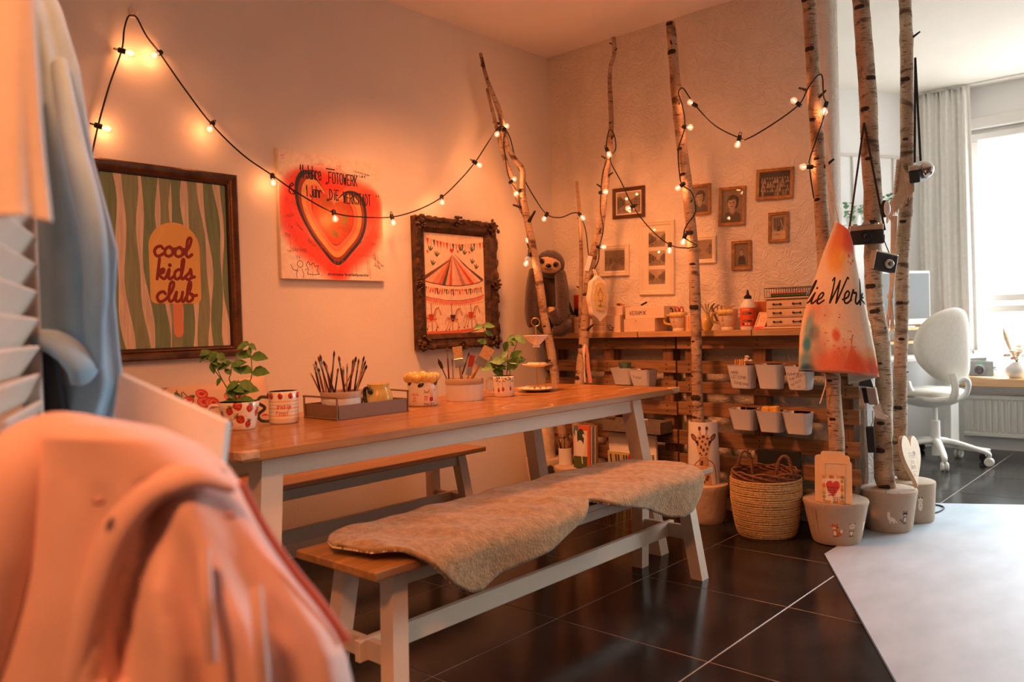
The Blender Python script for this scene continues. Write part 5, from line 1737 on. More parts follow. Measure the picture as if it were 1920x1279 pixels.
# ------------------------------------------------------------------ things on the table
def spot(px, py, z, wpx):
 """centre and radius of a round thing whose front foot shows at (px, py) on the level z"""
 p = PZ(px, py, z)
 d = nrm([p[0], p[1]])
 dep = np.dot(p - CAM, CF)
 r = wpx / 2 * dep / FPX
 r = wpx / 2 * (dep + r * .8) / FPX
 return np.array([p[0] + d[0] * r, p[1] + d[1] * r]), r, dep / FPX


def front_u(c):
 return (math.atan2(-c[1], -c[0]) / (2 * PI)) % 1.0


def mug(name, label, c, r, h, z, mat, rb=None, inner=None, handle=None, hmat=None, wall=.004, parent=None):
 t = thing(name, label, 'mug', (*c, z))
 rb = rb or r
 MB().lathe([(.0001, z), (rb * .9, z), (rb, z + .004)] + [(rb + (r - rb) * k / 5, z + .004 + (h - .006) * k / 5) for k in range(1, 6)] + [(r - wall * .5, z + h)], (*c, 0), 36).build('body', mat, t, smooth=60)
 MB().lathe([(r - wall * .5, z + h), (r - wall, z + h - .002), (rb - wall, z + .008), (.0001, z + .008)], (*c, 0), 36).build('inside', inner or m_ceramic, t, smooth=60)
 if handle:
  MB().tube(smooth_path(handle, 6), .0055, 10).build('handle', hmat or m_ceramic, t, smooth=60)
 return t


def side_dir(c):
 """unit vectors at c: towards the camera, and to the viewer's left"""
 d = -nrm(c)
 return d, np.array([-d[1], d[0]]) * -1.0


def vp3(c, dl, df, z):
 """point dl to the viewer's left of c and df towards the viewer, at height z"""
 f, l = side_dir(np.array(c[:2]))
 l = -l if np.dot(l, -CR[:2]) < 0 else l
 q = np.array(c[:2]) + l * dl + f * df
 return np.array([q[0], q[1], z])


def strawberry(cv, x, y, s, rot=0.0, leaf=True):
 cr, sr = math.cos(rot), math.sin(rot)
 T = lambda a, b: (x + (a * cr - b * sr) * s, y + (a * sr + b * cr) * s)
 cv.poly([T(.5 * math.cos(t) * (1 - .25 * max(0, math.sin(t))), .55 * math.sin(t)) for t in np.linspace(0, 2 * PI, 24)], (178, 44, 30))
 for q in range(16):
  cv.ell(*T(g.uniform(-.33, .33), g.uniform(-.35, .35)), s * .05, s * .05, (226, 120, 80))
 if leaf:
  for a in (-2.5, -2.0, -1.57, -1.1, -.6):
   cv.line([T(0, -.45), T(.5 * math.cos(a), -.45 + .4 * math.sin(a))], s * .09, (86, 84, 48))


# mint mug with strawberries
cA, rA, kA = spot(450, 808, TZ, 58)
hA = 53 * kA
rT = 37 * kA * 1.02
_c = Cv(.4, .1, 1500, (242, 230, 208))
_u = front_u(cA)
for (du, y, s_, ro) in ((-.14, .3, .026, .3), (-.15, .75, .024, .1), (-.02, .12, .03, -.3), (.015, .6, .03, -.9), (.15, .22, .026, .2), (.13, .78, .024, .3), (.3, .4, .026, .2), (-.3, .5, .026, 0), (.42, .3, .028, 1), (.45, .75, .026, 0)):
 strawberry(_c, ((_u + du * .6) % 1) * .4, y * .1, s_, ro)
for (du, y) in ((-.08, .38), (-.03, .40), (0.0, .86), (.06, .5), (.08, .46), (.1, .5)):
 _c.ell(((_u + du * .6) % 1) * .4, y * .1, .0013, .0013, (150, 50, 40))
m_sb = IMG('strawberry_mug_print', _c, rough=.2, coat=.4)
mugA = mug('mug', 'white mug with big strawberries and handle, planted with tall mint', cA, rT, hA, TZ, m_sb, rA, None,
           [vp3(cA, rT * .93, 0, TZ + hA * .86), vp3(cA, rT + .022, 0, TZ + hA * .88), vp3(cA, rT + .034, 0, TZ + hA * .55), vp3(cA, rT + .02, 0, TZ + hA * .2), vp3(cA, rA * .95, 0, TZ + hA * .16)])
m_soil = M('potting_soil', S(50, 36, 26), .95, .4, 60, .8, 120)


def leaf(mb, base, dirv, L, w, droop=.3, ref=(0, 0, 1)):
 """pointed leaf with a folded midrib"""
 d = nrm(dirv)
 s = nrm(np.cross(d, ref) + 1e-6)
 n = np.cross(s, d)
 pts = []
 for k, (t, ww) in enumerate(((0, .05), (.2, .75), (.45, 1.0), (.75, .65), (1, .02))):
  p = np.array(base) + d * L * t - np.array([0, 0, 1]) * droop * L * t * t
  pts += [p - s * w * ww + n * w * .35 * ww, p, p + s * w * ww + n * w * .35 * ww]
 F = []
 for i in range(4):
  a = 3 * i
  F += [(a, a + 1, a + 4, a + 3), (a + 1, a + 2, a + 5, a + 4)]
 mb.add(pts, F)


def mint(name, label, c, z, stems, plane):
 """stems: (pixel path, [(share, px dx, px dy, size px)]) drawn in the plane through c that faces the camera"""
 t = thing(name, label, 'plant', (*c, z))
 n = np.array([-math.cos(YAW), -math.sin(YAW), 0])
 p0 = np.array([*c, z])
 q = np.random.default_rng(len(stems) * 7 + int(c[0] * 100))
 for (path, leaves) in stems:
  off = q.uniform(-.02, .02)
  P = np.array([PN(x, y, p0 + n * off * min(1, k), n) for k, (x, y) in enumerate(path)])
  S_ = smooth_path(P, 5)
  MB().tube(S_, np.linspace(.0022, .0013, len(S_)), 6).build('stem', m_stem, t, smooth=60)
  for (sh, dx, dy, sz) in leaves:
   i = int(sh * (len(S_) - 1))
   b = S_[i]
   k = np.dot(b - CAM, CF) / FPX
   mb = MB()
   dv = CR * dx - CD * dy * -1 * -1 + n * q.uniform(-.5, .5) * max(abs(dx), abs(dy))
   leaf(mb, b, dv, sz * k * 1.15, sz * k * .36, .15, n * .85 + np.array([0, 0, .6]))
   mb.build('leaf', m_green, t, smooth=60)
 return t


MB().lathe([(rT - .006, TZ + hA - .008), (.0001, TZ + hA - .005)], (*cA, 0), 24).build('soil', m_soil, mugA, smooth=60)
mint('mint_plant', 'leggy green mint growing from the strawberry mug', cA, TZ + hA - .006, [
 ([(440, 757), (432, 740), (418, 715), (400, 690), (397, 672), (394, 660)], [(1, -16, -14, 22), (1, 6, -16, 20), (.97, 14, -8, 20), (.97, -18, -2, 18), (.78, -14, 16, 28), (.75, 2, -14, 18), (.6, 16, 8, 20), (.8, 12, -10, 16)]),
 ([(441, 757), (436, 742), (420, 718), (409, 695), (407, 680), (407, 662)], [(1, 14, -12, 22), (1, -10, -14, 18), (.92, 16, -2, 16), (.15, -12, 24, 30), (.5, -6, -10, 14)]),
 ([(443, 757), (440, 735), (430, 712), (433, 700), (435, 680)], [(1, -22, -8, 26), (1, 12, -14, 22), (.9, 18, 8, 26), (.7, -10, 12, 16), (.35, 16, -4, 24), (.2, 20, 10, 30)]),
 ([(446, 757), (455, 735), (470, 712), (472, 690), (470, 665), (466, 645)], [(1, -16, -6, 20), (1, 10, -6, 16), (.98, -12, 6, 16), (.95, 2, -14, 14), (.78, -26, 8, 30), (.78, 28, 2, 32), (.55, -28, 10, 30), (.55, 28, 4, 34), (.25, 22, 2, 28)]),
 ([(448, 757), (448, 742), (452, 725), (446, 712)], [(.9, 22, -10, 30), (.9, -14, -8, 24), (.4, 18, 10, 32), (.1, 26, 8, 30), (.1, -24, 6, 28)])], None)

# striped mug for dirty brushes
cB, rB, kB = spot(533, 796, TZ, 54)
hB = 61 * kB
_c = Cv(.34, .11, 1500, (242, 230, 208))
for (y, col, w) in ((.28, (236, 176, 104), .006), (.40, (130, 124, 70), .0015), (.49, (236, 176, 104), .006), (.62, (130, 124, 70), .0015), (.72, (236, 176, 104), .006), (.84, (236, 190, 130), .004)):
 _c.rect(0, y * .11, .34, w * .8, col, .8)
_u = front_u(cB)
_c.text('dreckige', ((_u - .075) % 1) * .34, .058, .015, (196, 40, 34), .0016, wid=.5, slant=.15)
_c.text('Pinsel', ((_u - .085) % 1) * .34, .081, .016, (196, 40, 34), .0016, wid=.55, slant=.1)
mugB = mug('mug', 'striped mug with raised strawberries, wavy green handle and red lettering', cB, rB, hB, TZ, IMG('striped_mug_print', _c, rough=.22, coat=.4), rB, M('green_glaze', S(120, 124, 50), .25, .1, 20),
           [vp3(cB, rB * .95, 0, TZ + hB * .82), vp3(cB, rB + .024, 0, TZ + hB * .84), vp3(cB, rB + .034, 0, TZ + hB * .68), vp3(cB, rB + .012, 0, TZ + hB * .5), vp3(cB, rB + .034, 0, TZ + hB * .3), vp3(cB, rB + .026, 0, TZ + hB * .12), vp3(cB, rB * .95, 0, TZ + hB * .08)], M('olive_glaze', S(92, 92, 44), .25, .15, 20, coat=.3))
m_berry = M('berry_glaze', S(186, 36, 26), .25, .25, 120, .2, 200, coat=.4)
for k in range(9):
 a = 2 * PI * (_u + (k - .3) / 9)
 MB().ball((cB[0] + rB * math.cos(a), cB[1] + rB * math.sin(a), TZ + hB * .87), 1, 9, 7, (.0055, .0085, .0105), RZ(a)).build('strawberry', m_berry, mugB, smooth=80)

# metal tray
m_tray = M('taupe_metal', S(128, 104, 84), .5, .06, 20, .03, 200)
_t = thing('metal_tray', 'low taupe metal tray with wire loop handles on the table', 'tray', (1.79, 2.37, TZ))
_x0, _x1, _y0, _y1, _h = 1.637, 1.945, 2.272, 2.468, .05
mb = MB().box((_x0, _y0, TZ + .0012), (_x1, _y1, TZ + .003))
for (a, b) in (((_x0, _y0), (_x1, _y0 + .002)), ((_x0, _y1 - .002), (_x1, _y1)), ((_x0, _y0), (_x0 + .002, _y1)), ((_x1 - .002, _y0), (_x1, _y1))):
 mb.box((*a, TZ + .003), (*b, TZ + _h))
mb.build('pan', m_tray, _t, smooth=0)
for x in (_x0 - .004, _x1 + .004):
 MB().tube(smooth_path([(x, _y0 + .003, TZ + .008), (x, _y0 + .001, TZ + .07), (x, _y0 + .012, TZ + .077), (x, _y1 - .012, TZ + .077), (x, _y1 - .001, TZ + .07), (x, _y1 - .003, TZ + .008), (x, _y1 - .014, TZ + .004), (x, _y0 + .014, TZ + .004)], 4, True), .0035, 7, closed=True).build('wire_handle', m_tray, _t, smooth=60)

# paintbrushes
m_bh = [M('brush_handle_tan', S(196, 140, 88), .4, .2, 30), M('brush_handle_dark', S(70, 34, 24), .35, .2, 30), M('brush_handle_red', S(126, 44, 32), .35, .2, 30), M('brush_handle_black', S(34, 28, 28), .35, .2, 30)]
m_fer = M('ferrule', S(190, 170, 140), .25, .1, 30, metal=.9)
m_br = [M('bristle_brown', S(110, 66, 38), .8, .4, 200), M('bristle_dark', S(46, 32, 26), .8, .4, 200), M('bristle_fair', S(216, 178, 124), .8, .35, 200), M('bristle_red', S(170, 60, 44), .8, .3, 200)]


def brush(tip, base, n, label, group, wid=.004, hc=0, bc=0, flat=False, name='paintbrush'):
 """n: direction to shift; tip and base are space points; the bristles point up at the tip"""
 tip, base = np.array(tip), np.array(base)
 d = nrm(tip - base)
 L = np.linalg.norm(tip - base)
 t = thing(name, label, 'brush', base, group)
 bl = min(.12 * L, .022) if not flat else .05
 fl = min(.16 * L, .03) if not flat else .035
 a = tip - d * (bl + fl)
 MB().tube([base, base + d * (L * .3), a], [wid * .35, wid * .75, wid * .6], 7).build('handle', m_bh[hc], t, smooth=60)
 if flat:
  s = nrm(np.cross(d, np.array([-math.cos(YAW), -math.sin(YAW), 0])))
  f = np.cross(d, s)
  R = np.stack([s, f, d], 1)
  MB().box((-wid * 2.2, -wid * .7, 0), (wid * 2.2, wid * .7, fl), R, a + d * fl / 2, ch=.001).build('ferrule', m_fer, t, smooth=20)
  q = a + d * fl
  MB().hexa([q + s * x + f * y for x, y in ((-wid * 2.1, -wid * .6), (wid * 2.1, -wid * .6), (wid * 2.1, wid * .6), (-wid * 2.1, wid * .6))], [tip + s * x + f * y for x, y in ((-wid * 2.4, -wid * .4), (wid * 2.4, -wid * .4), (wid * 2.4, wid * .4), (-wid * 2.4, wid * .4))]).build('bristles', m_br[bc], t, smooth=0)
 else:
  MB().tube([a, a + d * fl], [wid * .62, wid * .8], 7).build('ferrule', m_fer, t, smooth=60)
  MB().tube([tip - d * bl, tip - d * bl * .5, tip], [wid * .8, wid * .95, wid * .12], 7).build('bristles', m_br[bc], t, smooth=60)
 return t


def lobed_pot(name, label, c, r, h, z, lobes=6):
 t = thing(name, label, 'pot', (*c, z))
 w = lambda a, zz: 1 + .05 * abs(math.cos(a * lobes / 2)) - .03
 MB().lathe([(.0001, z), (r * .93, z), (r * .97, z + .006), (r * .97, z + h * .74)], (*c, 0), 72, wob=w).build('body', m_white, t, smooth=50)
 MB().lathe([(r * .975, z + h * .74), (r, z + h * .75), (r, z + h - .003), (r * .97, z + h), (r * .93, z + h - .003), (r * .92, z + h * .3), (.0001, z + h * .28)], (*c, 0), 72, wob=w).build('rim', M('taupe_rim', S(176, 150, 124), .5, .05, 20), t, smooth=50)
 return t


HND, BRI = ('tan', 'dark brown', 'red', 'black'), ('brown', 'dark', 'fair', 'reddish')
ORD = 'first second third fourth fifth sixth seventh eighth ninth tenth eleventh twelfth thirteenth fourteenth fifteenth sixteenth seventeenth eighteenth nineteenth twentieth twenty-first'.split()
P1 = np.array([1.722, 2.372])
lobed_pot('brush_pot', 'white lobed pot with taupe rim holding slim brushes, standing in the metal tray', P1, .072, .088, TZ + .0035)
_n = np.array([-math.cos(YAW), -math.sin(YAW), 0])
_br1 = [(588, 680, 600, 732, 3, 2), (591, 676, 606, 735, 0, 1), (596, 668, 618, 738, 1, 0), (600, 664, 612, 735, 0, 0), (597, 690, 607, 735, 2, 1), (611, 682, 620, 735, 2, 3), (606, 676, 628, 740, 1, 1), (582, 698, 600, 735, 2, 2), (627, 657, 620, 735, 1, 1), (635, 667, 646, 735, 1, 0),
  (634, 690, 628, 736, 3, 0), (651, 680, 650, 735, 0, 2), (668, 668, 652, 735, 1, 1), (683, 667, 668, 735, 0, 1), (686, 676, 664, 738, 1, 0), (688, 684, 666, 738, 2, 1), (662, 673, 656, 735, 2, 0), (664, 692, 640, 736, 0, 3), (643, 686, 645, 735, 0, 2), (673, 672, 664, 735, 3, 0), (622, 695, 618, 735, 0, 2)]
for k, (x0, y0, x1, y1, hc, bc) in enumerate(_br1):
 off = rng.uniform(-.045, .045)
 p0 = np.array([*P1, TZ + .1]) + _n * off
 a, b = PN(x0, y0, p0, _n), PN(x1, y1, p0, _n)
 brush(a, b - (a - b) * .25, None, 'slim %s brush with %s bristles, %s from the striped mug in the tray pot' % (HND[hc], BRI[bc], ORD[sorted(q[0] for q in _br1).index(x0)]), 'slim brushes in the tray pot', .0042 if k % 3 else .0052, hc, bc)

# melon-shaped jug in the tray
_jc = np.array([1.892, 2.372])
_t = thing('melon_jug', 'pale yellow melon-shaped jug with curled dark green stalk handle, in the tray', 'jug', (*_jc, TZ + .0035))
m_melon = M('melon_glaze', S(222, 196, 112), .2, .08, 20, coat=.5)
_w = lambda a, z: 1 + .03 * math.cos(8 * a)
MB().lathe([(.0001, TZ + .004), (.038, TZ + .004), (.050, TZ + .02), (.053, TZ + .045), (.047, TZ + .075), (.038, TZ + .092), (.041, TZ + .104), (.039, TZ + .105), (.035, TZ + .092), (.030, TZ + .07), (.0001, TZ + .06)], (*_jc, 0), 48, wob=_w).build('body', m_melon, _t, smooth=60)
_dg = M('dark_green_glaze', S(34, 48, 22), .2, .2, 20, coat=.5)
MB().tube(smooth_path([vp3(_jc, .034, .04, TZ + .012), vp3(_jc, .048, .03, TZ + .05), vp3(_jc, .05, .02, TZ + .085), vp3(_jc, .036, .036, TZ + .092), vp3(_jc, .030, .044, TZ + .078)], 6), [.007] * 25, 8).build('handle', _dg, _t, smooth=60)
MB().ball(vp3(_jc, .029, .043, TZ + .08), .011, 10, 8).build('handle_knob', _dg, _t, smooth=80)
leafm = MB()
leaf(leafm, vp3(_jc, .05, .01, TZ + .06), vp3((0.001, 0.001), .02, .004, -.04) * np.array([1, 1, 1]), .04, .012)
leafm.build('leaf', _dg, _t, smooth=60)

# folded cloths behind the jug, in the tray's far end
m_cloth = [M('striped_cloth_a', S(226, 206, 186), .9, .15, 30, .2, 200), M('striped_cloth_b', S(206, 184, 170), .9, .2, 30, .2, 200)]
for k in range(4):
 z = TZ + .0035 + .021 * k
 mb = MB().box((1.855 + .006 * (k % 2), 2.432, z), (1.935 - .008 * (k % 3), 2.462, z + .020), ch=.007)
 tag(mb.build('folded_cloth', m_cloth[k % 2], smooth=60, origin=(1.9, 2.447, z)), ('bottom', 'second', 'third', 'topmost')[k] + ' folded pale cloth of the stack behind the melon jug', 'cloth', 'folded cloths in the tray')

# face vase
cF, rF, kF = spot(793, 763, TZ, 56)
hF = 62 * kF
_c = Cv(.4, .13, 1500, (242, 230, 212))
_u = front_u(cF) + .045
X = lambda du: ((_u + du) % 1) * .4
_c.line([(X(-.03), .058), (X(-.015), .066), (X(0), .069), (X(.018), .065), (X(.03), .056)], .0018, (70, 46, 34), smooth=4)
for q in (-.026, -.016, -.004, .008, .02):
 _c.line([(X(q), .067), (X(q - .004), .072)], .0013, (70, 46, 34))
_c.line([(X(-.03), .045), (X(0), .038), (X(.035), .043)], .003, (220, 190, 160), .8, smooth=4)
_c.line([(X(.085), .056), (X(.1), .066), (X(.12), .056)], .0018, (70, 46, 34), smooth=4)
_c.ell(X(.052), .101, .0095, .008, (182, 36, 28)).ell(X(.052), .093, .009, .004, (182, 36, 28))
_c.text('Hallo', X(-.16), .083, .012, (190, 60, 44), .0014, wid=.6).text('ich', X(-.155), .097, .010, (190, 60, 44), .0013, wid=.7).text('bin', X(-.155), .109, .010, (190, 60, 44), .0013, wid=.7).text('MH', X(-.025), .092, .008, (206, 70, 50), .0016).text('EE', X(-.025), .103, .008, (206, 70, 50), .0016).text('Mimi Art', X(-.03), .125, .012, (190, 50, 40), .0014, wid=.6, slant=.1)
vF = thing('face_vase', 'white ceramic head vase with closed eyes, red lips and yellow curls', 'vase', (*cF, TZ))
MB().lathe([(.0001, TZ), (rF * .92, TZ), (rF, TZ + .006), (rF * 1.02, TZ + hF * .5), (rF * .98, TZ + hF * .8), (rF * .9, TZ + hF * .92), (rF * .82, TZ + hF * .92), (rF * .82, TZ + hF * .5), (.0001, TZ + hF * .45)], (*cF, 0), 40).build('body', IMG('face_vase_print', _c, rough=.2, coat=.4), vF, smooth=60)
m_curl = M('yellow_glaze', S(232, 196, 110), .18, .06, 20, coat=.6)
for k in range(11):
 a = 2 * PI * k / 11 + .2
 MB().ball((cF[0] + rF * .95 * math.cos(a), cF[1] + rF * .95 * math.sin(a), TZ + hF * (.86 + .03 * (k % 2))), 1, 10, 8, (.018, .021, .017 + .003 * (k % 3)), RZ(a)).build('curl', m_curl, vF, smooth=80)
_ua = 2 * PI * ((_u + .055) % 1)
MB().ball((cF[0] + rF * 1.02 * math.cos(_ua), cF[1] + rF * 1.02 * math.sin(_ua), TZ + hF * .45), 1, 9, 7, (.009, .006, .018), RZ(_ua)).build('nose', m_ceramic, vF, smooth=80)
for du, zz in ((-.06, .66), (.13, .7), (-.2, .72)):
 a = 2 * PI * ((_u + du) % 1)
 MB().ball((cF[0] + rF * 1.02 * math.cos(a), cF[1] + rF * 1.02 * math.sin(a), TZ + hF * zz), 1, 9, 6, (.004, .014, .008), RZ(a) @ RXm(.5)).build('glazed_leaf', _dg, vF, smooth=80)

# second brush pot
cP, rP, kP = spot(872, 754, TZ, 72)
lobed_pot('brush_pot', 'white lobed pot with taupe rim full of wide brushes near the mint mug', cP, rP, 43 * kP, TZ, 5)
_lab = [('paintbrush', 'wide flat brush with pale bristles leaning outward in the table pot', 918, 652, 880, 716, .0105, 0, 2, True), ('paintbrush', 'flat brush with worn fair bristles standing upright in the table pot', 857, 650, 866, 716, .0085, 0, 2, True), ('paintbrush', 'narrow flat brush with reddish bristles in the table pot', 886, 666, 876, 716, .005, 0, 3, True),
  ('paintbrush', 'dark fan brush with copper ferrule in the table pot', 838, 650, 842, 716, .005, 2, 0, False), ('paintbrush', 'slim brush with pale handle beside the fan brush', 848, 672, 850, 716, .004, 0, 0, False), ('paintbrush', 'brush with long glassy handle behind the reddish brush', 880, 660, 862, 716, .004, 3, 1, False)]
for k, (nm, lb, x0, y0, x1, y1, w, hc, bc, fl) in enumerate(_lab):
 p0 = np.array([*cP, TZ + .12]) + _n * (.03 - .014 * k)
 a, b = PN(x0, y0, p0, _n), PN(x1, y1, p0, _n)
 brush(a, b - (a - b) * .2, None, lb, 'wide brushes in the table pot', w, hc, bc, fl, nm)
_t0 = PN(821, 672, np.array([*cP, TZ + .12]), _n)
_t1 = PN(840, 716, np.array([*cP, TZ + .12]), _n)
_pk = thing('palette_knife', 'small pointed palette knife leaning out of the table pot', 'palette knife', _t1)
_d = nrm(_t1 - _t0)
MB().tube([_t1 + _d * .03, _t0 + _d * .045], .0022, 6).build('handle', m_bh[1], _pk, smooth=60)
MB().prism([(0, 0), (.008, .02), (.006, .045), (0, .05), (-.006, .045), (-.008, .02)], .0012, _t0, np.cross(_d, _n), _d).build('blade', M('old_blade', S(74, 48, 36), .4, .2, 30, metal=.5), _pk, smooth=0)

# second mint mug
cC, rC, kC = spot(945, 745, TZ, 41)
hC = 39 * kC
_c = Cv(.32, .09, 1500, (242, 232, 212))
_u = front_u(cC)
X = lambda du: ((_u + du) % 1) * .32
for (du, y) in ((-.08, .062), (-.01, .058), (.11, .056), (-.2, .06), (.3, .06)):
 strawberry(_c, X(du), y, .014, 0)
 _c.line([(X(du), y - .008), (X(du - .01), .03), (X(du), .012)], .0012, (90, 90, 50), smooth=4)
for q in range(40):
 _c.ell(X(g.uniform(-.16, .16)), g.uniform(.004, .028), .004, .002, [(84, 92, 48), (110, 60, 70), (200, 180, 130)][int(g.integers(0, 3))], 1, 0, g.uniform(0, 3))
mugC = mug('mug', 'white mug with small hanging strawberries, planted with short mint by the cake stand', cC, rC, hC, TZ, IMG('small_berry_mug_print', _c, rough=.2, coat=.4), rC * .94, None,
           [vp3(cC, rC * .93, 0, TZ + hC * .85), vp3(cC, rC + .02, 0, TZ + hC * .88), vp3(cC, rC + .032, 0, TZ + hC * .55), vp3(cC, rC + .02, 0, TZ + hC * .22), vp3(cC, rC * .93, 0, TZ + hC * .2)])
MB().lathe([(rC - .006, TZ + hC - .008), (.0001, TZ + hC - .005)], (*cC, 0), 24).build('soil', m_soil, mugC, smooth=60)
mint('mint_plant', 'bushy green mint growing from the small strawberry mug', cC, TZ + hC - .006, [
 ([(950, 707), (951, 690), (952, 660), (952, 640)], [(1, -6, -16, 18), (.95, 12, -4, 12), (.7, -10, -8, 16), (.5, -26, 4, 30), (.5, 24, 6, 32), (.3, 14, 12, 26)]),
 ([(956, 707), (957, 690), (963, 660), (970, 640), (965, 630)], [(1, 18, -10, 22), (1, -10, -4, 14), (.75, -14, 4, 14), (.75, 10, 6, 14), (.35, 12, 16, 30), (.2, 10, 20, 32)]),
 ([(944, 707), (938, 695), (930, 690), (926, 680)], [(1, -8, -10, 14), (.9, 14, -4, 20), (.7, -24, 2, 28), (.5, 10, 6, 16), (.1, -14, 12, 24)]),
 ([(946, 707), (930, 690), (916, 655), (910, 630), (906, 612)], [(1, -14, -2, 18), (1, 14, 2, 20), (.85, 16, -6, 16), (.6, -18, 8, 18)])], None)

# three-tier cake stand
cS = spot(1008, 737, TZ, 76)[0]
_t = thing('cake_stand', 'three tier cake stand with brass rod, ring top and scalloped plates', 'cake stand', (*cS, TZ))
_sc = lambda a, z: 1 + .02 * math.cos(14 * a)
_zA, _zB, _zC = TZ + .001, PN(1005, 688, [*cS, 0], _n)[2], PN(1003, 650, [*cS, 0], _n)[2]
_zT = PN(1003, 604, [*cS, 0], _n)[2]
k = np.dot(np.array([*cS, TZ]) - CAM, CF) / FPX
MB().lathe([(.0001, _zA), (.05, _zA), (38 * k, _zA + .014), (38 * k, _zA + .016), (.05, _zA + .005), (.0001, _zA + .005)], (*cS, 0), 56, wob=_sc).build('plate', m_ceramic, _t, smooth=60)
MB().lathe([(.0001, _zB), (.03, _zB), (28 * k, _zB + .012), (28 * k, _zB + .014), (.03, _zB + .005), (.0001, _zB + .005)], (*cS, 0), 56, wob=_sc).build('plate', m_ceramic, _t, smooth=60)
MB().lathe([(.0001, _zC - .003), (.018, _zC - .003), (.018, _zC + .002), (.014, _zC + .006), (25 * k, _zC + .05), (25 * k, _zC + .052), (.014, _zC + .012), (.0001, _zC + .011)], (*cS, 0), 40).build('bowl', m_ceramic, _t, smooth=60)
MB().tube(smooth_path([vp3(cS, 20 * k, 0, _zC + .044), vp3(cS, 29 * k, 0, _zC + .05), vp3(cS, 30 * k, 0, _zC + .034), vp3(cS, 22 * k, 0, _zC + .026)], 5), .002, 7).build('bowl_handle', m_ceramic, _t, smooth=60)
MB().tube([(*cS, _zA + .006), (*cS, _zT - .02)], .003, 8).build('rod', m_gold, _t, smooth=60)
_ctr = np.array([*cS, _zT])
MB().tube([_ctr + (CR * math.cos(a) + np.array([0, 0, 1]) * math.sin(a)) * .019 for a in np.linspace(0, 2 * PI, 24, endpoint=False)], .0022, 7, closed=True).build('ring_handle', m_gold, _t, smooth=60)
m_mac = M('pale_sweets', S(238, 216, 176), .6, .08, 40, .1, 100)
_mac = None
for (z, R_, n_, lb) in ((_zA + .006, .058, 13, 'pale round sweet on the bottom plate of the cake stand'), (_zB + .006, .034, 8, 'pale round sweet on the middle plate of the cake stand')):
 for q in range(n_):
  a = 2 * PI * q / n_
  rr = R_ if q % 4 else R_ * .62
  p = (cS[0] + rr * math.cos(a), cS[1] + rr * math.sin(a), z)
  if _mac is None:
   _mac = tag(MB().lathe([(.0001, 0), (.009, 0), (.0115, .005), (.0105, .011), (.006, .0145), (.0001, .0155)], (0, 0, 0), 12).build('sweet', m_mac, smooth=80), lb, 'sweet', 'sweets on the bottom plate')
   o = _mac
  else:
   o = _mac.copy()
   COL.objects.link(o)
  o.location = p
  o['label'] = lb
  o['group'] = 'sweets on the bottom plate' if z < TZ + .02 else 'sweets on the middle plate'

# floral cushions on the rear bench, leaning on the wall
def pillow(w, h, d, c, R, nu=18):
 mb = MB()
 for sg in (-1, 1):
  def fn(u, v):
   x, y = u * 2 - 1, v * 2 - 1
   e = (1 - x * x) ** .5 * (1 - y * y) ** .5 if abs(x) < 1 and abs(y) < 1 else 0
   k = 1 - .06 * (1 - abs(x)) * abs(y) ** 3 - .06 * (1 - abs(y)) * abs(x) ** 3
   return np.array(c) + np.array(R) @ np.array([x * w / 2 * (1 - .05 * (1 - y * y) * abs(x) ** 3 * 0 + 0), sg * d / 2 * e ** .8, y * h / 2 * k])
  mb.grid(fn, nu, nu)
 return mb


_c = Cv(.5, .5, 700, (222, 190, 160))
for q in range(34):
 x, y = g.uniform(.05, .45), g.uniform(.06, .48)
 if q % 3 == 2:
  _c.ell(x, y, .03, .012, (84, 92, 54), 1, 0, g.uniform(0, 3)).line([(x, y), (x + g.uniform(-.04, .04), y - .04)], .004, (84, 92, 54))
 else:
  r_ = g.uniform(.022, .034)
  _c.ell(x, y, r_, r_, (196, 70, 54)).ell(x - r_ * .2, y - r_ * .1, r_ * .7, r_ * .6, (222, 110, 84)).ell(x, y, r_ * .4, r_ * .35, (180, 56, 46)).line([(x - r_ * .6, y + r_ * .3), (x, y + r_ * .6), (x + r_ * .6, y + r_ * .2)], .005, (236, 150, 120), smooth=4)
m_floral = IMG('rose_cushion_print', _c, rough=.9)
o = pillow(.46, .40, .12, (1.70, 3.165, .664), RYm(-.05) @ RXm(-.22)).build('cushion', m_floral, smooth=80, origin=(1.70, 3.165, .46))
tag(o, 'rose printed cushion behind the two mugs, propped on the rear bench against the wall', 'cushion')
# ------------------------------------------------------------------ on the shelf along the back wall
SHZ = SZ
m_plush = M('brown_plush', S(66, 46, 36), .95, .35, 60, .9, 160, sheen=.5)
m_plush2 = M('beige_plush', S(206, 168, 124), .95, .15, 60, .4, 160, sheen=.3)
m_eye = M('shiny_black', S(14, 11, 10), .15, .1, 20)


def sx(px, py, X=3.93):
 return PX(px, py, X)


_o = sx(1028, 622)
sloth = thing('plush_sloth', 'dark brown plush sloth hugging the birch branch above the shelf end', 'plush toy', _o)
k = 300 ** -1
ctr = sx(1028, 572, 3.79)
F3 = np.array([*side_dir(ctr[:2])[0], 0])
L3 = -CR


def sp(px, py, f=0.0):
 """a point of the sloth: pixel in the plane X=3.9, f metres towards the viewer"""
 return sx(px, py, 3.79) + F3 * f


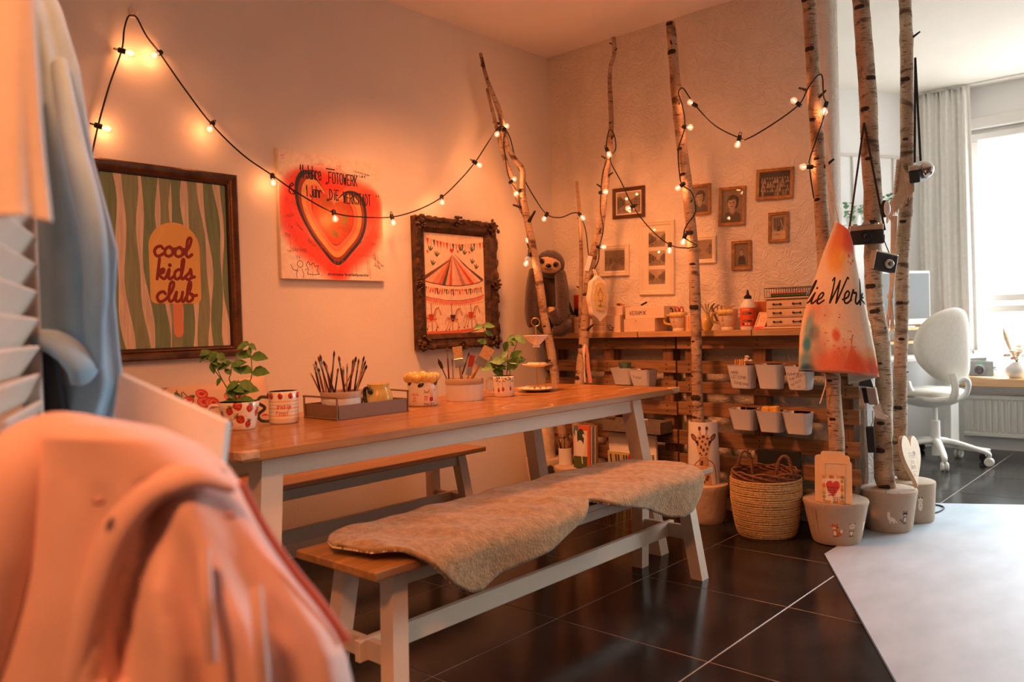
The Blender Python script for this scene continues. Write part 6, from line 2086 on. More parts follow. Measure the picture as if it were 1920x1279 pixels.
SR = np.stack([CR, -F3, np.array([0, 0, 1.0])], 1)
mb = MB().lathe([(.0001, -.19), (.05, -.185), (.08, -.15), (.098, -.08), (.095, 0), (.084, .08), (.066, .14), (.04, .175), (.0001, .185)], sp(1027, 568), 24, sy=.62, R=SR)
mb.build('body', m_plush, sloth, smooth=80)
hd = sp(1032, 496, .03)
head = MB().ball(hd, 1, 20, 14, (.086, .072, .086), SR).build('head', m_plush, sloth, smooth=80)
tl = RYm(.14)
fc = MB().ball(hd + F3 * .045 + CR * -.008 + np.array([0, 0, -.008]), 1, 18, 12, (.072, .038, .052), SR @ tl)
fc.build('face', m_plush2, sloth, smooth=80)
for s_ in (-1, 1):
 MB().ball(hd + F3 * .074 + CR * (-.010 + .041 * s_) + np.array([0, 0, .002 - .010 * s_]), 1, 12, 8, (.021, .012, .017), SR @ RYm(-.6 * s_)).build('eye_patch', m_plush, sloth, smooth=80)
 MB().ball(hd + F3 * .086 + CR * (-.010 + .037 * s_) + np.array([0, 0, .001 - .009 * s_]), .008, 10, 8).build('eye', m_eye, sloth, smooth=80)
MB().ball(hd + F3 * .086 + CR * -.012 + np.array([0, 0, -.016]), 1, 12, 8, (.017, .012, .012), SR).build('nose', m_eye, sloth, smooth=80)
MB().tube(smooth_path([hd + F3 * .078 + CR * -.036 + np.array([0, 0, -.030]), hd + F3 * .084 + CR * -.012 + np.array([0, 0, -.040]), hd + F3 * .078 + CR * .014 + np.array([0, 0, -.036])], 5), .0018, 5).build('mouth', m_eye, sloth, smooth=60)
MB().tube(smooth_path([sp(1002, 508, .0), sp(998, 540, .06), sp(996, 575, .10), sp(998, 602, .12), sp(1000, 612, .12)], 6), np.interp(np.linspace(0, 1, 25), [0, .2, .7, 1], [.034, .038, .038, .026]), 14).build('arm', m_plush, sloth, smooth=80)
MB().tube(smooth_path([sp(1050, 512, .0), sp(1054, 550, .06), sp(1053, 590, .10), sp(1046, 600, .13), sp(1036, 583, .16)], 6), np.interp(np.linspace(0, 1, 25), [0, .2, .7, 1], [.034, .040, .042, .032]), 14).build('arm', m_plush, sloth, smooth=80)
MB().tube([sp(1034, 578, .16), sp(1032, 588, .175), sp(1034, 603, .175)], [.026, .024, .004], 10, flat=.6).build('claw_pad', m_plush2, sloth, smooth=80)
MB().tube(smooth_path([sp(1045, 600, .02), sp(1058, 608, .08), sp(1052, 618, .11), sp(1042, 618, .12)], 6), [.045] * 10 + [.04] * 9, 12).build('leg', m_plush, sloth, smooth=80)
MB().tube([sp(1046, 614, .125), sp(1040, 620, .13), sp(1036, 630, .125)], [.030, .026, .006], 10, flat=.7).build('claw_pad', m_plush2, sloth, smooth=80)


def shelf_box(name, label, cat, px0, px1, py, h, X=3.93, depth=.11, mat=None, ch=.002, group=None, z=None):
 """upright box whose front spans px0..px1; its foot on the shelf"""
 a, b = PX(px0, py, X), PX(px1, py, X)
 z = SHZ + .0005 if z is None else z
 o = MB().box((X, b[1], z), (min(X + depth, WX - .006), a[1], z + h), ch=ch).build(name, mat, smooth=20, origin=(X, (a[1] + b[1]) / 2, z))
 return tag(o, label, cat, group), a[1], b[1]


m_card = M('kraft_box_white', S(232, 206, 176), .8, .05, 30)
m_note = [M('notebook_cover', S(c[0], c[1], c[2]), .7, .1, 30) for c in ((150, 110, 80), (206, 180, 140), (120, 84, 60), (190, 150, 110))]
for q in range(4):
 y = PX(1059 + 3.2 * q, 610, 3.93)[1]
 o = MB().box((3.93, y - .004, SHZ + .0005), (4.045, y + .004, SHZ + .135 - .008 * q), ch=.001).build('notebook', m_note[q], smooth=20, origin=(3.93, y, SHZ))
 tag(o, ('tan notebook nearest the sloth', 'cream notebook second from the sloth', 'brown notebook third from the sloth', 'beige notebook next to the red box')[q] + ', upright on the shelf', 'notebook', 'notebooks beside the sloth')
_a, _b = PX(1052, 515, 4.03), PX(1074, 590, 3.99)
_t = thing('marker_tool', 'black clamp tool leaning between the plush sloth and notebooks', 'tool', _b)
MB().bar(PX(1063, 560, 4.0), PX(1076, 595, 3.97), .016, .014, ch=.003).build('grip', m_black, _t, smooth=20)
MB().bar(PX(1050, 523, 4.02), PX(1063, 560, 4.0), .006, .006, ch=.001).build('shaft', m_black, _t, smooth=20)
_o, _ya, _yb = shelf_box('red_box', 'slim red and black box standing behind the thin branch', 'box', 1077, 1091, 620, .235, 3.99, .04, M('red_print', S(178, 44, 30), .5, .3, 10))
MB().box((3.9885, _yb + .004, SHZ + .05), (3.9898, _ya - .004, SHZ + .15)).build('label', m_black, _o, smooth=0)


def tin(name, label, px, py, wpx, h, X, mat, cat='tin'):
 d = PX(px, py, X)
 r = wpx / 2 * np.dot(d - CAM, CF) / FPX
 t = thing(name, label, cat, (X + r, d[1], SHZ))
 MB().lathe([(.0001, SHZ + .0005), (r, SHZ + .0005), (r, SHZ + h), (r - .003, SHZ + h), (r - .003, SHZ + .01), (.0001, SHZ + .01)], (X + r, d[1], 0), 30).build('body', mat, t, smooth=50)
 return t, (X + r, d[1]), r


_c = Cv(.3, .1, 600, (232, 206, 170))
for y in (.02, .045, .07):
 _c.rect(0, y, .3, .006, (222, 160, 96), .8).rect(0, y + .011, .3, .002, (150, 110, 70), .7)
m_strp = IMG('striped_tin_print', _c, rough=.35)
tin('striped_tin', 'small cream tin with thin stripes beside the red box', 1080, 622, 17, .10, 3.92, m_strp)
_t, _cc, _r = tin('striped_mug', 'striped shelf mug with raised berries on its rim behind the hanging pouch', 1117, 621, 33, .10, 3.90, m_strp, 'mug')
for q in range(9):
 a = 2 * PI * q / 9 + .2
 MB().ball((_cc[0] + _r * math.cos(a), _cc[1] + _r * math.sin(a), SHZ + .095), 1, 9, 7, (.009, .013, .013), RZ(a)).build('berry', m_berry, _t, smooth=80)
# small lettered box with lid and smaller box on top
_c = Cv(.11, .1, 1200, (234, 210, 180))
for k_, s_ in enumerate(('winzig', 'fuer Tiger', '+ Stempel')):
 _c.text(s_, .018, .062 + .014 * k_, .010, (44, 26, 30), .0016, wid=.62)
_o, _ya, _yb = shelf_box('cardboard_box', 'small pale lettered box at the bottom of the two-box stack', 'box', 1133, 1163, 623, .098, 3.91, .10, m_card)
MB().quad((3.9098, _ya - .002, SHZ + .002), (3.9098, _yb + .002, SHZ + .002), (3.9098, _yb + .002, SHZ + .096), (3.9098, _ya - .002, SHZ + .096)).build('lettering', IMG('box_note', _c, rough=.8), _o, smooth=0)
_o, _ya, _yb = shelf_box('cardboard_box', 'small open pale box on top of the two-box stack', 'box', 1139, 1168, 623, .055, 3.93, .09, m_card, z=SHZ + .0995)
for q in range(5):
 p = (3.96 + .01 * q, _yb + (.02 + .014 * q), SHZ + .158)
 tag(MB().tube([np.array(p) + (0, -.012, 0), np.array(p) + (0.004, .014, .008)], .006, 7).build('small_stamp', m_bh[q % 4], smooth=60, origin=p), 'small dark stamp lying on the open pale box', 'stamp', 'stamps on the open box')
_c = Cv(.23, .065, 1200, (234, 210, 180))
_c.text('KERAMIK', .03, .045, .022, (70, 34, 40), .0026, wid=.72)
_o, _ya, _yb = shelf_box('keramik_box', 'long pale lidded box with handwritten ceramics lettering, upper of two', 'box', 1173, 1246, 623, .068, 3.92, .13, m_card, z=SHZ + .0755)
MB().quad((3.9198, _ya - .002, SHZ + .077), (3.9198, _yb + .002, SHZ + .077), (3.9198, _yb + .002, SHZ + .142), (3.9198, _ya - .002, SHZ + .142)).build('lettering', IMG('keramik_note', _c, rough=.8), _o, smooth=0)
_o, _ya, _yb = shelf_box('cardboard_box', 'long pale box with one small red dot under the lettered lidded box', 'box', 1170, 1228, 623, .074, 3.908, .14, m_card)
_p = PX(1192, 602, 3.907)
MB().lathe([(.0035, 0), (.003, .001)], _p, 10, R=RYm(-PI / 2)).build('dot', m_berry, _o, smooth=0)
_kp = PX(1212, 570, 3.96)
_t = thing('craft_knife', 'dark craft knife lying across the upper lidded box', 'knife', _kp)
MB().bar(PX(1202, 572.5, 3.97), PX(1213, 566.5, 3.97), .012, .01, ch=.003).build('handle', m_black, _t, smooth=20)


def face_mug(label, px, py, wpx, X, items):
 d = PX(px, py, X)
 r = wpx / 2 * np.dot(d - CAM, CF) / FPX
 c = np.array([X + r, d[1]])
 z = SHZ + .0005
 h = r * 2.0
 cv = Cv(.4, .12, 900)
 u = front_u(c)
 Xs = lambda du: ((u + du) % 1) * .4
 cv.line([(Xs(-.09), .035), (Xs(-.085), .06), (Xs(-.1), .068), (Xs(-.115), .06)], .006, (206, 104, 60), smooth=4).line([(Xs(-.11), .085), (Xs(-.09), .083), (Xs(-.085), .095), (Xs(-.105), .096), (Xs(-.11), .085)], .003, (190, 90, 60), smooth=3)
 cv.line([(Xs(0), .045), (Xs(.015), .052), (Xs(.04), .047)], .0025, (206, 150, 96), smooth=4)
 t = thing('face_mug', label, 'mug', (*c, z))
 MB().lathe([(.0001, z), (r * .66, z), (r * .68, z + .012), (r * .6, z + .016), (r * .8, z + h * .3), (r * .95, z + h * .6), (r, z + h), (r - .003, z + h), (r * .88, z + h * .5), (.0001, z + h * .3)], (*c, 0), 30).build('body', IMG('face_mug_print', cv, S(240, 222, 192), .25, coat=.3), t, smooth=60)
 for du in (-.13, -.05, .03):
  a = 2 * PI * ((u + du) % 1)
  MB().ball((c[0] + r * .95 * math.cos(a), c[1] + r * .95 * math.sin(a), z + h * .86), 1, 10, 8, (.012, .021, .016), RZ(a)).build('curl', m_curl, t, smooth=80)
 MB().tube(smooth_path([vp3(c, r * .9, 0, z + h * .85), vp3(c, r + .022, 0, z + h * .8), vp3(c, r + .024, 0, z + h * .45), vp3(c, r * .8, 0, z + h * .35)], 5), .0065, 9).build('handle', m_curl, t, smooth=60)
 return c, r, z, h


_mc, _mr, _mz, _mh = face_mug('face mug with yellow curls holding scissors, beside the lidded boxes', 1264, 622, 35, 3.93, None)
_red, _blk = M('red_plastic', S(186, 26, 26), .3, .1, 20), M('navy_plastic', S(30, 40, 52), .35, .1, 20)
for k_, (px, col, lb) in enumerate(((1254, _blk, 'scissors with dark blue grips upright in the face mug'), (1274, _red, 'scissors with bright red grips upright in the face mug'))):
 p = PX(px, 590, _mc[0])
 t = thing('scissors', lb, 'scissors', p)
 MB().bar((*p[:2], _mz + .03), p + (0, 0, .01), .008, .003).build('blades', m_fer, t, smooth=0)
 for s_ in (-1, 1):
  cc = p + CR * .0125 * s_ + np.array([0, 0, .02 + .006 * k_])
  MB().tube([cc + CR * .010 * math.cos(a) + np.array([0, 0, .017]) * math.sin(a) for a in np.linspace(0, 2 * PI, 16, endpoint=False)], .0035, 7, closed=True).build('grip', col, t, smooth=60)
_t, _cc, _r = tin('striped_cup', 'cream cup with orange vertical stripes half behind the giraffe trunk', 1292, 622, 24, .085, 3.93, M('cream_cup', S(232, 196, 150), .4, .1, 20), 'cup')
mb = MB()
for q in range(14):
 a = 2 * PI * q / 14
 mb.box((-.0006, -.0016, 0), (.0006, .0016, .07), RZ(a), (_cc[0] + (_r + .0003) * math.cos(a), _cc[1] + (_r + .0003) * math.sin(a), SHZ + .042))
mb.build('stripes', M('orange_stripe', S(206, 110, 60), .4), _t, smooth=0, kind='stuff')
# little vase with dried stems
_d = PX(1322, 622, 3.93)
_t = thing('bud_vase', 'small yellow vase with dried grass sprigs peeking past the trunk', 'vase', (3.955, _d[1], SHZ))
MB().lathe([(.0001, SHZ + .0005), (.02, SHZ + .0005), (.034, SHZ + .03), (.03, SHZ + .06), (.016, SHZ + .078), (.018, SHZ + .09), (.013, SHZ + .09), (.0001, SHZ + .07)], (3.955, _d[1], 0), 24).build('body', m_curl, _t, smooth=60)
m_dry = M('dried_grass', S(206, 178, 130), .9, .2, 40)
for q in range(9):
 a = rng.uniform(0, 6.28)
 tip = np.array([3.955 + .05 * math.cos(a), _d[1] + .05 * math.sin(a) - .02, SHZ + .13 + .02 * rng.random()])
 MB().tube([(3.955, _d[1], SHZ + .085), tip], [.001, .004], 5).build('sprig', m_dry if q else m_green, _t, smooth=60)
_mc, _mr, _mz, _mh = face_mug('face mug with yellow curls holding flat wooden sticks, beside the glue bottle', 1356, 621, 39, 3.91, None)
for k_, (px, py, w, tl_, h) in enumerate(((1340, 590, .013, -.35, .05), (1347, 590, .006, -.12, .045), (1352, 590, .008, .06, .048), (1361, 590, .016, .02, .055), (1369, 590, .015, .04, .042))):
 p = PX(px, py, _mc[0] + .005 * (k_ - 2))
 R = np.stack([CR * math.cos(tl_) - np.array([0, 0, 1]) * math.sin(tl_), F3, CR * math.sin(tl_) + np.array([0, 0, 1]) * math.cos(tl_)], 1)
 tag(MB().box((-w / 2, -.0015, -.05), (w / 2, .0015, h), R, p, ch=.001).build('wooden_stick', m_pine if k_ > 2 else m_bh[0], smooth=20, origin=p),
  ('broad leaning', 'narrow brown', 'pointed', 'wide pale', 'short pale')[k_] + ' flat wooden stick in the face mug', 'stick', 'sticks in the face mug')
# glue bottle
_d = PX(1397, 620, 3.91)
_gr = 14.5 * np.dot(_d - CAM, CF) / FPX
_gc = np.array([3.91 + _gr, _d[1]])
_t = thing('glue_bottle', 'white glue bottle with orange label and black nozzle cap', 'bottle', (*_gc, SHZ))
_H = lambda py: PX(1397, py, _gc[0])[2]
z0 = SHZ + .0005
_c = Cv(.25, .095, 900, (226, 84, 36))
_u = front_u(_gc)
Xs = lambda du: ((_u + du) % 1) * .25
_c.text('KLEBER', Xs(-.13), .014, .009, (246, 220, 190), .0014, wid=.8)
_c.rect(Xs(-.13), .024, .05, .010, (70, 66, 60)).text('EXPRESS', Xs(-.12), .032, .006, (230, 210, 180), .001, wid=.8)
for q in range(3):
 _c.rect(Xs(-.13), .041 + .006 * q, .04, .0012, (240, 160, 110))
_c.rect(Xs(-.13), .064, .05, .009, (70, 66, 60)).text('UNIVERSAL', Xs(-.12), .0715, .005, (230, 210, 180), .0009, wid=.7)
for q in range(3):
 _c.rect(Xs(-.13) + .015 * q, .077, .011, .011, ((40, 36, 34), (236, 210, 180), (236, 210, 180))[q])
_c.ell(Xs(.1), .062, .004, .004, (230, 190, 120))
_zt = _H(545)
MB().lathe([(.0001, z0), (_gr * .96, z0), (_gr, z0 + .004), (_gr, _H(577)), (_gr * .9, _H(571)), (_gr * .56, _H(564)), (_gr * .5, _H(561)), (.0001, _H(561))], (*_gc, 0), 32).build('body', m_white, _t, smooth=40)
MB().lathe([(_gr + .0004, _H(612)), (_gr + .0006, _H(611)), (_gr + .0006, _H(578)), (_gr + .0004, _H(577.5))], (*_gc, 0), 40).build('label', IMG('glue_label', _c, rough=.4), _t, smooth=50)
MB().lathe([(.0001, _H(562)), (_gr * .48, _H(562)), (_gr * .48, _H(556)), (_gr * .22, _H(553)), (_gr * .1, _zt + .003), (.0001, _zt)], (*_gc, 0), 18).build('nozzle_cap', m_black, _t, smooth=40)
# kraft card and leaning ticket
_o, _ya, _yb = shelf_box('kraft_folder', 'brown kraft folder standing against the wall behind the ticket', 'folder', 1406, 1441, 618, .145, 4.03, .006, M('kraft', S(190, 110, 66), .8, .1, 20, .1, 60))
_a, _b = PX(1412, 618, 3.90), PX(1432, 617, 3.90)
_c = Cv(.06, .1, 900, (236, 196, 160))
_c.rect(0, .085, .06, .015, (226, 110, 70)).text('VINTAGE', .008, .096, .007, (190, 60, 44), .0012, wid=.7).line([(.036 + .011 * math.cos(a), .045 + .012 * math.sin(a)) for a in np.linspace(0, 6.3, 20)], .002, (210, 120, 84)).rect(.006, .012, .003, .066, (70, 50, 40)).rect(.006, 0, .05, .008, (206, 170, 90))
_lean = np.array([.035, -.02, .088])
o = MB().quad(_a, _b, _b + _lean, _a + _lean)
o.quad(_a + (.004, 0, 0), _b + (.004, 0, 0), _b + _lean + (.004, 0, 0), _a + _lean + (.004, 0, 0))
tag(o.build('ticket_card', IMG('ticket_print', _c, rough=.7), smooth=0, origin=_a), 'small peach card leaning beside the glue bottle', 'card')
# little chest of drawers with wire basket of pens
_xa = 3.905
_y1, _y0 = PX(1437, 618, _xa)[1], PX(1437, 618, _xa)[1] - .225
_zt = PX(1440, 559, _xa)[2]
_t = thing('mini_chest_of_drawers', 'small cream chest with three drawers and double-ended handles', 'chest', (_xa, (_y0 + _y1) / 2, SHZ))
m_cream = M('cream_lacquer', S(230, 200, 166), .5, .05, 20)
MB().box((_xa + .004, _y0, SHZ + .013), (WX - .02, _y1, _zt - .008), ch=.002).build('carcass', m_cream, _t, smooth=20)
MB().box((_xa - .012, _y0 - .01, SHZ + .0008), (WX - .012, _y1 + .012, SHZ + .0125), ch=.004).build('plinth', m_cream, _t, smooth=20)
MB().box((_xa - .012, _y0 - .01, _zt - .0075), (WX - .012, _y1 + .012, _zt), ch=.003).build('top', m_cream, _t, smooth=20)
_dh = (_zt - SHZ - .026) / 3
for q in range(3):
 zz = SHZ + .0155 + _dh * q
 dr = MB().box((_xa - .004, _y0 + .006, zz), (_xa + .0035, _y1 - .006, zz + _dh - .004), ch=.003).build('drawer', m_cream, _t, smooth=20)
 MB().box((_xa - .0062, _y0 + .03, zz + .008), (_xa - .0042, _y1 - .03, zz + _dh - .012), ch=.0009).build('drawer_panel', m_cream, dr, smooth=20)
 for yy in (_y1 - .062, _y0 + .062):
  mb = MB().tube([(_xa - .012, yy + .016, zz + _dh / 2), (_xa - .012, yy - .016, zz + _dh / 2)], .002, 7)
  for s_ in (-1, 1):
   mb.ball((_xa - .010, yy + .018 * s_, zz + _dh / 2), .0055, 8, 6)
  mb.build('handle', m_scar, dr, smooth=60)
_bt = thing('wire_basket', 'black wire basket with coloured pens on the small chest', 'basket', (_xa, (_y0 + _y1) / 2, _zt))
_bh = PX(1440, 541, _xa)[2]
mb = MB()
_cs = [(_xa + .0, _y1 + .006), (_xa + .0, _y0 - .006), (WX - .02, _y0 - .006), (WX - .02, _y1 + .006)]
for zz in (_zt + .003, _bh):
 mb.tube([(x, y, zz) for x, y in _cs], .002, 6, closed=True)
mb.build('rim', m_black, _bt, smooth=60)
mb = MB()
for q in range(20):
 yy = _y1 + .006 + (_y0 - _y1 - .012) * q / 19
 mb.tube([(_xa, yy, _zt + .003), (_xa, yy, _bh)], .0011, 5)
 mb.tube([(_xa, yy, _zt + .003), (WX - .02, yy, _zt + .003)], .0011, 5)
 mb.tube([(WX - .02, yy, _zt + .003), (WX - .02, yy, _bh)], .0011, 5)
mb.build('wires', m_black, _bt, smooth=60, kind='stuff')
_pc = [(60, 120, 50), (90, 150, 60), (40, 50, 70), (206, 90, 100), (120, 160, 60), (220, 120, 130), (50, 110, 60), (230, 150, 150), (80, 140, 50)]
for q in range(9):
 xx, zz = _xa + .018 + .012 * (q % 5), _zt + .0105 + .0115 * (q // 5)
 t = thing('felt_pen', ('deep green', 'lime green', 'navy', 'rose red', 'leaf green', 'pink', 'moss green', 'blush', 'grass green')[q] + ' felt pen lying in the wire basket on the small chest', 'pen', (xx, (_y0 + _y1) / 2, zz), 'pens in the wire basket')
 m_ = M('pen_%s' % ('green', 'lime', 'navy', 'rose', 'leaf', 'pink', 'moss', 'blush', 'grass')[q], S(*_pc[q]), .4, .05, 20)
 MB().tube([(xx, _y0 + .025, zz), (xx, _y1 - .06, zz)], .0055, 8).build('barrel', m_, t, smooth=60)
 MB().tube([(xx, _y1 - .0595, zz), (xx, _y1 - .02, zz)], .0058, 8).build('cap', m_, t, smooth=60)
# ------------------------------------------------------------------ white pots hooked on the pallets
def hang_pot(px0, px1, py0, py1, label, note=None, X=3.948):
 """tapered square pot; px0..px1 the rim's width, py0 the rim, py1 the foot, hooked on a slat at X"""
 a, b = PX(px0, py0, X - .055), PX(px1, py0, X - .055)
 f = PX((px0 + px1) / 2, py1, X - .055)
 yc, w, zt, zb = (a[1] + b[1]) / 2, abs(a[1] - b[1]) * .90, (a[2] + b[2]) / 2 - .008, f[2] + .004
 h = zt - zb
 t = thing('hanging_pot', label, 'pot', (X - .002, yc, zb), 'white pots hooked on the pallets')
 d = .108

 def ring(wx, dx, z, r):
  """rounded rectangle, back edge on X"""
  P = []
  for cx, cy, a0 in ((X - r - .001, wx / 2 - r, 0), (X - dx + r, wx / 2 - r, PI / 2), (X - dx + r, -wx / 2 + r, PI), (X - r - .001, -wx / 2 + r, 1.5 * PI)):
   for k in range(4):
    q = a0 + PI / 2 * k / 3
    P.append((cx + r * math.cos(q), yc + cy + r * math.sin(q), z))
  return P

 mb = MB()
 rings = [ring(w * .72, d * .70, zb, .014), ring(w * .78, d * .76, zb + .004, .016), ring(w, d, zt - .004, .02), ring(w * 1.03, d * 1.02, zt, .021), ring(w * .97, d * .96, zt, .019), ring(w * .72, d * .70, zb + .006, .014)]
 n = 16
 V = [p for r in rings for p in r]
 F = [tuple(range(n))[::-1]] + [(i * n + k, i * n + (k + 1) % n, (i + 1) * n + (k + 1) % n, (i + 1) * n + k) for i in range(len(rings) - 1) for k in range(n)] + [tuple((len(rings) - 1) * n + k for k in range(n))]
 mb.add(V, F).build('body', m_white, t, smooth=40)
 if note:
  cv = Cv(w, h, 1300)
  for (s_, x, y, z, ro) in note:
   cv.text(s_, x * w, y * h, z * h, (40, 26, 28), max(.0012, z * h * .11), rot=ro, wid=.7)
  m = IMG('pot_note', cv, S(236, 234, 228), .35)
  g_ = lambda s, v: (X - (d * .76 + (d - d * .76) * v) - .0006, yc - s * (w * .78 + (w - w * .78) * v) * .40, zb + .004 + (h - .008) * v)
  MB().add([g_(-1, .05), g_(1, .05), g_(1, .95), g_(-1, .95)], [(0, 1, 2, 3)], 0, [[(.1, .05), (.9, .05), (.9, .95), (.1, .95)]]).build('lettering', m, t, smooth=0)
 return t, yc, zt, zb, w


_, y, zt, zb, w = hang_pot(1149, 1192, 687, 723, 'white pot with crumpled teal paper, behind the lettered pot above the table')
_pp = M('teal_paper', S(90, 120, 104), .9, .2, 40)
mb = MB()
for q in range(9):
 mb.bar((3.89 + .01 * (q % 3), y - .03 + .007 * q, zt - .03), (3.90 + rng.uniform(-.02, .02), y - .04 + .010 * q, zt + .028 + .006 * (q % 2)), .03, .002)
tag(mb.build('crumpled_paper', _pp, smooth=0, origin=(3.9, y, zt - .03)), 'crumpled teal paper scrap sticking out of the white pot above the table', 'paper')
_, y, zt, zb, w = hang_pot(1183, 1228, 690, 726, 'white pot lettered Pinsel with pink sponge bits above the far table end', [('Pinsel', .2, .5, .17, .05)], 3.93)
for q in range(4):
 p = (3.87 + .02 * (q % 2), y - .035 + .022 * q, zt - .010)
 tag(MB().box((-.012, -.01, -.006), (.012, .01, .008), RZ(q), p, ch=.003).build('sponge_piece', M('peach_sponge', S(226, 160, 120), .95, .15, 60, .4, 150), smooth=30, origin=p), 'peach sponge piece lying in the Pinsel pot', 'sponge', 'sponge pieces')
_, y, zt, zb, w = hang_pot(1367, 1417, 681, 730, 'white pot lettered hand lettering, wooden sticks bundled inside', [('HAND', .16, .36, .13, 0), ('LETTERING', .14, .56, .13, .04), ('Schablonen', .2, .8, .13, .1)])
for q in range(7):
 p = np.array([3.885 + .006 * (q % 3), y + .036 - .009 * q, zt - .06])
 tag(MB().box((-.002, -.004, 0), (.002, .004, .085 + .006 * (q > 3)), RXm(.06 - .03 * (q > 3)), p + (0, 0, .045), ch=.0008).build('craft_stick', m_pine, smooth=20, origin=p), 'flat wooden craft stick in the hand lettering pot', 'stick', 'sticks in the hand lettering pot')
mb = MB()
for q in range(6):
 mb.ball((3.89, y - .03 + rng.uniform(-.02, .02), zt + .028 + rng.uniform(-.008, .016)), .012, 6, 4, (1, 1, .6))
_cel = M('cellophane', S(240, 220, 196), .05, .1, 30, spec=1.0)
tag(mb.build('cellophane_bag', _cel, smooth=0, kind='stuff', origin=(3.89, y, zt)), 'glinting cellophane bag on the sticks in the lettering pot', 'bag')
_, y, zt, zb, w = hang_pot(1419, 1470, 680, 731, 'plain white pot with two crayon tips showing, middle of the upper three')
for q, (dy, c) in enumerate(((.025, (70, 110, 110)), (-.012, (220, 120, 50)))):
 p = (3.925, y + dy, zt - .03)
 tag(MB().tube([p, np.array(p) + (0, 0, .022), np.array(p) + (0, 0, .028)], [.004, .004, .001], 7).build('crayon', M('crayon_%s' % ('teal', 'orange')[q], S(*c), .6), smooth=40, origin=p), ('teal', 'orange')[q] + ' crayon tip inside the plain white upper pot', 'crayon')
_, y, zt, zb, w = hang_pot(1474, 1525, 683, 733, 'white pot with slanted scissors note and smiley, beside the hanging apron', [('Scheren', .14, .38, .12, -.12), ('fuer KREATIV', .17, .60, .11, -.35), ('nur Stoff', .2, .84, .10, -.4), ('U', .55, .92, .1, 0), (':', .56, .82, .08, 0)])
p = np.array([3.90, y + .03, zt - .03])
tag(MB().bar(p, p + (0, .03, .085), .012, .002).build('plastic_ruler', M('clear_ruler', S(150, 140, 130), .2, .1, 20), smooth=0, origin=p), 'grey see-through ruler leaning out of the scissors note pot', 'ruler')
_, y, zt, zb, w = hang_pot(1370, 1421, 763, 808, 'plain white pot with a blue pen tip, lower row nearest the giraffe sleeve')
p = (3.90, y - .012, zt - .03)
tag(MB().tube([p, np.array(p) + (0, .006, .036)], [.004, .002], 7).build('pen_tip', m_blue if False else m_note[0], smooth=40, origin=p), 'pen tip showing in the lower pot nearest the giraffe', 'pen')
_, y, zt, zb, w = hang_pot(1421, 1471, 767, 812, 'white pot with yellow sponge cloth folded inside, lower row')
p = (3.895, y, zt - .02)
_ys = M('yellow_sponge', S(236, 186, 84), .95, .1, 60, .5, 150)
tag(MB().box((-.030, -.042, 0), (.012, .0, .034), RXm(.12), (3.89, y + .022, zt + .002), ch=.006).build('sponge_cloth', _ys, smooth=30, origin=p), 'yellow sponge cloth in the lower pot, its low half', 'sponge')
tag(MB().box((-.030, 0, 0), (.012, .042, .040), RXm(-.14), (3.89, y - .022, zt + .004), ch=.006).build('sponge_cloth', _ys, smooth=30, origin=p), 'yellow sponge cloth in the lower pot, its raised half', 'sponge')
_, y, zt, zb, w = hang_pot(1470, 1523, 770, 816, 'plain white pot with a red lid glimpse, lower row nearest the apron trunk')
p = (3.915, y - .01, zt - .012)
tag(MB().lathe([(.0001, 0), (.014, 0), (.014, .006), (.0001, .007)], p, 14).build('jar_lid_disc', m_berry, smooth=40, origin=p), 'small red lid lying in the lower white pot', 'lid')
# grey tray on the pallet behind the table leg
_a, _b, _c2 = PX(1137, 790, 3.86), PX(1245, 800, 3.86), PX(1200, 812, 3.86)
_t = thing('grey_wall_tray', 'shallow grey felt tray fixed to the pallet behind the far table leg', 'tray', (3.948, (_a[1] + _b[1]) / 2, _c2[2]))
m_felt = M('grey_felt', S(120, 110, 98), .95, .15, 60, .3, 200)
mb = MB()
_z0, _z1 = _c2[2], _c2[2] + .07
mb.box((3.82, _b[1], _z0), (3.948, _a[1], _z0 + .004))
mb.box((3.82, _b[1], _z0), (3.824, _a[1], _z1))
mb.box((3.944, _b[1], _z0), (3.948, _a[1], _z1))
mb.box((3.824, _b[1], _z0), (3.944, _b[1] + .004, _z1))
mb.box((3.824, _a[1] - .004, _z0), (3.944, _a[1], _z1))
mb.build('tray_body', m_felt, _t, smooth=0)
p = (3.87, (_a[1] + _b[1]) / 2 - .02, _z0 + .005)
tag(MB().box((3.84, p[1] - .03, _z0 + .005), (3.93, p[1] + .05, _z1 + .004), ch=.004).build('paper_pack', m_paper, smooth=30, origin=p), 'small white paper pack in the grey tray on the pallet', 'paper')

# ------------------------------------------------------------------ hanging on the crooked branch
_p0 = PX(1122, 512, 3.765)
_t = thing('plush_pouch', 'cream flower-shaped plush pouch hanging from the branch over the shelf', 'pouch', _p0)
_cc = PX(1121, 560, 3.765)
_kk = np.dot(_cc - CAM, CF) / FPX
_F = np.array([*side_dir(_cc[:2])[0], 0])
_Z = np.array([0, 0, 1.0])
_ax = nrm(CR - _F * .9)                       # turned a little away
_nx = nrm(np.cross(_ax, _Z))
_nx = _nx if np.dot(_nx, _F) > 0 else -_nx
m_pl = M('cream_plush', S(244, 226, 196), .95, .08, 60, .4, 160, sheen=.4)
m_pl2 = M('yellow_plush', S(244, 208, 130), .95, .1, 60, .4, 160, sheen=.4)


def wobble(n, rx, rz, k, a):
 return [(rx * math.cos(t) * (1 + a * math.cos(k * t)), rz * math.sin(t) * (1 + a * math.cos(k * t))) for t in np.linspace(0, 2 * PI, n, endpoint=False)]


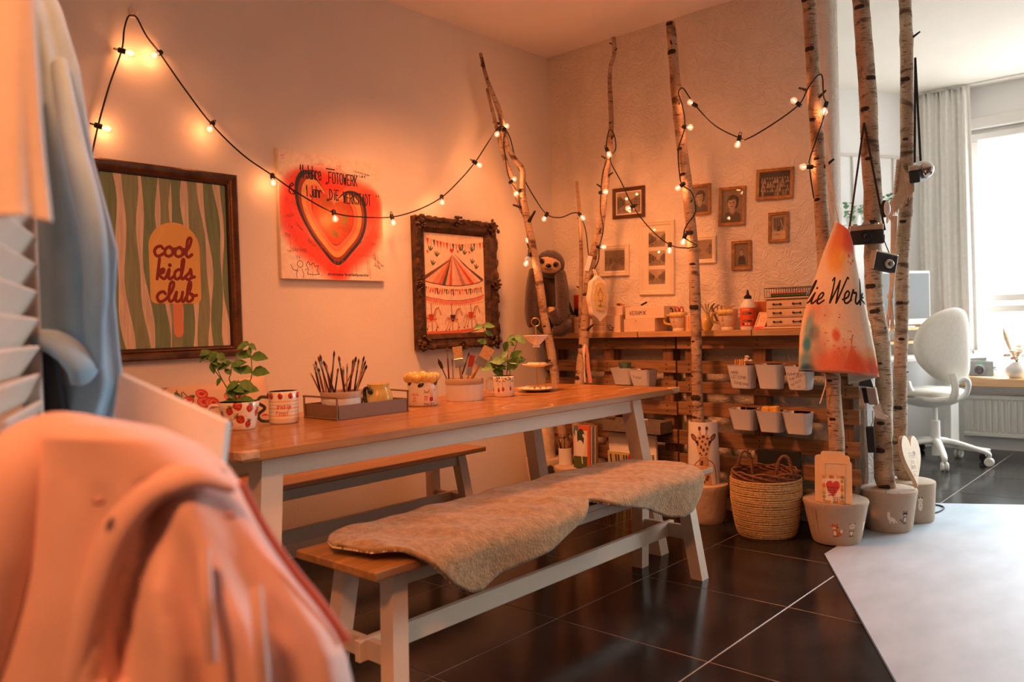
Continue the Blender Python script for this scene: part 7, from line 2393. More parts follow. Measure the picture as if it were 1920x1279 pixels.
_W, _H = 20 * _kk, 41 * _kk
MB().prism(wobble(48, _W * 1.15, _H, 8, .05), .034, _cc - _nx * .02, _ax, _Z).build('body', m_pl, _t, smooth=50)
MB().prism(wobble(40, _W * .82, _H * .66, 6, .05), .006, _cc + _nx * .0142 + _Z * .012, _ax, _Z).build('front_patch', m_pl2, _t, smooth=50)
_st = M('brown_stitch', S(190, 128, 76), .8)
for q in range(5):
 a = PI / 2 + (q - 2) * 2 * PI / 5
 c = _cc + _nx * .0216 + _Z * .018 + _ax * .014 * math.cos(a) + _Z * .028 * math.sin(a)
 MB().tube(smooth_path([c + _ax * .007 * math.cos(b + a) + _Z * .012 * math.sin(b + a) for b in np.linspace(-2, 2, 6)], 4), .0016, 5).build('stitching', _st, _t, smooth=60)
for q in (-1, 0, 1):
 mb = MB()
 leaf(mb, _cc + _nx * .02 - _Z * .045, _ax * q * .9 + _Z * (1.2 - abs(q)), .026, .007, 0)
 mb.build('felt_leaf', _dg, _t, smooth=60)
MB().tube(smooth_path([_cc + _Z * _H * .9, PX(1118, 512, 3.77), PX(1112, 505, 3.78), PX(1116, 518, 3.775)], 5), .003, 6).build('loop', m_pl, _t, smooth=60)
# two ribbons with paper tips hanging on the lower twig
_t = thing('hair_ribbon', 'white and pink cloth strip hanging from the low twig behind the table', 'cloth strip', PX(1097, 648, 3.74))
for q, (pts, col) in enumerate((([(1097, 646), (1094, 662), (1093, 690), (1095, 717)], S(236, 224, 206)), ([(1098, 646), (1101, 662), (1103, 690), (1107, 718)], S(206, 140, 124)))):
 P = smooth_path([PX(x, y, 3.715 - .008 * q) for x, y in pts], 5)
 MB().tube(P, np.interp(np.linspace(0, 1, len(P)), [0, .2, .7, 1], [.002, .010, .013, .014]), 8, flat=.35).build('strip', M('strip_cloth_%s' % ('white', 'pink')[q], col, .9, .08, 40), _t, smooth=60)
_a = PX(1103, 494, 3.765)
_t = thing('paper_tag', 'small pale paper tag dangling at the cable beside the crooked branch', 'tag', _a)
MB().box((-.001, -.014, -.044), (.001, .014, .044), RXm(.35) @ RZ(.5), _a, ch=.0005).build('tag_sheet', m_paper, _t, smooth=0)
MB().tube([_a + (0, .012, .04), PX(1108, 483, 3.775)], .001, 5).build('cord', m_stem, _t, smooth=60)

# ------------------------------------------------------------------ basket and dark board
_bc, _br, _bk = spot(1438, 1011, 0, 108)
_R1 = 62.5 * _bk * 1.04
t = thing('rope_basket', 'round rope-wrapped basket with two twisted willow handles on the tiles', 'basket', (*_bc, 0))
m_rope = M('jute_rope', S(212, 178, 122), .9, .3, 120, .6, 200, stretch=(1, 1, .6))
m_will = M('willow', S(128, 86, 54), .75, .35, 60, .3, 100)
_bh = 112 * _bk
N_ = 26
_bc = _bc - nrm(_bc) * .03
for q in range(N_):
 z = .0055 + (_bh - .006) * q / N_
 v = q / N_
 r = _br * .93 + (_R1 - _br * .93) * min(1, v * 1.6) ** .6
 mb = MB()
 nn = 46
 P = [(_bc[0] + r * math.cos(2 * PI * k / nn), _bc[1] + r * math.sin(2 * PI * k / nn), z + .0012 * math.sin(q * 1.7 + 4 * PI * k / nn)) for k in range(nn)]
 mb.tube(P, [.0052 + .0007 * (k % 2) for k in range(nn)], 6, closed=True)
 mb.build('rope_coil', m_rope, t, smooth=60)
MB().lathe([(.0001, .004), (_br * .88, .004), (_R1 - .008, _bh * .6), (_R1 - .008, _bh), (_R1 - .014, _bh), (_R1 - .014, .1), (.0001, .01)], (*_bc, 0), 40).build('lining', m_will, t, smooth=50)
for q in range(4):
 nn = 56
 ph = q * 2.1
 P = [(_bc[0] + (_R1 - .010 + .006 * math.sin(9 * a + ph)) * math.cos(a), _bc[1] + (_R1 - .010 + .006 * math.sin(9 * a + ph)) * math.sin(a), _bh + .004 + .0075 * q + .005 * math.cos(9 * a + ph)) for a in np.linspace(0, 2 * PI, nn, endpoint=False)]
 MB().tube(P, .0052, 6, closed=True).build('willow_strand', m_will, t, smooth=60)
for (px0, px1, py, nm) in ((1382, 1412, 845, 0), (1455, 1487, 856, 1)):
 dep = (.06, -.07)[nm]
 p0 = np.array([*_bc, 0]) - _n * 0
 n_ = np.array([*side_dir(_bc)[0], 0])
 off = n_ * (-.09 if nm == 0 else .10)
 q0, q1, qt = [PN(x, y, np.array([*_bc, .3]) + off, n_) for x, y in ((px0, 890), (px1, 893 if nm == 0 else 905), ((px0 + px1) / 2, py))]
 A = smooth_path([q0 - (0, 0, .05), q0, q0 * .35 + qt * .65 - CR * .012 + (0, 0, .012), qt, q1 * .35 + qt * .65 + CR * .012 + (0, 0, .012), q1, q1 - (0, 0, .06)], 8)
 for s_ in range(3):
  P = []
  for k, p in enumerate(A):
   a = k * .75 + s_ * 2 * PI / 3
   P.append(p + (n_ * math.cos(a) + np.array([0, 0, 1]) * math.sin(a) * .6 + CR * math.sin(a) * .6) * .0055)
  MB().tube(P, .0058, 6).build('handle_strand', m_will, t, smooth=60)
_a, _b = PX(1420, 838, 3.93), PX(1499, 850, 3.93)
_o = MB().box((3.925, _b[1], .12), (3.9465, _a[1], (_a[2] + _b[2]) / 2), ch=.002).build('black_board', M('chalkboard', S(30, 34, 34), .6, .1, 20), smooth=20, origin=(3.93, (_a[1] + _b[1]) / 2, .12))
tag(_o, 'black flat board leaning on the pallet behind the rope basket', 'board')
_o.location.z = .12
bpy.context.view_layer.update()

# ------------------------------------------------------------------ under the table: jar, magazines, canvases
_jc, _jr, _jk = spot(1061, 873, .242, 26)
_t = thing('pencil_jar', 'plain white jar of pens standing on the concrete foot under the table', 'jar', (*_jc, .243))
_jh = 31 * _jk
MB().lathe([(.0001, .243), (_jr, .243), (_jr, .243 + _jh), (_jr - .003, .243 + _jh), (_jr - .003, .25), (.0001, .25)], (*_jc, 0), 28).build('body', m_white, _t, smooth=50)
for q in range(12):
 a = 2 * PI * q / 12
 b0 = np.array([_jc[0] + .02 * math.cos(a), _jc[1] + .02 * math.sin(a), .26])
 tp = np.array([_jc[0] + .045 * math.cos(a), _jc[1] + .045 * math.sin(a), .243 + _jh + .055 + .02 * (q % 3)])
 brush(tp, b0, None, '%s handled brush, %s round the white jar under the table' % (HND[q % 4], ORD[q]), 'brushes in the under-table jar', .004, q % 4, (q * 3) % 4)
_mz = [((226, 110, 60), 'orange edged painting book facing out on the concrete foot'), ((220, 206, 190), 'white magazine behind the orange edged book'), ((120, 130, 140), 'grey blue magazine third in the row on the concrete foot'), ((226, 200, 160), 'cream magazine fourth in the row on the concrete foot'), ((150, 100, 60), 'brown album last in the row under the table')]
_c = Cv(.2, .26, 500, (226, 206, 176))
_c.rect(0, 0, .2, .03, (214, 100, 56)).rect(.17, 0, .03, .26, (214, 100, 56)).ell(.03, .03, .03, .04, (84, 120, 130)).ell(.09, .08, .05, .06, (60, 66, 50)).ell(.08, .15, .05, .06, (238, 230, 218)).line([(.12, .16), (.14, .08), (.12, .06)], .02, (238, 230, 218), smooth=4).line([(.04, .12), (.03, .04)], .02, (238, 230, 218)).rect(0, .19, .17, .07, (84, 96, 44)).line([(.1, .18), (.11, .23)], .012, (238, 230, 218))
m_cover = IMG('painting_book_cover', _c, rough=.5)
for q, (c, lb) in enumerate(_mz):
 x = 3.60 + .0125 * q
 y1 = 0
 h = .235 - .008 * (q % 2)
 R = RZ(.12) @ RYm(.05)
 ctr = np.array([x, 2.722 - .004 * q, .2435 + h / 2 + .004])
 o = MB().box((-.0045, -.052, -h / 2), (.0045, .052, h / 2), R, ctr).build('magazine', M('magazine_%s' % ('orange', 'white', 'grey', 'cream', 'brown')[q], S(*c), .6, .1, 20), smooth=0, origin=ctr)
 tag(o, lb, 'book', 'magazines on the concrete foot')
 if q == 0:
  g_ = lambda a, b: tuple(ctr + R @ np.array([-.0049, a, b]))
  MB().quad(g_(.052, -h / 2), g_(-.052, -h / 2), g_(-.052, h / 2), g_(.052, h / 2)).build('cover', m_cover, o, smooth=0)
_zt = PX(1137, 810, 3.86)[2]
_ya, _yb = PX(1137, 812, 3.86)[1], PX(1192, 815, 3.86)[1] - .12
R = RYm(-.06)
for q, (x, y0, y1, z1, nm, lb) in enumerate(((3.885, _yb, _ya, _zt, 'blank_canvas', 'blank white canvas leaning on the pallet behind the table leg'), (3.845, _yb, _ya - .02, PX(1137, 845, 3.83)[2], 'painted_board', 'small abstract painting with red spot before the blank canvas'))):
 o = MB().box((x, y0, .005), (x + .018, y1, z1), R, (x + .012, (y0 + y1) / 2, (z1 + .005) / 2), ch=.002).build(nm, m_paper, smooth=20, origin=(x, (y0 + y1) / 2, 0))
 tag(o, lb, 'canvas')
 if q:
  _c = Cv(.3, .3, 500, (226, 206, 130))
  for k_ in range(7):
   _c.line([(.02 + .018 * k_, .02), (.025 + .018 * k_ + g.uniform(-.01, .01), .28)], .009, [(34, 30, 36), (200, 190, 160), (60, 50, 60)][k_ % 3])
  _c.ell(.15, .12, .022, .11, (206, 44, 30)).poly([(.17, .02), (.29, .02), (.29, .28), (.17, .28)], (222, 196, 110))
  for k_ in range(24):
   _c.line([(g.uniform(.18, .28), g.uniform(.03, .27)), (g.uniform(.18, .28), g.uniform(.03, .27))], .004, [(40, 36, 40), (206, 60, 40), (230, 220, 90), (60, 90, 110)][int(g.integers(0, 4))], .8)
  z0_, ct = .005, np.array([x + .012, (y0 + y1) / 2, (z1 + .005) / 2])
  hh, ww = (z1 - .005) / 2, (y1 - y0) / 2
  g_ = lambda a, b: tuple(ct + R @ np.array([-.0094, a, b]))
  MB().quad(g_(ww, -hh), g_(-ww, -hh), g_(-ww, hh), g_(ww, hh)).build('painting', IMG('abstract_print', _c, rough=.6), o, smooth=0)

# ------------------------------------------------------------------ apron, boards and cameras on the front trunks
_c = Cv(.4, 1.0, 900, (246, 226, 198))
for (x, y, rx, ry, col, al) in ((.62, .08, .4, .14, (236, 110, 74), .8), (.4, .16, .25, .14, (240, 150, 84), .8), (.45, .26, .2, .1, (244, 184, 90), .75), (.85, .12, .2, .1, (222, 90, 80), .6), (.6, .22, .1, .05, (246, 200, 110), .8),
        (.14, .58, .10, .12, (236, 150, 116), .6), (.28, .6, .14, .1, (206, 160, 140), .45), (.12, .72, .06, .14, (110, 180, 200), .75), (.10, .82, .05, .06, (40, 140, 180), .8), (.20, .74, .07, .07, (90, 110, 120), .6), (.1, .93, .08, .08, (60, 150, 180), .7), (.12, .98, .09, .04, (24, 90, 140), .95), (.24, .9, .1, .14, (140, 130, 130), .5), (.30, .82, .08, .12, (196, 150, 140), .4),
        (.5, .95, .28, .12, (232, 110, 80), .75), (.6, .9, .2, .12, (236, 130, 90), .6), (.75, .94, .1, .1, (228, 96, 60), .7), (.95, .94, .1, .08, (230, 80, 50), .8), (.5, .75, .05, .05, (230, 90, 60), .75), (.93, .86, .08, .06, (236, 160, 90), .5)):
 _c.ell(x * .4, y, rx * .42, ry * .8, col, al, .55)
_c.poly([(x * .4, y) for x, y in ((.55, .97), (.62, .9), (.68, .82), (.70, .80), (.74, .86), (.80, .93), (.86, .98))], (228, 100, 60), .6).line([(.278, .80), (.292, .74)], .006, (206, 130, 60))
for q in range(26):
 _c.ell(g.uniform(.12, .3), g.uniform(.70, .88), g.uniform(.003, .010), g.uniform(.003, .010), (226, 110, 84), .55, .25)
for (x, y, r_) in ((.8, .22, .016), (.84, .27, .012), (.9, .25, .013), (.77, .26, .008), (.33, .62, .008), (.55, .63, .008), (.56, .61, .006)):
 _c.ell(x * .4, y, r_ * .8, r_ * .8, (206, 90, 70), .7)
_c.line([(.0, .985), (.4, .985)], .004, (210, 180, 150), .8)
_c.text('die', -.058, .545, .15, (34, 26, 24), .012, 'C', slant=.2, wid=.86).text('Werkstatt', .135, .535, .165, (34, 26, 24), .012, 'C', slant=.2, wid=.86)
_c.noise(.03, 120, (1, 1), 4)
m_apron = IMG('watercolour_apron_print', _c, rough=.9)
m_lining = M('apron_lining', S(214, 220, 210), .9, .06, 60, .1, 200)
_ly, _lx = [417, 470, 520, 560, 600, 630, 696], [1566, 1545, 1528, 1515, 1504, 1499, 1497]
_ry, _rx = [417, 430, 450, 500, 560, 600, 650, 704], [1572, 1592, 1598, 1608, 1621, 1630, 1641, 1650]


def _apron(u, v):
 """front 0..0.8, then the edge rolls back to 1"""
 py = 417 + (697 - 417) * v
 xl, xr = np.interp(py, _ly, _lx), np.interp(py, _ry, _rx)
 wpx = xr - xl
 if u <= .8:
  s = u / .8
  X = 3.755 - .045 * math.sin(PI * s) ** .8 * min(1, v * 2.5) + .012 * math.sin(5 * s + 3 * v) * v
  px = xl + wpx * s
  py2 = py + 10 * v * s * s
  if s > .9:
   X += (s - .9) * .2 * v
 else:
  s = (u - .8) / .2
  X = 3.775 + .02 * v + .05 * s
  px = xr - wpx * .38 * s * min(1, v * 2)
  py2 = py + 10 * v + 14 * s * v
 return PX(px, py2, X)


_t = thing('craft_apron', 'white apron with orange and blue watercolour and black script, hung on a trunk', 'apron', PX(1570, 420, 3.76))
mb = MB().grid(_apron, 40, 40)
mb.uv = [[(min(1, x / .8), 1 - y) for x, y in f] for f in mb.uv]
mb.m = [0 if (k % 40) < 32 else 1 for k in range(1600)]
o = mb.build('cloth', [m_apron, m_lining], _t, smooth=80)
so = o.modifiers.new('thick', 'SOLIDIFY')
so.thickness = .0015
MB().tube(smooth_path([PX(1546, 700, 3.745), PX(1548, 720, 3.74), PX(1541, 745, 3.742), PX(1537, 757, 3.742)], 6), .003, 6, flat=.3).build('tie_string', m_pl, _t, smooth=60)
MB().tube(smooth_path([PX(1566, 420, 3.76), PX(1556, 380, 3.755), PX(1550, 320, 3.752), PX(1549, 293, 3.755), PX(1556, 330, 3.752), PX(1566, 385, 3.755), PX(1573, 420, 3.76)], 6), .0035, 6, flat=.4).build('neck_strap', m_pl, _t, smooth=60)

# scalloped boards with heart card on the fox foot
_base = PZ(1572, 936, .2035)
_n4 = nrm(np.array([-1.0, -.30, 0]))
_a4 = nrm(np.cross(_n4, (0, 0, 1)))
_a4 = _a4 if np.dot(_a4, CR) > 0 else -_a4
_lz = nrm(np.array([0, 0, 1.0]) - _n4 * .16)
_base = np.array([C4[0], C4[1], .2045]) + _n4 * .106


def board_poly(w, h, sc_):
 P = [(-w / 2, 0), (w / 2, 0), (w / 2, h * .86)]
 P += [(w / 2 - .012 + .012 * math.cos(a), h * .86 + .014 * math.sin(a)) for a in np.linspace(.3, PI / 2, 4)]
 P += [(w * .25 + .012 * math.cos(a), h * .955 + .010 * math.sin(a)) for a in np.linspace(-PI / 2, PI / 2, 4)][1:] if sc_ else []
 P += [(-w * .25 - .012 * math.cos(a), h * .955 + .010 * math.sin(a)) for a in np.linspace(PI / 2, -PI / 2, 4)][:-1] if sc_ else []
 P += [(-w / 2 + .012 - .012 * math.cos(a), h * .86 + .014 * math.sin(a)) for a in np.linspace(PI / 2, .3, 4)]
 P += [(-w / 2, h * .86)]
 return P


m_bd = M('pale_board', S(236, 202, 156), .6, .06, 20)
for q, (w, h, dx, dn, lb) in enumerate(((.150, .232, -.006, 0, 'pale scalloped wooden board at the back, leaning on the trunk'), (.138, .205, .008, .011, 'pale framed wooden board in front, leaning on the scalloped one'))):
 O = _base + _a4 * dx + _n4 * dn
 o = MB().prism(board_poly(w, h, q == 0), .008, O, _a4, _lz).build('wooden_board', m_bd, smooth=0, origin=O)
 tag(o, lb, 'board', 'boards on the fox foot')
 if q:
  nz_ = np.cross(_a4, _lz)
  frame_ring(MB(), -.045, .045, .05, .18, [(0, .0), (.001, .002), (.0025, .002), (.0035, 0)], lambda x, y, hh: O + _a4 * x + _lz * y + nz_ * (.0085 + hh)).build('moulding', m_bd, o, smooth=0)
_c = Cv(.094, .125, 1500, (240, 214, 180))
for q in range(60):
 e = q % 4
 x, y = ((g.uniform(0, .094), .006), (g.uniform(0, .094), .119), (.008, g.uniform(0, .125)), (.085, g.uniform(0, .125)))[e]
 _c.ell(x, y, g.uniform(.004, .009), g.uniform(.003, .009), [(222, 130, 60), (206, 160, 70), (130, 140, 70), (210, 90, 60), (226, 176, 110)][int(g.integers(0, 5))], .8, .3)
_c.rect(.016, .014, .062, .098, (246, 226, 200)).poly(heart(.050, .022, .056, .074), (236, 130, 110)).poly(heart(.045, .024, .056, .074), (206, 70, 60))
for q, s_ in enumerate(('Ich danke dir', 'ganz lieb', 'fuer dich', 'gemacht')):
 _c.text(s_, .02 + .002 * q, .058 + .011 * q, .008, (60, 24, 26), .0008, wid=.62, slant=.3)
_c.text('Margitta', .046, .102, .008, (60, 40, 36), .0008, wid=.7, slant=.3).text('Oma Heidi', .046, .110, .006, (60, 40, 36), .0007, wid=.7, slant=.3)
_O = _base + _a4 * -.002 + _n4 * .024
_t = thing('heart_card', 'greeting card with red heart and handwriting in an orange decorated border', 'card', _O)
mb = MB().prism([(-.047, 0), (.047, 0), (.047, .125), (-.047, .125)], .0012, _O, _a4, _lz, uvbox=(-.047, 0, .047, .125))
mb.build('card_sheet', IMG('heart_card_print', _c, rough=.6), _t, smooth=0)

# wooden heart sign
_tip, _tl, _tr_ = PX(1714, 915, 4.19), PX(1688, 822, 4.215), PX(1706, 818, 4.235)
_up = nrm((_tl + _tr_) / 2 - _tip)
_axh = nrm(CR * .72 + CF * .69)
_axh = nrm(_axh - _up * np.dot(_axh, _up))
_hh = np.linalg.norm((_tl + _tr_) / 2 - _tip) * 1.03
_hw = _hh * .86
_poly = [(x, .5 * 0 + (_hh - y)) for x, y in heart(0, 0, _hw, _hh, 48)]
_c = Cv(_hw, _hh, 900)
_q = (96, 62, 40)
_x = _hw * .30
_c.line([(_x, _hh * .34), (_hw * .72, _hh * .34), (_hw * .72, _hh * .78), (_x, _hh * .78), (_x, _hh * .34)], .0014, _q)
_c.text('Foto', _hw * .34, _hh * .44, _hh * .09, _q, .0022, wid=.72).text('die', _hw * .36, _hh * .54, _hh * .08, _q, .002, wid=.8).text('Werk', _hw * .34, _hh * .65, _hh * .095, _q, .0024, wid=.66).text('liebe freude', _hw * .36, _hh * .71, _hh * .03, _q, .0008, wid=.7).text('handwerk', _hw * .37, _hh * .76, _hh * .03, _q, .0008, wid=.7)
_c.poly(heart(_hw * .62, _hh * .30, .03, .03), _q, .6)
_t = thing('heart_sign', 'thick pale wooden heart sign with burnt lettering, leaning on the trunks', 'sign', _tip)
_nn = np.cross(_axh, _up)
_th = .018
mb = MB().prism(_poly, _th, _tip, _axh, _up)
mb.build('heart', M('pale_beech', S(232, 200, 160), .6, .06, 20), _t, smooth=0)
_fs = _nn if np.dot(_nn, CAM - _tip) > 0 else -_nn
_of = (_th + .0006) if np.dot(_nn, CAM - _tip) > 0 else -.0006
mb = MB().prism(_poly, .0003, _tip + _nn * _of, _axh, _up, uvbox=(-_hw / 2, 0, _hw / 2, _hh))
mb.build('burnt_lettering', IMG('heart_sign_print', _c, S(238, 212, 178), .6), _t, smooth=0)
MB().tube(smooth_path([_tip + _up * _hh * .95 - _axh * _hw * .2, PX(1676, 832, 4.19), PX(1671, 805, 4.19), PX(1668, 775, 4.185), PX(1664, 770, 4.17)], 5), .004, 6).build('bead_cord', m_scar, _t, smooth=60)

# cameras
m_leather = M('black_leatherette', S(36, 30, 28), .55, .2, 120, .3, 300)
m_chrome = M('satin_chrome', S(200, 184, 166), .3, .08, 30, metal=.8)
m_lens = M('lens_glass', S(24, 20, 24), .05, .1, 10, spec=.9, coat=.6)


def camera(name, label, c, ax, w, h, d, lens_r, top=.28, slr=True, tilt=0.0, silver_side=False):
 """c centre; ax: unit vector along the width (to the viewer's right side); front faces ax x up"""
 t = thing(name, label, 'camera', c)
 ax = nrm(ax)
 up = np.array([0, 0, 1.0])
 if tilt:
  up = nrm(up * math.cos(tilt) + ax * math.sin(tilt))
  ax = nrm(ax * math.cos(tilt) - np.array([0, 0, 1.0]) * math.sin(tilt))
 fr = np.cross(ax, up)
 R = np.stack([ax, fr, up], 1)
 MB().box((-w / 2, -d / 2, -h / 2), (w / 2, d / 2, h / 2 - h * top), R, c - up * h * top / 2, ch=.004).build('body', m_leather, t, smooth=30)
 MB().box((-w / 2, -d / 2 + .001, 0), (w / 2, d / 2 - .001, h * top), R, c + up * (h / 2 - h * top / 2), ch=.004).build('top_plate', m_chrome, t, smooth=30)
 if slr:
  MB().hexa([c + R @ np.array(p) for p in ((-.022, -d / 2, h / 2), (.022, -d / 2, h / 2), (.022, d / 2, h / 2), (-.022, d / 2, h / 2))], [c + R @ np.array(p) for p in ((-.012, -d / 2 + .004, h / 2 + .018), (.012, -d / 2 + .004, h / 2 + .018), (.012, d / 2 - .004, h / 2 + .018), (-.012, d / 2 - .004, h / 2 + .018))]).build('prism_housing', m_chrome, t, smooth=0)
  for x in (-.05, .045):
   MB().lathe([(.0001, 0), (.010, 0), (.010, .007), (.0001, .007)], c + R @ np.array([x, 0, h / 2]), 14, R=R).build('dial', m_chrome, t, smooth=40)
 LR = np.stack([ax, -up, fr], 1)
 lc = c + R @ np.array([(-.004 if slr else w * .12), d / 2, -h * .10])
 MB().lathe([(lens_r * 1.08, -.002), (lens_r * 1.1, .008), (lens_r, .010), (lens_r, .026 if slr else .012), (lens_r * .8, .028 if slr else .014), (lens_r * .72, .024 if slr else .010), (.0001, .022 if slr else .009)], lc, 26, R=LR).build('lens_barrel', m_black if slr else m_chrome, t, smooth=40)
 MB().ball(lc + fr * (.018 if slr else .007), lens_r * .68, 14, 8, (1, .35, 1), np.stack([ax, fr, up], 1)).build('lens', m_lens, t, smooth=80)
 return t, R


def strap(t, a, b, top, wd=.006, sag=(0, 0)):
 for p in (a, b):
  MB().tube([p, p * .5 + top * .5, top], wd, 6, flat=.25).build('strap', m_cable, t, smooth=60)


_F5 = np.array([-.96, -.27, 0])
_ct = PX(1625, 440, 4.05)
_k5 = np.dot(_ct - CAM, CF) / FPX
_t, R = camera('film_camera', 'old chrome and black single lens reflex camera hanging by its strap on a trunk', _ct, nrm(np.array([.27, -.96, 0])), 60 * _k5 * .98, 36 * _k5, .034, .026, .30)
_ax5 = R[:, 0]
strap(_t, _ct - _ax5 * 30 * _k5 + (0, 0, .03), _ct + _ax5 * 31 * _k5 + (0, 0, .015), PX(1620, 230, 4.095), .005)
_ct = PX(1657, 491, 4.05)
_t, R = camera('compact_camera', 'small grey and black compact camera dangling below the reflex camera', _ct, nrm(np.array([.75, -.66, 0])), .115, .088, .045, .020, .0 + .12, False, .22)
MB().box((-.003, -.0235, -.046), (.001, .0235, .046), R, _ct - R[:, 0] * .058, ch=.002).build('end_plate', m_chrome, _t, smooth=30)
MB().tube([_ct + R[:, 2] * .045 + R[:, 0] * .02, PX(1658, 452, 4.06), PX(1658, 440, 4.07)], .0025, 6).build('wrist_cord', m_cable, _t, smooth=60)
_ct = PX(1721, 325, 4.335)
_t, R = camera('flash_camera', 'old camera with round chrome flash reflector hanging from a twig', _ct, nrm(np.array([-.99, .12, 0])) * -1, .10, .085, .05, .012, .3, False, -.2)
_ct2 = PX(1734, 318, 4.335)
LR = np.stack([np.array([0, 1.0, 0]), np.array([0, 0, 1.0]), np.array([1.0, 0, 0])], 1)
MB().ball(_ct2, .042, 18, 12, (.55, 1, 1)).build('flash_reflector', M('mirror_chrome', S(226, 222, 216), .06, .05, 10, metal=1.0), _t, smooth=80)
strap(_t, PX(1715, 305, 4.335), PX(1726, 302, 4.33), PX(1716, 108, 4.39), .0055)
_ct = PX(1663, 391, 4.08)
_t = thing('reflecting_disc', 'small round white disc hanging at the side of a trunk', 'dial', _ct)
LR = np.stack([nrm((.3, -.95, 0)), np.array([0, 0, 1.0]), nrm((-.95, -.3, 0))], 1)
MB().ball(_ct, .035, 18, 10, (.45, .3, 1.0), LR @ RXm(PI / 2)).build('disc_face', m_white, _t, smooth=80)  # disc that reflects light, its bright face put in as white
MB().ball(_ct - nrm((-.95, -.3, 0)) * .012 - CR * .012, .042, 18, 10, (.4, .3, 1.0), LR @ RXm(PI / 2)).build('case', m_black, _t, smooth=80)
_ct = PX(1620, 715, 4.02)
_t = thing('camera_case', 'black pointed camera case under the hem of the apron', 'case', _ct)
MB().hexa([PX(x, y, X) for x, y, X in ((1610, 723, 3.89), (1638, 727, 3.89), (1638, 727, 3.945), (1610, 723, 3.945))], [PX(x, y, X) for x, y, X in ((1617, 690, 3.89), (1626, 690, 3.89), (1626, 690, 3.945), (1617, 690, 3.945))]).build('case_body', m_leather, _t, smooth=0)
_ct = PX(1636, 742, 4.02)
_k5 = np.dot(_ct - CAM, CF) / FPX
_ax5, _up5 = nrm(np.array([.2, -.97, 0.0])), nrm(CD * -1 + CR * -.18)
R5 = np.stack([_ax5, np.cross(_up5, _ax5) * -1, _up5], 1)
_t = thing('folding_camera', 'open folding camera with white film door hanging beside the thick trunk', 'camera', _ct)
MB().box((-.020, -.02, -.042), (.024, .02, .042), R5, _ct, ch=.004).build('body', m_chrome, _t, smooth=30)
MB().box((-.014, -.0215, -.034), (.018, -.0195, .034), R5, _ct, ch=.0005).build('film_gate', m_leather, _t, smooth=0)
MB().box((-.012, -.012, -.038), (.012, .018, .038), R5, _ct - _ax5 * .036 + (.02, 0, 0), ch=.004).build('grip', m_black, _t, smooth=30)
_dp = [PX(1636, 763, 4.0), PX(1651, 757, 4.0), PX(1655, 775, 3.995), PX(1666, 782, 3.97), PX(1660, 787, 3.965), PX(1642, 784, 3.985)]
mb = MB().add(_dp + [p + np.array([.006, .002, 0]) for p in _dp], [(0, 1, 2, 5), (2, 3, 4, 5), (6, 11, 8, 7), (8, 11, 10, 9), (0, 5, 11, 6), (5, 4, 10, 11), (4, 3, 9, 10), (3, 2, 8, 9), (2, 1, 7, 8), (1, 0, 6, 7)])
mb.build('film_door', m_white, _t, smooth=0)
_ct = PX(1633, 824, 4.02)
_t = thing('flash_unit', 'slim black flash unit hanging on a cord at trunk height', 'flash', _ct)
MB().box((-.02, -.018, -.062), (.02, .018, .062), RZ(.3) @ RXm(-.06), _ct, ch=.004).build('flash_body', m_black, _t, smooth=30)
MB().tube([_ct + (0, 0, .06), PX(1637, 790, 4.02), PX(1636, 770, 4.02)], .0018, 6).build('cord', m_cable, _t, smooth=60)

# macrame on the slim trunk
_t = thing('macrame_hanging', 'knotted beige macrame with fringe and long tassel on the slim trunk', 'macrame', PX(1690, 320, 4.35))
m_mac2 = M('cotton_cord', S(226, 190, 160), .95, .12, 60, .3, 200)
_hl, _hr = PX(1684, 292, 4.375), PX(1708, 318, 4.36)
for q in range(14):
 s = q / 13
 top = PX(1688 + 4 * s, 296 + 2 * q * s, 4.36)
 a = PX(1676 + 36 * s, 385 - 55 * s, 4.345)
 b = PX(1667 + 40 * s, 405 - 50 * s + (8 if q % 2 else 0), 4.335)
 MB().tube(smooth_path([top, top * .5 + a * .5 + np.array([.004, 0, 0]), a, b], 4), .0032, 5).build('cord', m_mac2, _t, smooth=60)
mb = MB()
for q in range(70):
 s = q / 69
 a = PX(1664 + 50 * s, 384 - 62 * s, 4.335)
 b = PX(1662 + 52 * s + rng.uniform(-2, 2), 418 - 60 * s + rng.uniform(-6, 6), 4.33)
 mb.tube([a, b], .0018, 4)
mb.build('fringe', m_mac2, _t, smooth=60, kind='stuff')
mb = MB()
for q in range(12):
 s = q / 11
 mb.ball(PX(1684 - 6 * s, 302 + 60 * s, 4.35), .0095, 8, 6)
mb.build('knots', m_mac2, _t, smooth=80, kind='stuff')
for q in range(4):
 MB().tube(smooth_path([PX(1672 + 3 * q, 405, 4.335), PX(1671 + 2.5 * q, 480, 4.335), PX(1668 + 1.5 * q, 553, 4.335)], 5), .0045, 6).build('plait', m_mac2, _t, smooth=60)
mb = MB()
for q in range(40):
 a = PX(1669 + rng.uniform(-3, 3), 556, 4.335 + rng.uniform(-.01, .01))
 b = PX(1669 + rng.uniform(-9, 8), 612 + rng.uniform(-6, 10), 4.335 + rng.uniform(-.02, .02))
 mb.tube([a, a * .5 + b * .5, b], .0022, 4)
mb.build('tassel', m_mac2, _t, smooth=60, kind='stuff')
MB().ball(PX(1669, 555, 4.335), .016, 10, 8).build('tassel_knot', m_mac2, _t, smooth=80)
# loop of cable on the floor mat
_pts = [PZ(x, y, .007) for x, y in ((1744, 962), (1752, 962), (1764, 958), (1770, 952), (1762, 948), (1748, 946), (1742, 944))]
tag(MB().tube(smooth_path(_pts, 5), .0042, 6).build('floor_cable', m_cable, smooth=60, origin=_pts[0]), 'short loop of black cable on the mat beside the slim trunk foot', 'cable')
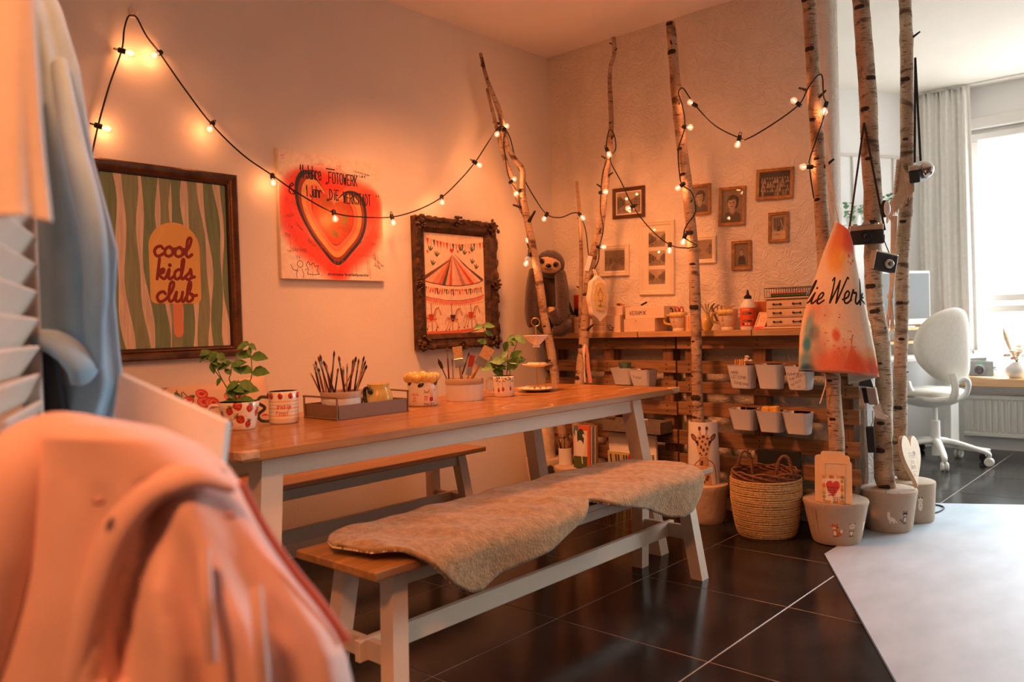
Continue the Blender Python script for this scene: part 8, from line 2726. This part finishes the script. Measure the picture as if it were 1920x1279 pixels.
# ------------------------------------------------------------------ the bright office behind
m_off = M('office_white', S(238, 234, 226), .4, .03, 10)
m_fabric = M('chair_fabric', S(226, 216, 202), .95, .06, 60, .25, 400, sheen=.3)
# window board, radiator
struct('trim_4', MB().box((6.80, -1.6, .492), (7.0, 1.56, .557), ch=.006), WOOD('sill_wood', S(232, 188, 140), S(214, 160, 108), 1, 3, .5), smooth=20)
_t = thing('radiator', 'white ribbed panel radiator under the wooden window sill', 'radiator', (6.95, .8, .1))
MB().box((6.93, 0.05, .105), (6.985, 1.545, .42), ch=.006).build('panel', m_off, _t, smooth=20)
_fin = MB().box((6.915, -.011, .14), (6.93, .011, .385), ch=.007).build('fin', m_off, _t, smooth=30)
_fin.location = (0, 1.49 - LOC[_t.name][1], 0)
_fin.data.transform(Matrix.Translation((0, LOC[_t.name][1], 0)))
for q in range(1, 36):
 f = _fin.copy()
 COL.objects.link(f)
 f.parent = _t
 f.location = (0, 1.49 - .041 * q - LOC[_t.name][1], 0)
MB().box((6.915, .05, .39), (6.93, 1.545, .42), ch=.004).build('top_rail', m_off, _t, smooth=20)
MB().box((6.915, .05, .105), (6.93, 1.545, .135), ch=.004).build('bottom_rail', m_off, _t, smooth=20)
for y in (.2, 1.4):
 MB().box((6.95, y, .13), (6.9995, y + .03, .4)).build('bracket', m_off, _t, smooth=0)
# curtain and its rail
m_curt = M('beige_curtain', S(244, 240, 234), .9, .05, 30, .1, 300, sheen=.2)
_t = thing('curtain', 'long beige gathered curtain hanging from a ceiling rail beside the window', 'curtain', (6.86, 1.64, .78))


def _curt(u, v):
 y = 1.835 - .385 * u - .03 * v * (u - .2)
 z = 2.755 - 1.99 * v
 x = 6.86 + .035 * math.sin(u * 19 + .6 * math.sin(v * 2.2)) * (.55 + .45 * v) + .012 * math.sin(u * 61 + v)
 g_ = max(0, 1 - v * 22)
 return (x + .012 * g_ * math.sin(u * 90), y, z)


o = MB().grid(_curt, 110, 50).build('drape', m_curt, _t, smooth=80)
so = o.modifiers.new('thick', 'SOLIDIFY')
so.thickness = .004
_t = thing('curtain_rail', 'thin white curtain rail fixed under the office ceiling', 'rail', (6.86, .5, HC - .012))
MB().box((6.845, -1.5, HC - .0115), (6.875, 1.86, HC - .0005), ch=.002).build('track', m_off, _t, smooth=20)
# desk along the diagonal wall
DT = lambda t, o_, z: np.array([OC[0] + OD[0] * t + ON[0] * o_, OC[1] + OD[1] * t + ON[1] * o_, z])
Rd = np.stack([OD, ON, np.array([0, 0, 1.0])], 1)
_t = thing('office_desk', 'white height adjustable desk with castor foot by the diagonal office wall', 'desk', DT(.9, .33, 0))
MB().box((-.75, -.29, -.0125), (.75, .29, .0125), Rd, DT(.92, .33, .737), ch=.003).build('desk_top', m_off, _t, smooth=20)
for t_ in (.30, 1.5):
 MB().box((-.04, -.03, -.33), (.04, .03, .33), Rd, DT(t_, .42, .394), ch=.004).build('column', m_off, _t, smooth=20)
 MB().box((-.03, -.32, -.014), (.03, .32, .014), Rd, DT(t_, .40, .079), ch=.004).build('foot', m_off, _t, smooth=20)
 for o_ in (.12, .70):
  for s_ in (-.018, .018):
   MB().lathe([(.0001, -.011), (.026, -.011), (.03, -.007), (.03, .007), (.026, .011), (.0001, .011)], DT(t_ + s_, o_, .030), 18, R=np.stack([ON, np.array([0, 0, 1.0]), OD], 1)).build('castor', m_black, _t, smooth=40)
_t = thing('desk_riser', 'pale wooden monitor riser with open compartment on the office desk', 'shelf', DT(.62, .22, .7505))
for (lo, hi) in (((-.42, -.12, .185), (.42, .12, .205)), ((-.42, -.12, 0), (-.40, .12, .1845)), ((.40, -.12, 0), (.42, .12, .1845)), ((-.3995, -.12, .085), (.3995, .115, .105))):
 mid = (np.array(lo) + hi) / 2
 h_ = (np.array(hi) - lo) / 2
 MB().box(-h_, h_, Rd, DT(.62, .22, .7505) + Rd @ mid, ch=.002).build('board', m_pine, _t, smooth=20)
_t = thing('computer_screen', 'grey computer screen with white border and foot on the wooden riser', 'monitor', DT(.62, .24, .957))
MB().box((-.30, -.012, -.20), (.30, .012, .20), Rd, DT(.60, .24, 1.175), ch=.006).build('housing', m_off, _t, smooth=20)
MB().box((-.288, -.001, -.168), (.288, .001, .172), Rd, DT(.60, .2530, 1.187)).build('screen', M('dark_screen', S(112, 114, 114), .6, .03, 6), _t, smooth=0)
MB().box((-.10, -.08, -.004), (.10, .08, .004), Rd, DT(.60, .22, .9605), ch=.002).build('stand_foot', m_off, _t, smooth=20)
tag(MB().box((-.06, -.045, 0), (.06, .045, .025), Rd, DT(.225, .24, .969), ch=.002).build('small_book', M('red_spine', S(206, 110, 84), .6, .2, 30), smooth=20, origin=DT(.3, .24, .956)), 'small red and white book lying on the wooden riser', 'book')
# office chair
_cc = np.array([6.18, 1.56, 0])
_t = thing('office_chair', 'cream upholstered swivel chair with white five-star base, its back to us', 'chair', _cc)
_ol = [(1795, 577), (1811, 589), (1817, 625), (1818, 678), (1816, 700), (1805, 716), (1785, 722), (1760, 714), (1738, 698), (1720, 678), (1713, 655), (1716, 630), (1727, 610), (1745, 593), (1770, 581)]
_bn = nrm(np.array([-.72, -.69, .06]))
_bp0 = PX(1768, 655, 5.98)
_OL = smooth_path([PN(x, y, _bp0, _bn) for x, y in _ol], 3, True)
_ctr = _OL.mean(0)
rings = []
for (s_, d_) in ((.0001, .040), (.4, .039), (.75, .034), (.92, .024), (1.0, .006), (1.0, -.006), (.92, -.020), (.7, -.026), (.0001, -.028)):
 rings.append([_ctr + (p - _ctr) * s_ + _bn * (d_ + .05 * (np.dot(p - _ctr, CR) / .2) ** 2 * 0) for p in _OL])
n_ = len(_OL)
MB().add([p for r in rings for p in r], [(i * n_ + k, i * n_ + (k + 1) % n_, (i + 1) * n_ + (k + 1) % n_, (i + 1) * n_ + k) for i in range(len(rings) - 1) for k in range(n_)]).build('backrest', m_fabric, _t, smooth=80)
_sd = nrm(np.array([.30, .95, 0]))          # the way the sitter faces
_ss = np.array([_sd[1], -_sd[0], 0])
_R = np.stack([_ss, _sd, np.array([0, 0, 1.0])], 1)
_sc = _cc + np.array([.0, .04, .50])
MB().grid(lambda u, v: _sc + _R @ np.array([.235 * math.cos(2 * PI * u) * (math.sin(PI * v) ** .45), .24 * math.sin(2 * PI * u) * (math.sin(PI * v) ** .45), -.035 * math.cos(PI * v)]), 36, 10, closed_u=True).build('seat', m_fabric, _t, smooth=80)
MB().lathe([(.0001, -.085), (.08, -.08), (.17, -.055), (.235, -.012), (.240, .0), (.23, -.005), (.0001, -.02)], _sc + (0, 0, -.022), 36, R=_R).build('seat_shell', m_off, _t, smooth=60)
_bb = PX(1786, 718, 5.93)
MB().tube(smooth_path([_bb + (0, 0, .06), _bb + (-.02, -.02, -.05), _bb + (.02, .03, -.135), _sc + (0, 0, -.095)], 6), [.024] * 19, 10, flat=.45).build('back_bracket', m_off, _t, smooth=60)
MB().tube(smooth_path([PX(1797, 716, 5.95), PX(1812, 712, 5.97), PX(1815, 728, 6.0), PX(1800, 747, 6.03), _sc + (0, 0, -.07)], 6), .018, 10).build('bracket_loop', m_off, _t, smooth=60)
MB().tube(smooth_path([PX(1702, 717, 6.02), PX(1712, 738, 5.98), PX(1745, 750, 5.96), PX(1785, 748, 5.96)], 6), [.02] * 19, 10).build('shell_rim', m_off, _t, smooth=60)
MB().lathe([(.016, .30), (.016, .42), (.0001, .42)], _cc, 18).build('gas_spring', m_off, _t, smooth=60)
MB().lathe([(.0001, .055), (.026, .055), (.026, .13), (.032, .135), (.030, .30), (.0001, .305)], _cc, 20).build('column', m_off, _t, smooth=40)
for q in range(5):
 a = math.radians(203 + 72 * q)
 d = np.array([math.cos(a), math.sin(a), 0])
 L = .325
 MB().tube(smooth_path([_cc + d * .02 + (0, 0, .155), _cc + d * .12 + (0, 0, .15), _cc + d * L * .85 + (0, 0, .105), _cc + d * L + (0, 0, .085), _cc + d * L + (0, 0, .062)], 5), np.linspace(.030, .015, 21), 10, flat=.75).build('base_leg', m_off, _t, smooth=60)
 s_ = np.array([-d[1], d[0], 0])
 for w_ in (-1, 1):
  MB().lathe([(.0001, -.010), (.024, -.010), (.030, -.005), (.030, .005), (.024, .010), (.0001, .010)], _cc + d * L + s_ * .014 * w_ + (0, 0, .0305), 18, R=np.stack([d, np.array([0, 0, 1.0]), s_], 1)).build('castor', m_off, _t, smooth=40)
# window sill things
_ct = PX(1842, 686, 6.88)
_ct[2] = .557 + .07
_ax = nrm(np.array([-.15, -.99, 0]))
_t = thing('toy_camera', 'large teal and grey toy camera ornament on the window sill', 'ornament', (_ct[0], _ct[1], .558))
R = np.stack([_ax, np.cross(_ax, (0, 0, 1)), np.array([0, 0, 1.0])], 1)
_fr = R[:, 1] if R[0, 1] < 0 else -R[:, 1]
m_teal = M('teal_lacquer', S(150, 204, 190), .4, .08, 20)
m_sil = M('silver_lacquer', S(186, 190, 188), .35, .08, 20)
MB().box((-.085, -.035, -.0685), (.085, .035, .05), R, _ct, ch=.008).build('body', m_sil, _t, smooth=30)
MB().box((.03, -.037, -.05), (.082, .037, .045), R, _ct, ch=.003).build('side_panel', m_teal, _t, smooth=30)
MB().box((-.03, -.038, .0), (.03, .038, .056), R, _ct + R[:, 0] * -.005, ch=.006).build('crest', m_black, _t, smooth=30)
LR = np.stack([_ax, np.array([0, 0, 1.0]), _fr], 1)
MB().lathe([(.0001, 0), (.046, 0), (.046, .012), (.036, .022), (.034, .016), (.0001, .014)], _ct + _fr * .036 - R[:, 0] * .004 - (0, 0, .012), 26, R=LR).build('lens_ring', m_sil, _t, smooth=40)
MB().ball(_ct + _fr * .050 - R[:, 0] * .004 - (0, 0, .012), .031, 16, 10, (1, .4, 1), R).build('lens', M('iridescent_lens', S(120, 96, 110), .08, .6, 60, coat=.8), _t, smooth=80)
_t = thing('metal_tin_box', 'flat silver tin with dark front lying on the toy camera', 'box', _ct + (.0, .02, .065))
MB().box((-.07, -.04, 0), (.07, .04, .035), R @ RYm(.06), _ct - R[:, 0] * .03 + (.01, 0, .082), ch=.006).build('tin_body', m_sil, _t, smooth=30)
_ct = PX(1907, 700, 6.90)
_t = thing('flower_vase', 'round white vase of dried blush flowers and dark leaves on the sill', 'vase', (_ct[0], _ct[1], .558))
MB().lathe([(.0001, 0), (.05, 0), (.078, .04), (.078, .075), (.05, .115), (.034, .12), (.030, .115), (.0001, .1)], (_ct[0], _ct[1], .558), 30).build('body', m_off, _t, smooth=60)
m_fl = [M('blush_flower', S(232, 190, 166), .9, .15, 40), M('ivory_flower', S(240, 226, 206), .9, .1, 40), M('dark_leaf', S(60, 66, 58), .7, .3, 40), M('pampas', S(226, 196, 160), .95, .15, 60)]
for q in range(16):
 a, rr = rng.uniform(0, 6.28), rng.uniform(.01, .085)
 p = np.array([_ct[0] + rr * math.cos(a), _ct[1] + rr * math.sin(a), .70 + .10 * rng.random()])
 mb = MB()
 for k_ in range(7):
  b = 2 * PI * k_ / 7
  mb.ball(p + np.array([.014 * math.cos(b), .014 * math.sin(b), .006 * (k_ % 2)]), .013, 7, 5, (1, 1, .7))
 mb.ball(p + (0, 0, .006), .012, 7, 5)
 mb.build('flower_head', m_fl[q % 2], _t, smooth=80)
 MB().tube([(_ct[0], _ct[1], .66), p], .002, 5).build('stem', m_stem, _t, smooth=60)
for q in range(18):
 a = rng.uniform(1.0, 2.6) if q < 12 else rng.uniform(0, 6)
 L = rng.uniform(.08, .17)
 b0 = np.array([_ct[0], _ct[1], .68])
 e = b0 + np.array([.3 * math.cos(a), math.sin(a), 0]) * L + (0, 0, .05 - .006 * q)
 mb = MB()
 leaf(mb, e - (0, 0, 0), (e - b0) + rng.normal(size=3) * .03, .045, .014, .2)
 mb.build('dark_leaf', m_fl[2], _t, smooth=60)
MB().tube(smooth_path([(_ct[0], _ct[1], .67), (_ct[0], _ct[1] + .05, .8), (_ct[0], _ct[1] + .085, .93)], 6), np.interp(np.linspace(0, 1, 13), [0, .4, .7, 1], [.003, .012, .018, .004]), 8).build('pampas_plume', m_fl[3], _t, smooth=80)
# two trailing plants on the diagonal wall
m_pl_g = M('pale_green_leaf', S(134, 176, 140), .7, .25, 40)
for q, (x, y, lb) in enumerate(((1600, 400, 'pale green trailing plant in the office, seen past the strap of the reflex camera'), (1664, 378, 'pale green trailing plant in the office, behind the macrame'))):
 c = PN(x, y, OC + ON * .12, ON)
 _t = thing('hanging_plant', lb, 'plant', c + (0, 0, -.06))
 MB().lathe([(.0001, -.10), (.04, -.10), (.055, 0), (.05, 0), (.0001, -.02)], c + (0, 0, -.02), 20).build('wall_pot', m_off, _t, smooth=50)
 MB().bar(c + (0, 0, -.08), c + (0, 0, -.08) - ON * .118, .02, .01).build('wall_bracket', m_off, _t, smooth=0)
 for k_ in range(34):
  a, b = rng.uniform(0, 6.28), rng.uniform(-.5, .8)
  d = np.array([math.cos(a), math.sin(a), b])
  if np.dot(d, ON) < 0:
   d = d - 2 * ON * np.dot(d, ON)
  mb = MB()
  p = c + d * rng.uniform(.03, .10)
  leaf(mb, p, d + rng.normal(size=3) * .3, .055, .022, .3)
  mb.build('leaf', m_pl_g, _t, smooth=60)
# ------------------------------------------------------------------ garments close to the camera
m_jacket = M('blue_grey_cloth', S(160, 200, 226), .9, .08, 20, .15, 200, sheen=.3)
m_jlin = M('dark_lining', S(46, 46, 50), .9, .1, 20)
m_shirt = M('white_cloth', S(250, 248, 244), .9, .04, 20, .15, 200)
m_pink = M('pink_sweat_cloth', S(246, 210, 202), .95, .05, 16, .12, 300, sheen=.4)
m_pipe = M('coral_piping', S(222, 128, 112), .8, .1, 20)
m_louv = M('louver_paint', S(238, 226, 212), .5, .05, 10)

# louvered screen
_dl = nrm(np.array([.415, .91, 0]))
_far = PD(60, 640, 1.30)
_far = np.array([_far[0], _far[1], 0])
_nl = nrm(np.cross(_dl, (0, 0, 1)))
_nl = _nl if np.dot(_nl, -_far) > 0 else -_nl
Rl = np.stack([_dl, _nl, np.array([0, 0, 1.0])], 1)
_t = thing('louvered_screen', 'white slatted folding screen partly covered by the white shirt', 'screen', _far - _dl * .2)
for (a, b) in ((-.024, 0.0), (-.46, -.43)):
 MB().box((a, -.014, 0), (b, .014, 1.5), Rl, _far + _dl * (a + b) / 2 + (0, 0, .75), ch=.003).build('stile', m_louv, _t, smooth=20)
for z in (.05, 1.46):
 MB().box((-.203, -.012, -.04), (.203, .012, .04), Rl, _far - _dl * .227 + (0, 0, z), ch=.003).build('rail', m_louv, _t, smooth=20)
for q in range(31):
 MB().box((-.2025, -.004, -.027), (.2025, .004, .027), Rl @ RXm(-.55), _far - _dl * .227 + (0, 0, .115 + .0433 * q), ch=.002).build('slat', m_louv, _t, smooth=20)


def hang(D, ys, ls, rs, dr, folds, nu=72, nv=50, y0=-150, y1=790, hem=0.0):
 """a hanging garment: closed tube whose outline follows ls..rs (pixels at the distance D)"""
 mb = MB()

 def fn(u, v):
  py = y0 + (y1 - y0) * v
  l, r = np.interp(py, ys, ls), np.interp(py, ys, rs)
  a = 2 * PI * u
  c, w = (l + r) / 2, (r - l) / 2
  f = 1 + sum(A * math.sin(k * a + p + q * v) * (.4 + .6 * v) for (k, A, p, q) in folds)
  px = c + w * math.cos(a) * (1 if abs(math.cos(a)) > .8 else f ** .2)
  d = D - dr * math.sin(a) * f * (.6 + .4 * v)
  return PD(px, py + hem * math.sin(3 * a + 1) * (v > .96), d)

 mb.grid(fn, nu, nv, closed_u=True)
 top = [k for k in range(nu)]
 mb.f.append(tuple(top[::-1]))
 mb.m.append(0)
 mb.uv.append([(0, 0)] * nu)
 mb.f.append(tuple(nv * nu + k for k in range(nu)))
 mb.m.append(0)
 mb.uv.append([(0, 0)] * nu)
 return mb


_t = thing('blue_jacket', 'blue grey jacket hanging beside the slatted screen, sleeve cuff turned up', 'jacket', PD(130, 790, 1.30))
hang(1.40, [-150, 0, 20, 130, 300, 400, 470, 560, 650, 720, 790], [0, 5, 8, 15, 22, 26, 30, 34, 40, 46, 50], [70, 108, 117, 150, 176, 203, 221, 216, 224, 232, 208], .055, ((5, .22, .4, 2.2), (9, .12, 1.2, -1.5), (3, .15, 2.0, .8)), hem=12).build('jacket_body', m_jacket, _t, smooth=80)
MB().tube(smooth_path([PD(110, 120, 1.36), PD(140, 280, 1.33), PD(172, 420, 1.31), PD(180, 520, 1.315), PD(178, 600, 1.32), PD(180, 690, 1.325)], 6), np.interp(np.linspace(0, 1, 31), [0, .3, .7, 1], [.02, .030, .028, .018]), 16, flat=.6).build('sleeve', m_jacket, _t, smooth=80)
MB().tube(smooth_path([PD(40, 640, 1.33), PD(85, 636, 1.31), PD(125, 655, 1.30), PD(155, 690, 1.30), PD(150, 716, 1.305)], 6), np.interp(np.linspace(0, 1, 25), [0, .3, .8, 1], [.026, .034, .032, .020]), 16, flat=.5).build('cuff', m_jacket, _t, smooth=80)
MB().tube(smooth_path([PD(80, 655, 1.335), PD(92, 720, 1.33), PD(105, 790, 1.335)], 6), [.034] * 13, 14, flat=.5).build('lining', m_jlin, _t, smooth=80)
_t = thing('white_shirt', 'white shirt draped over the top of the slatted screen', 'shirt', PD(30, 405, 0.80))
hang(0.80, [-150, 0, 100, 200, 300, 380, 408], [-130, -130, -130, -130, -130, -130, -130], [50, 68, 72, 78, 86, 95, 99], .03, ((4, .2, .3, 1.4), (7, .14, 1.7, -1.1)), y1=408, hem=7).build('shirt_body', m_shirt, _t, smooth=80)

# pink sweatshirt over a stand
_ys = [772, 776, 784, 800, 830, 870, 920, 980, 1040, 1100, 1180, 1230, 1279, 1450, 1700, 1900]
_ls = [118, 80, 62, 44, 30, 12, -8, -24, -40, -60, -90, -100, -110, -120, -120, -110]
_rs = [122, 160, 200, 300, 372, 425, 462, 492, 528, 568, 625, 650, 662, 672, 668, 655]
PKD = .90
_t = thing('pink_sweatshirt', 'pink hooded sweatshirt with coral piping draped over a stand close by', 'sweatshirt', PD(280, 1700, PKD))


def _pk(u, v):
 py = np.interp(v, np.linspace(0, 1, 16), _ys)
 l, r = np.interp(py, _ys, _ls), np.interp(py, _ys, _rs)
 a = 2 * PI * u
 c, w = (l + r) / 2, (r - l) / 2
 s = math.cos(a)
 fold = .018 * math.sin(6.5 * s * 2.2 + .7) * min(1, max(0, (py - 900) / 250)) + .010 * math.sin(17 * s + py * .004) * min(1, max(0, (py - 960) / 200))
 crease = -.035 * math.exp(-((s * w + c - (210 + (1279 - py) * .25)) / 26) ** 2) * (900 < py < 1300)
 d = PKD - (.11 * min(1, w / 160)) * math.sin(a) * (1 if math.sin(a) < 0 else 1) - (fold + crease) * max(0, math.sin(a))
 return PD(c + w * s, py, d)


mb = MB().grid(_pk, 96, 75, closed_u=True)
mb.f.append(tuple(range(96))[::-1])
mb.m.append(0)
mb.uv.append([(0, 0)] * 96)
o = mb.build('body', m_pink, _t, smooth=80)
# hood: rolled cloth lying over the shoulders
_hd = smooth_path([PD(x, y, d) for x, y, d in ((-110, 1330, .86), (-60, 1150, .85), (-20, 1000, .84), (28, 885, .84), (85, 822, .85), (160, 816, .86), (250, 836, .86), (340, 852, .86), (420, 888, .86))], 6)
MB().tube(_hd, np.interp(np.linspace(0, 1, len(_hd)), np.linspace(0, 1, 9), [.075, .072, .064, .048, .030, .024, .023, .020, .006]), 22, flat=.8).build('hood', m_pink, _t, smooth=80)
_hd = smooth_path([PD(x, y, d) for x, y, d in ((118, 1400, .80), (140, 1260, .80), (180, 1100, .795), (225, 985, .795), (290, 915, .80), (370, 893, .81), (440, 918, .83))], 6)
MB().tube(_hd, np.interp(np.linspace(0, 1, len(_hd)), [0, .2, .5, .75, 1], [.012, .016, .020, .018, .005]), 16, flat=.7).build('hood_fold', m_pink, _t, smooth=80)
_pp = smooth_path([PD(452, 905, .825), PD(494, 985, .84), PD(544, 1060, .855), PD(604, 1135, .87), PD(650, 1200, .885)], 6)
MB().tube(_pp, np.linspace(.004, .006, len(_pp)), 8).build('piping', m_pipe, _t, smooth=60)
for (x, y) in ((432, 966), (186, 940)):
 MB().ball(PD(x, y, .765), .006, 9, 7, (1, 1, .6)).build('eyelet', M('eyelet_%d' % x, S(196, 150, 150), .4, .1, 20), _t, smooth=80)
for (x, y0, y1, d0) in ((382, 1030, 1240, .765), (480, 1100, 1279, .775)):
 MB().tube(smooth_path([PD(x, y0, d0 + .01), PD(x + 6, (y0 + y1) / 2, d0 - .004), PD(x + 14, y1, d0)], 6), [.007] * 13, 8).build('drawstring', m_pink, _t, smooth=60)
_bs = PD(280, 1279, PKD)
MB().tube([(_bs[0], _bs[1], .02), (_bs[0], _bs[1], .6)], .015, 10).build('stand_pole', m_louv, _t, smooth=60)
MB().lathe([(.0001, 0), (.14, 0), (.14, .015), (.02, .022), (.0001, .022)], (_bs[0], _bs[1], 0), 30).build('stand_base', m_louv, _t, smooth=40)
# white card tucked behind it
_q = [PD(x, y, d) for x, y, d in ((200, 880, 1.04), (412, 900, 1.02), (424, 792, 1.02), (224, 702, 1.04))]
_dn = nrm(np.cross(_q[1] - _q[0], _q[3] - _q[0]))
_dn = _dn if np.dot(_dn, _q[0] - CAM) > 0 else -_dn
_q2 = [p + _dn * .014 for p in _q]
_t = thing('white_card', 'blank white card panel standing up behind the pink sweatshirt', 'card', (_q[0] + _q[1]) / 2)
MB().hexa(_q, _q2).build('panel', m_paper, _t, smooth=0)
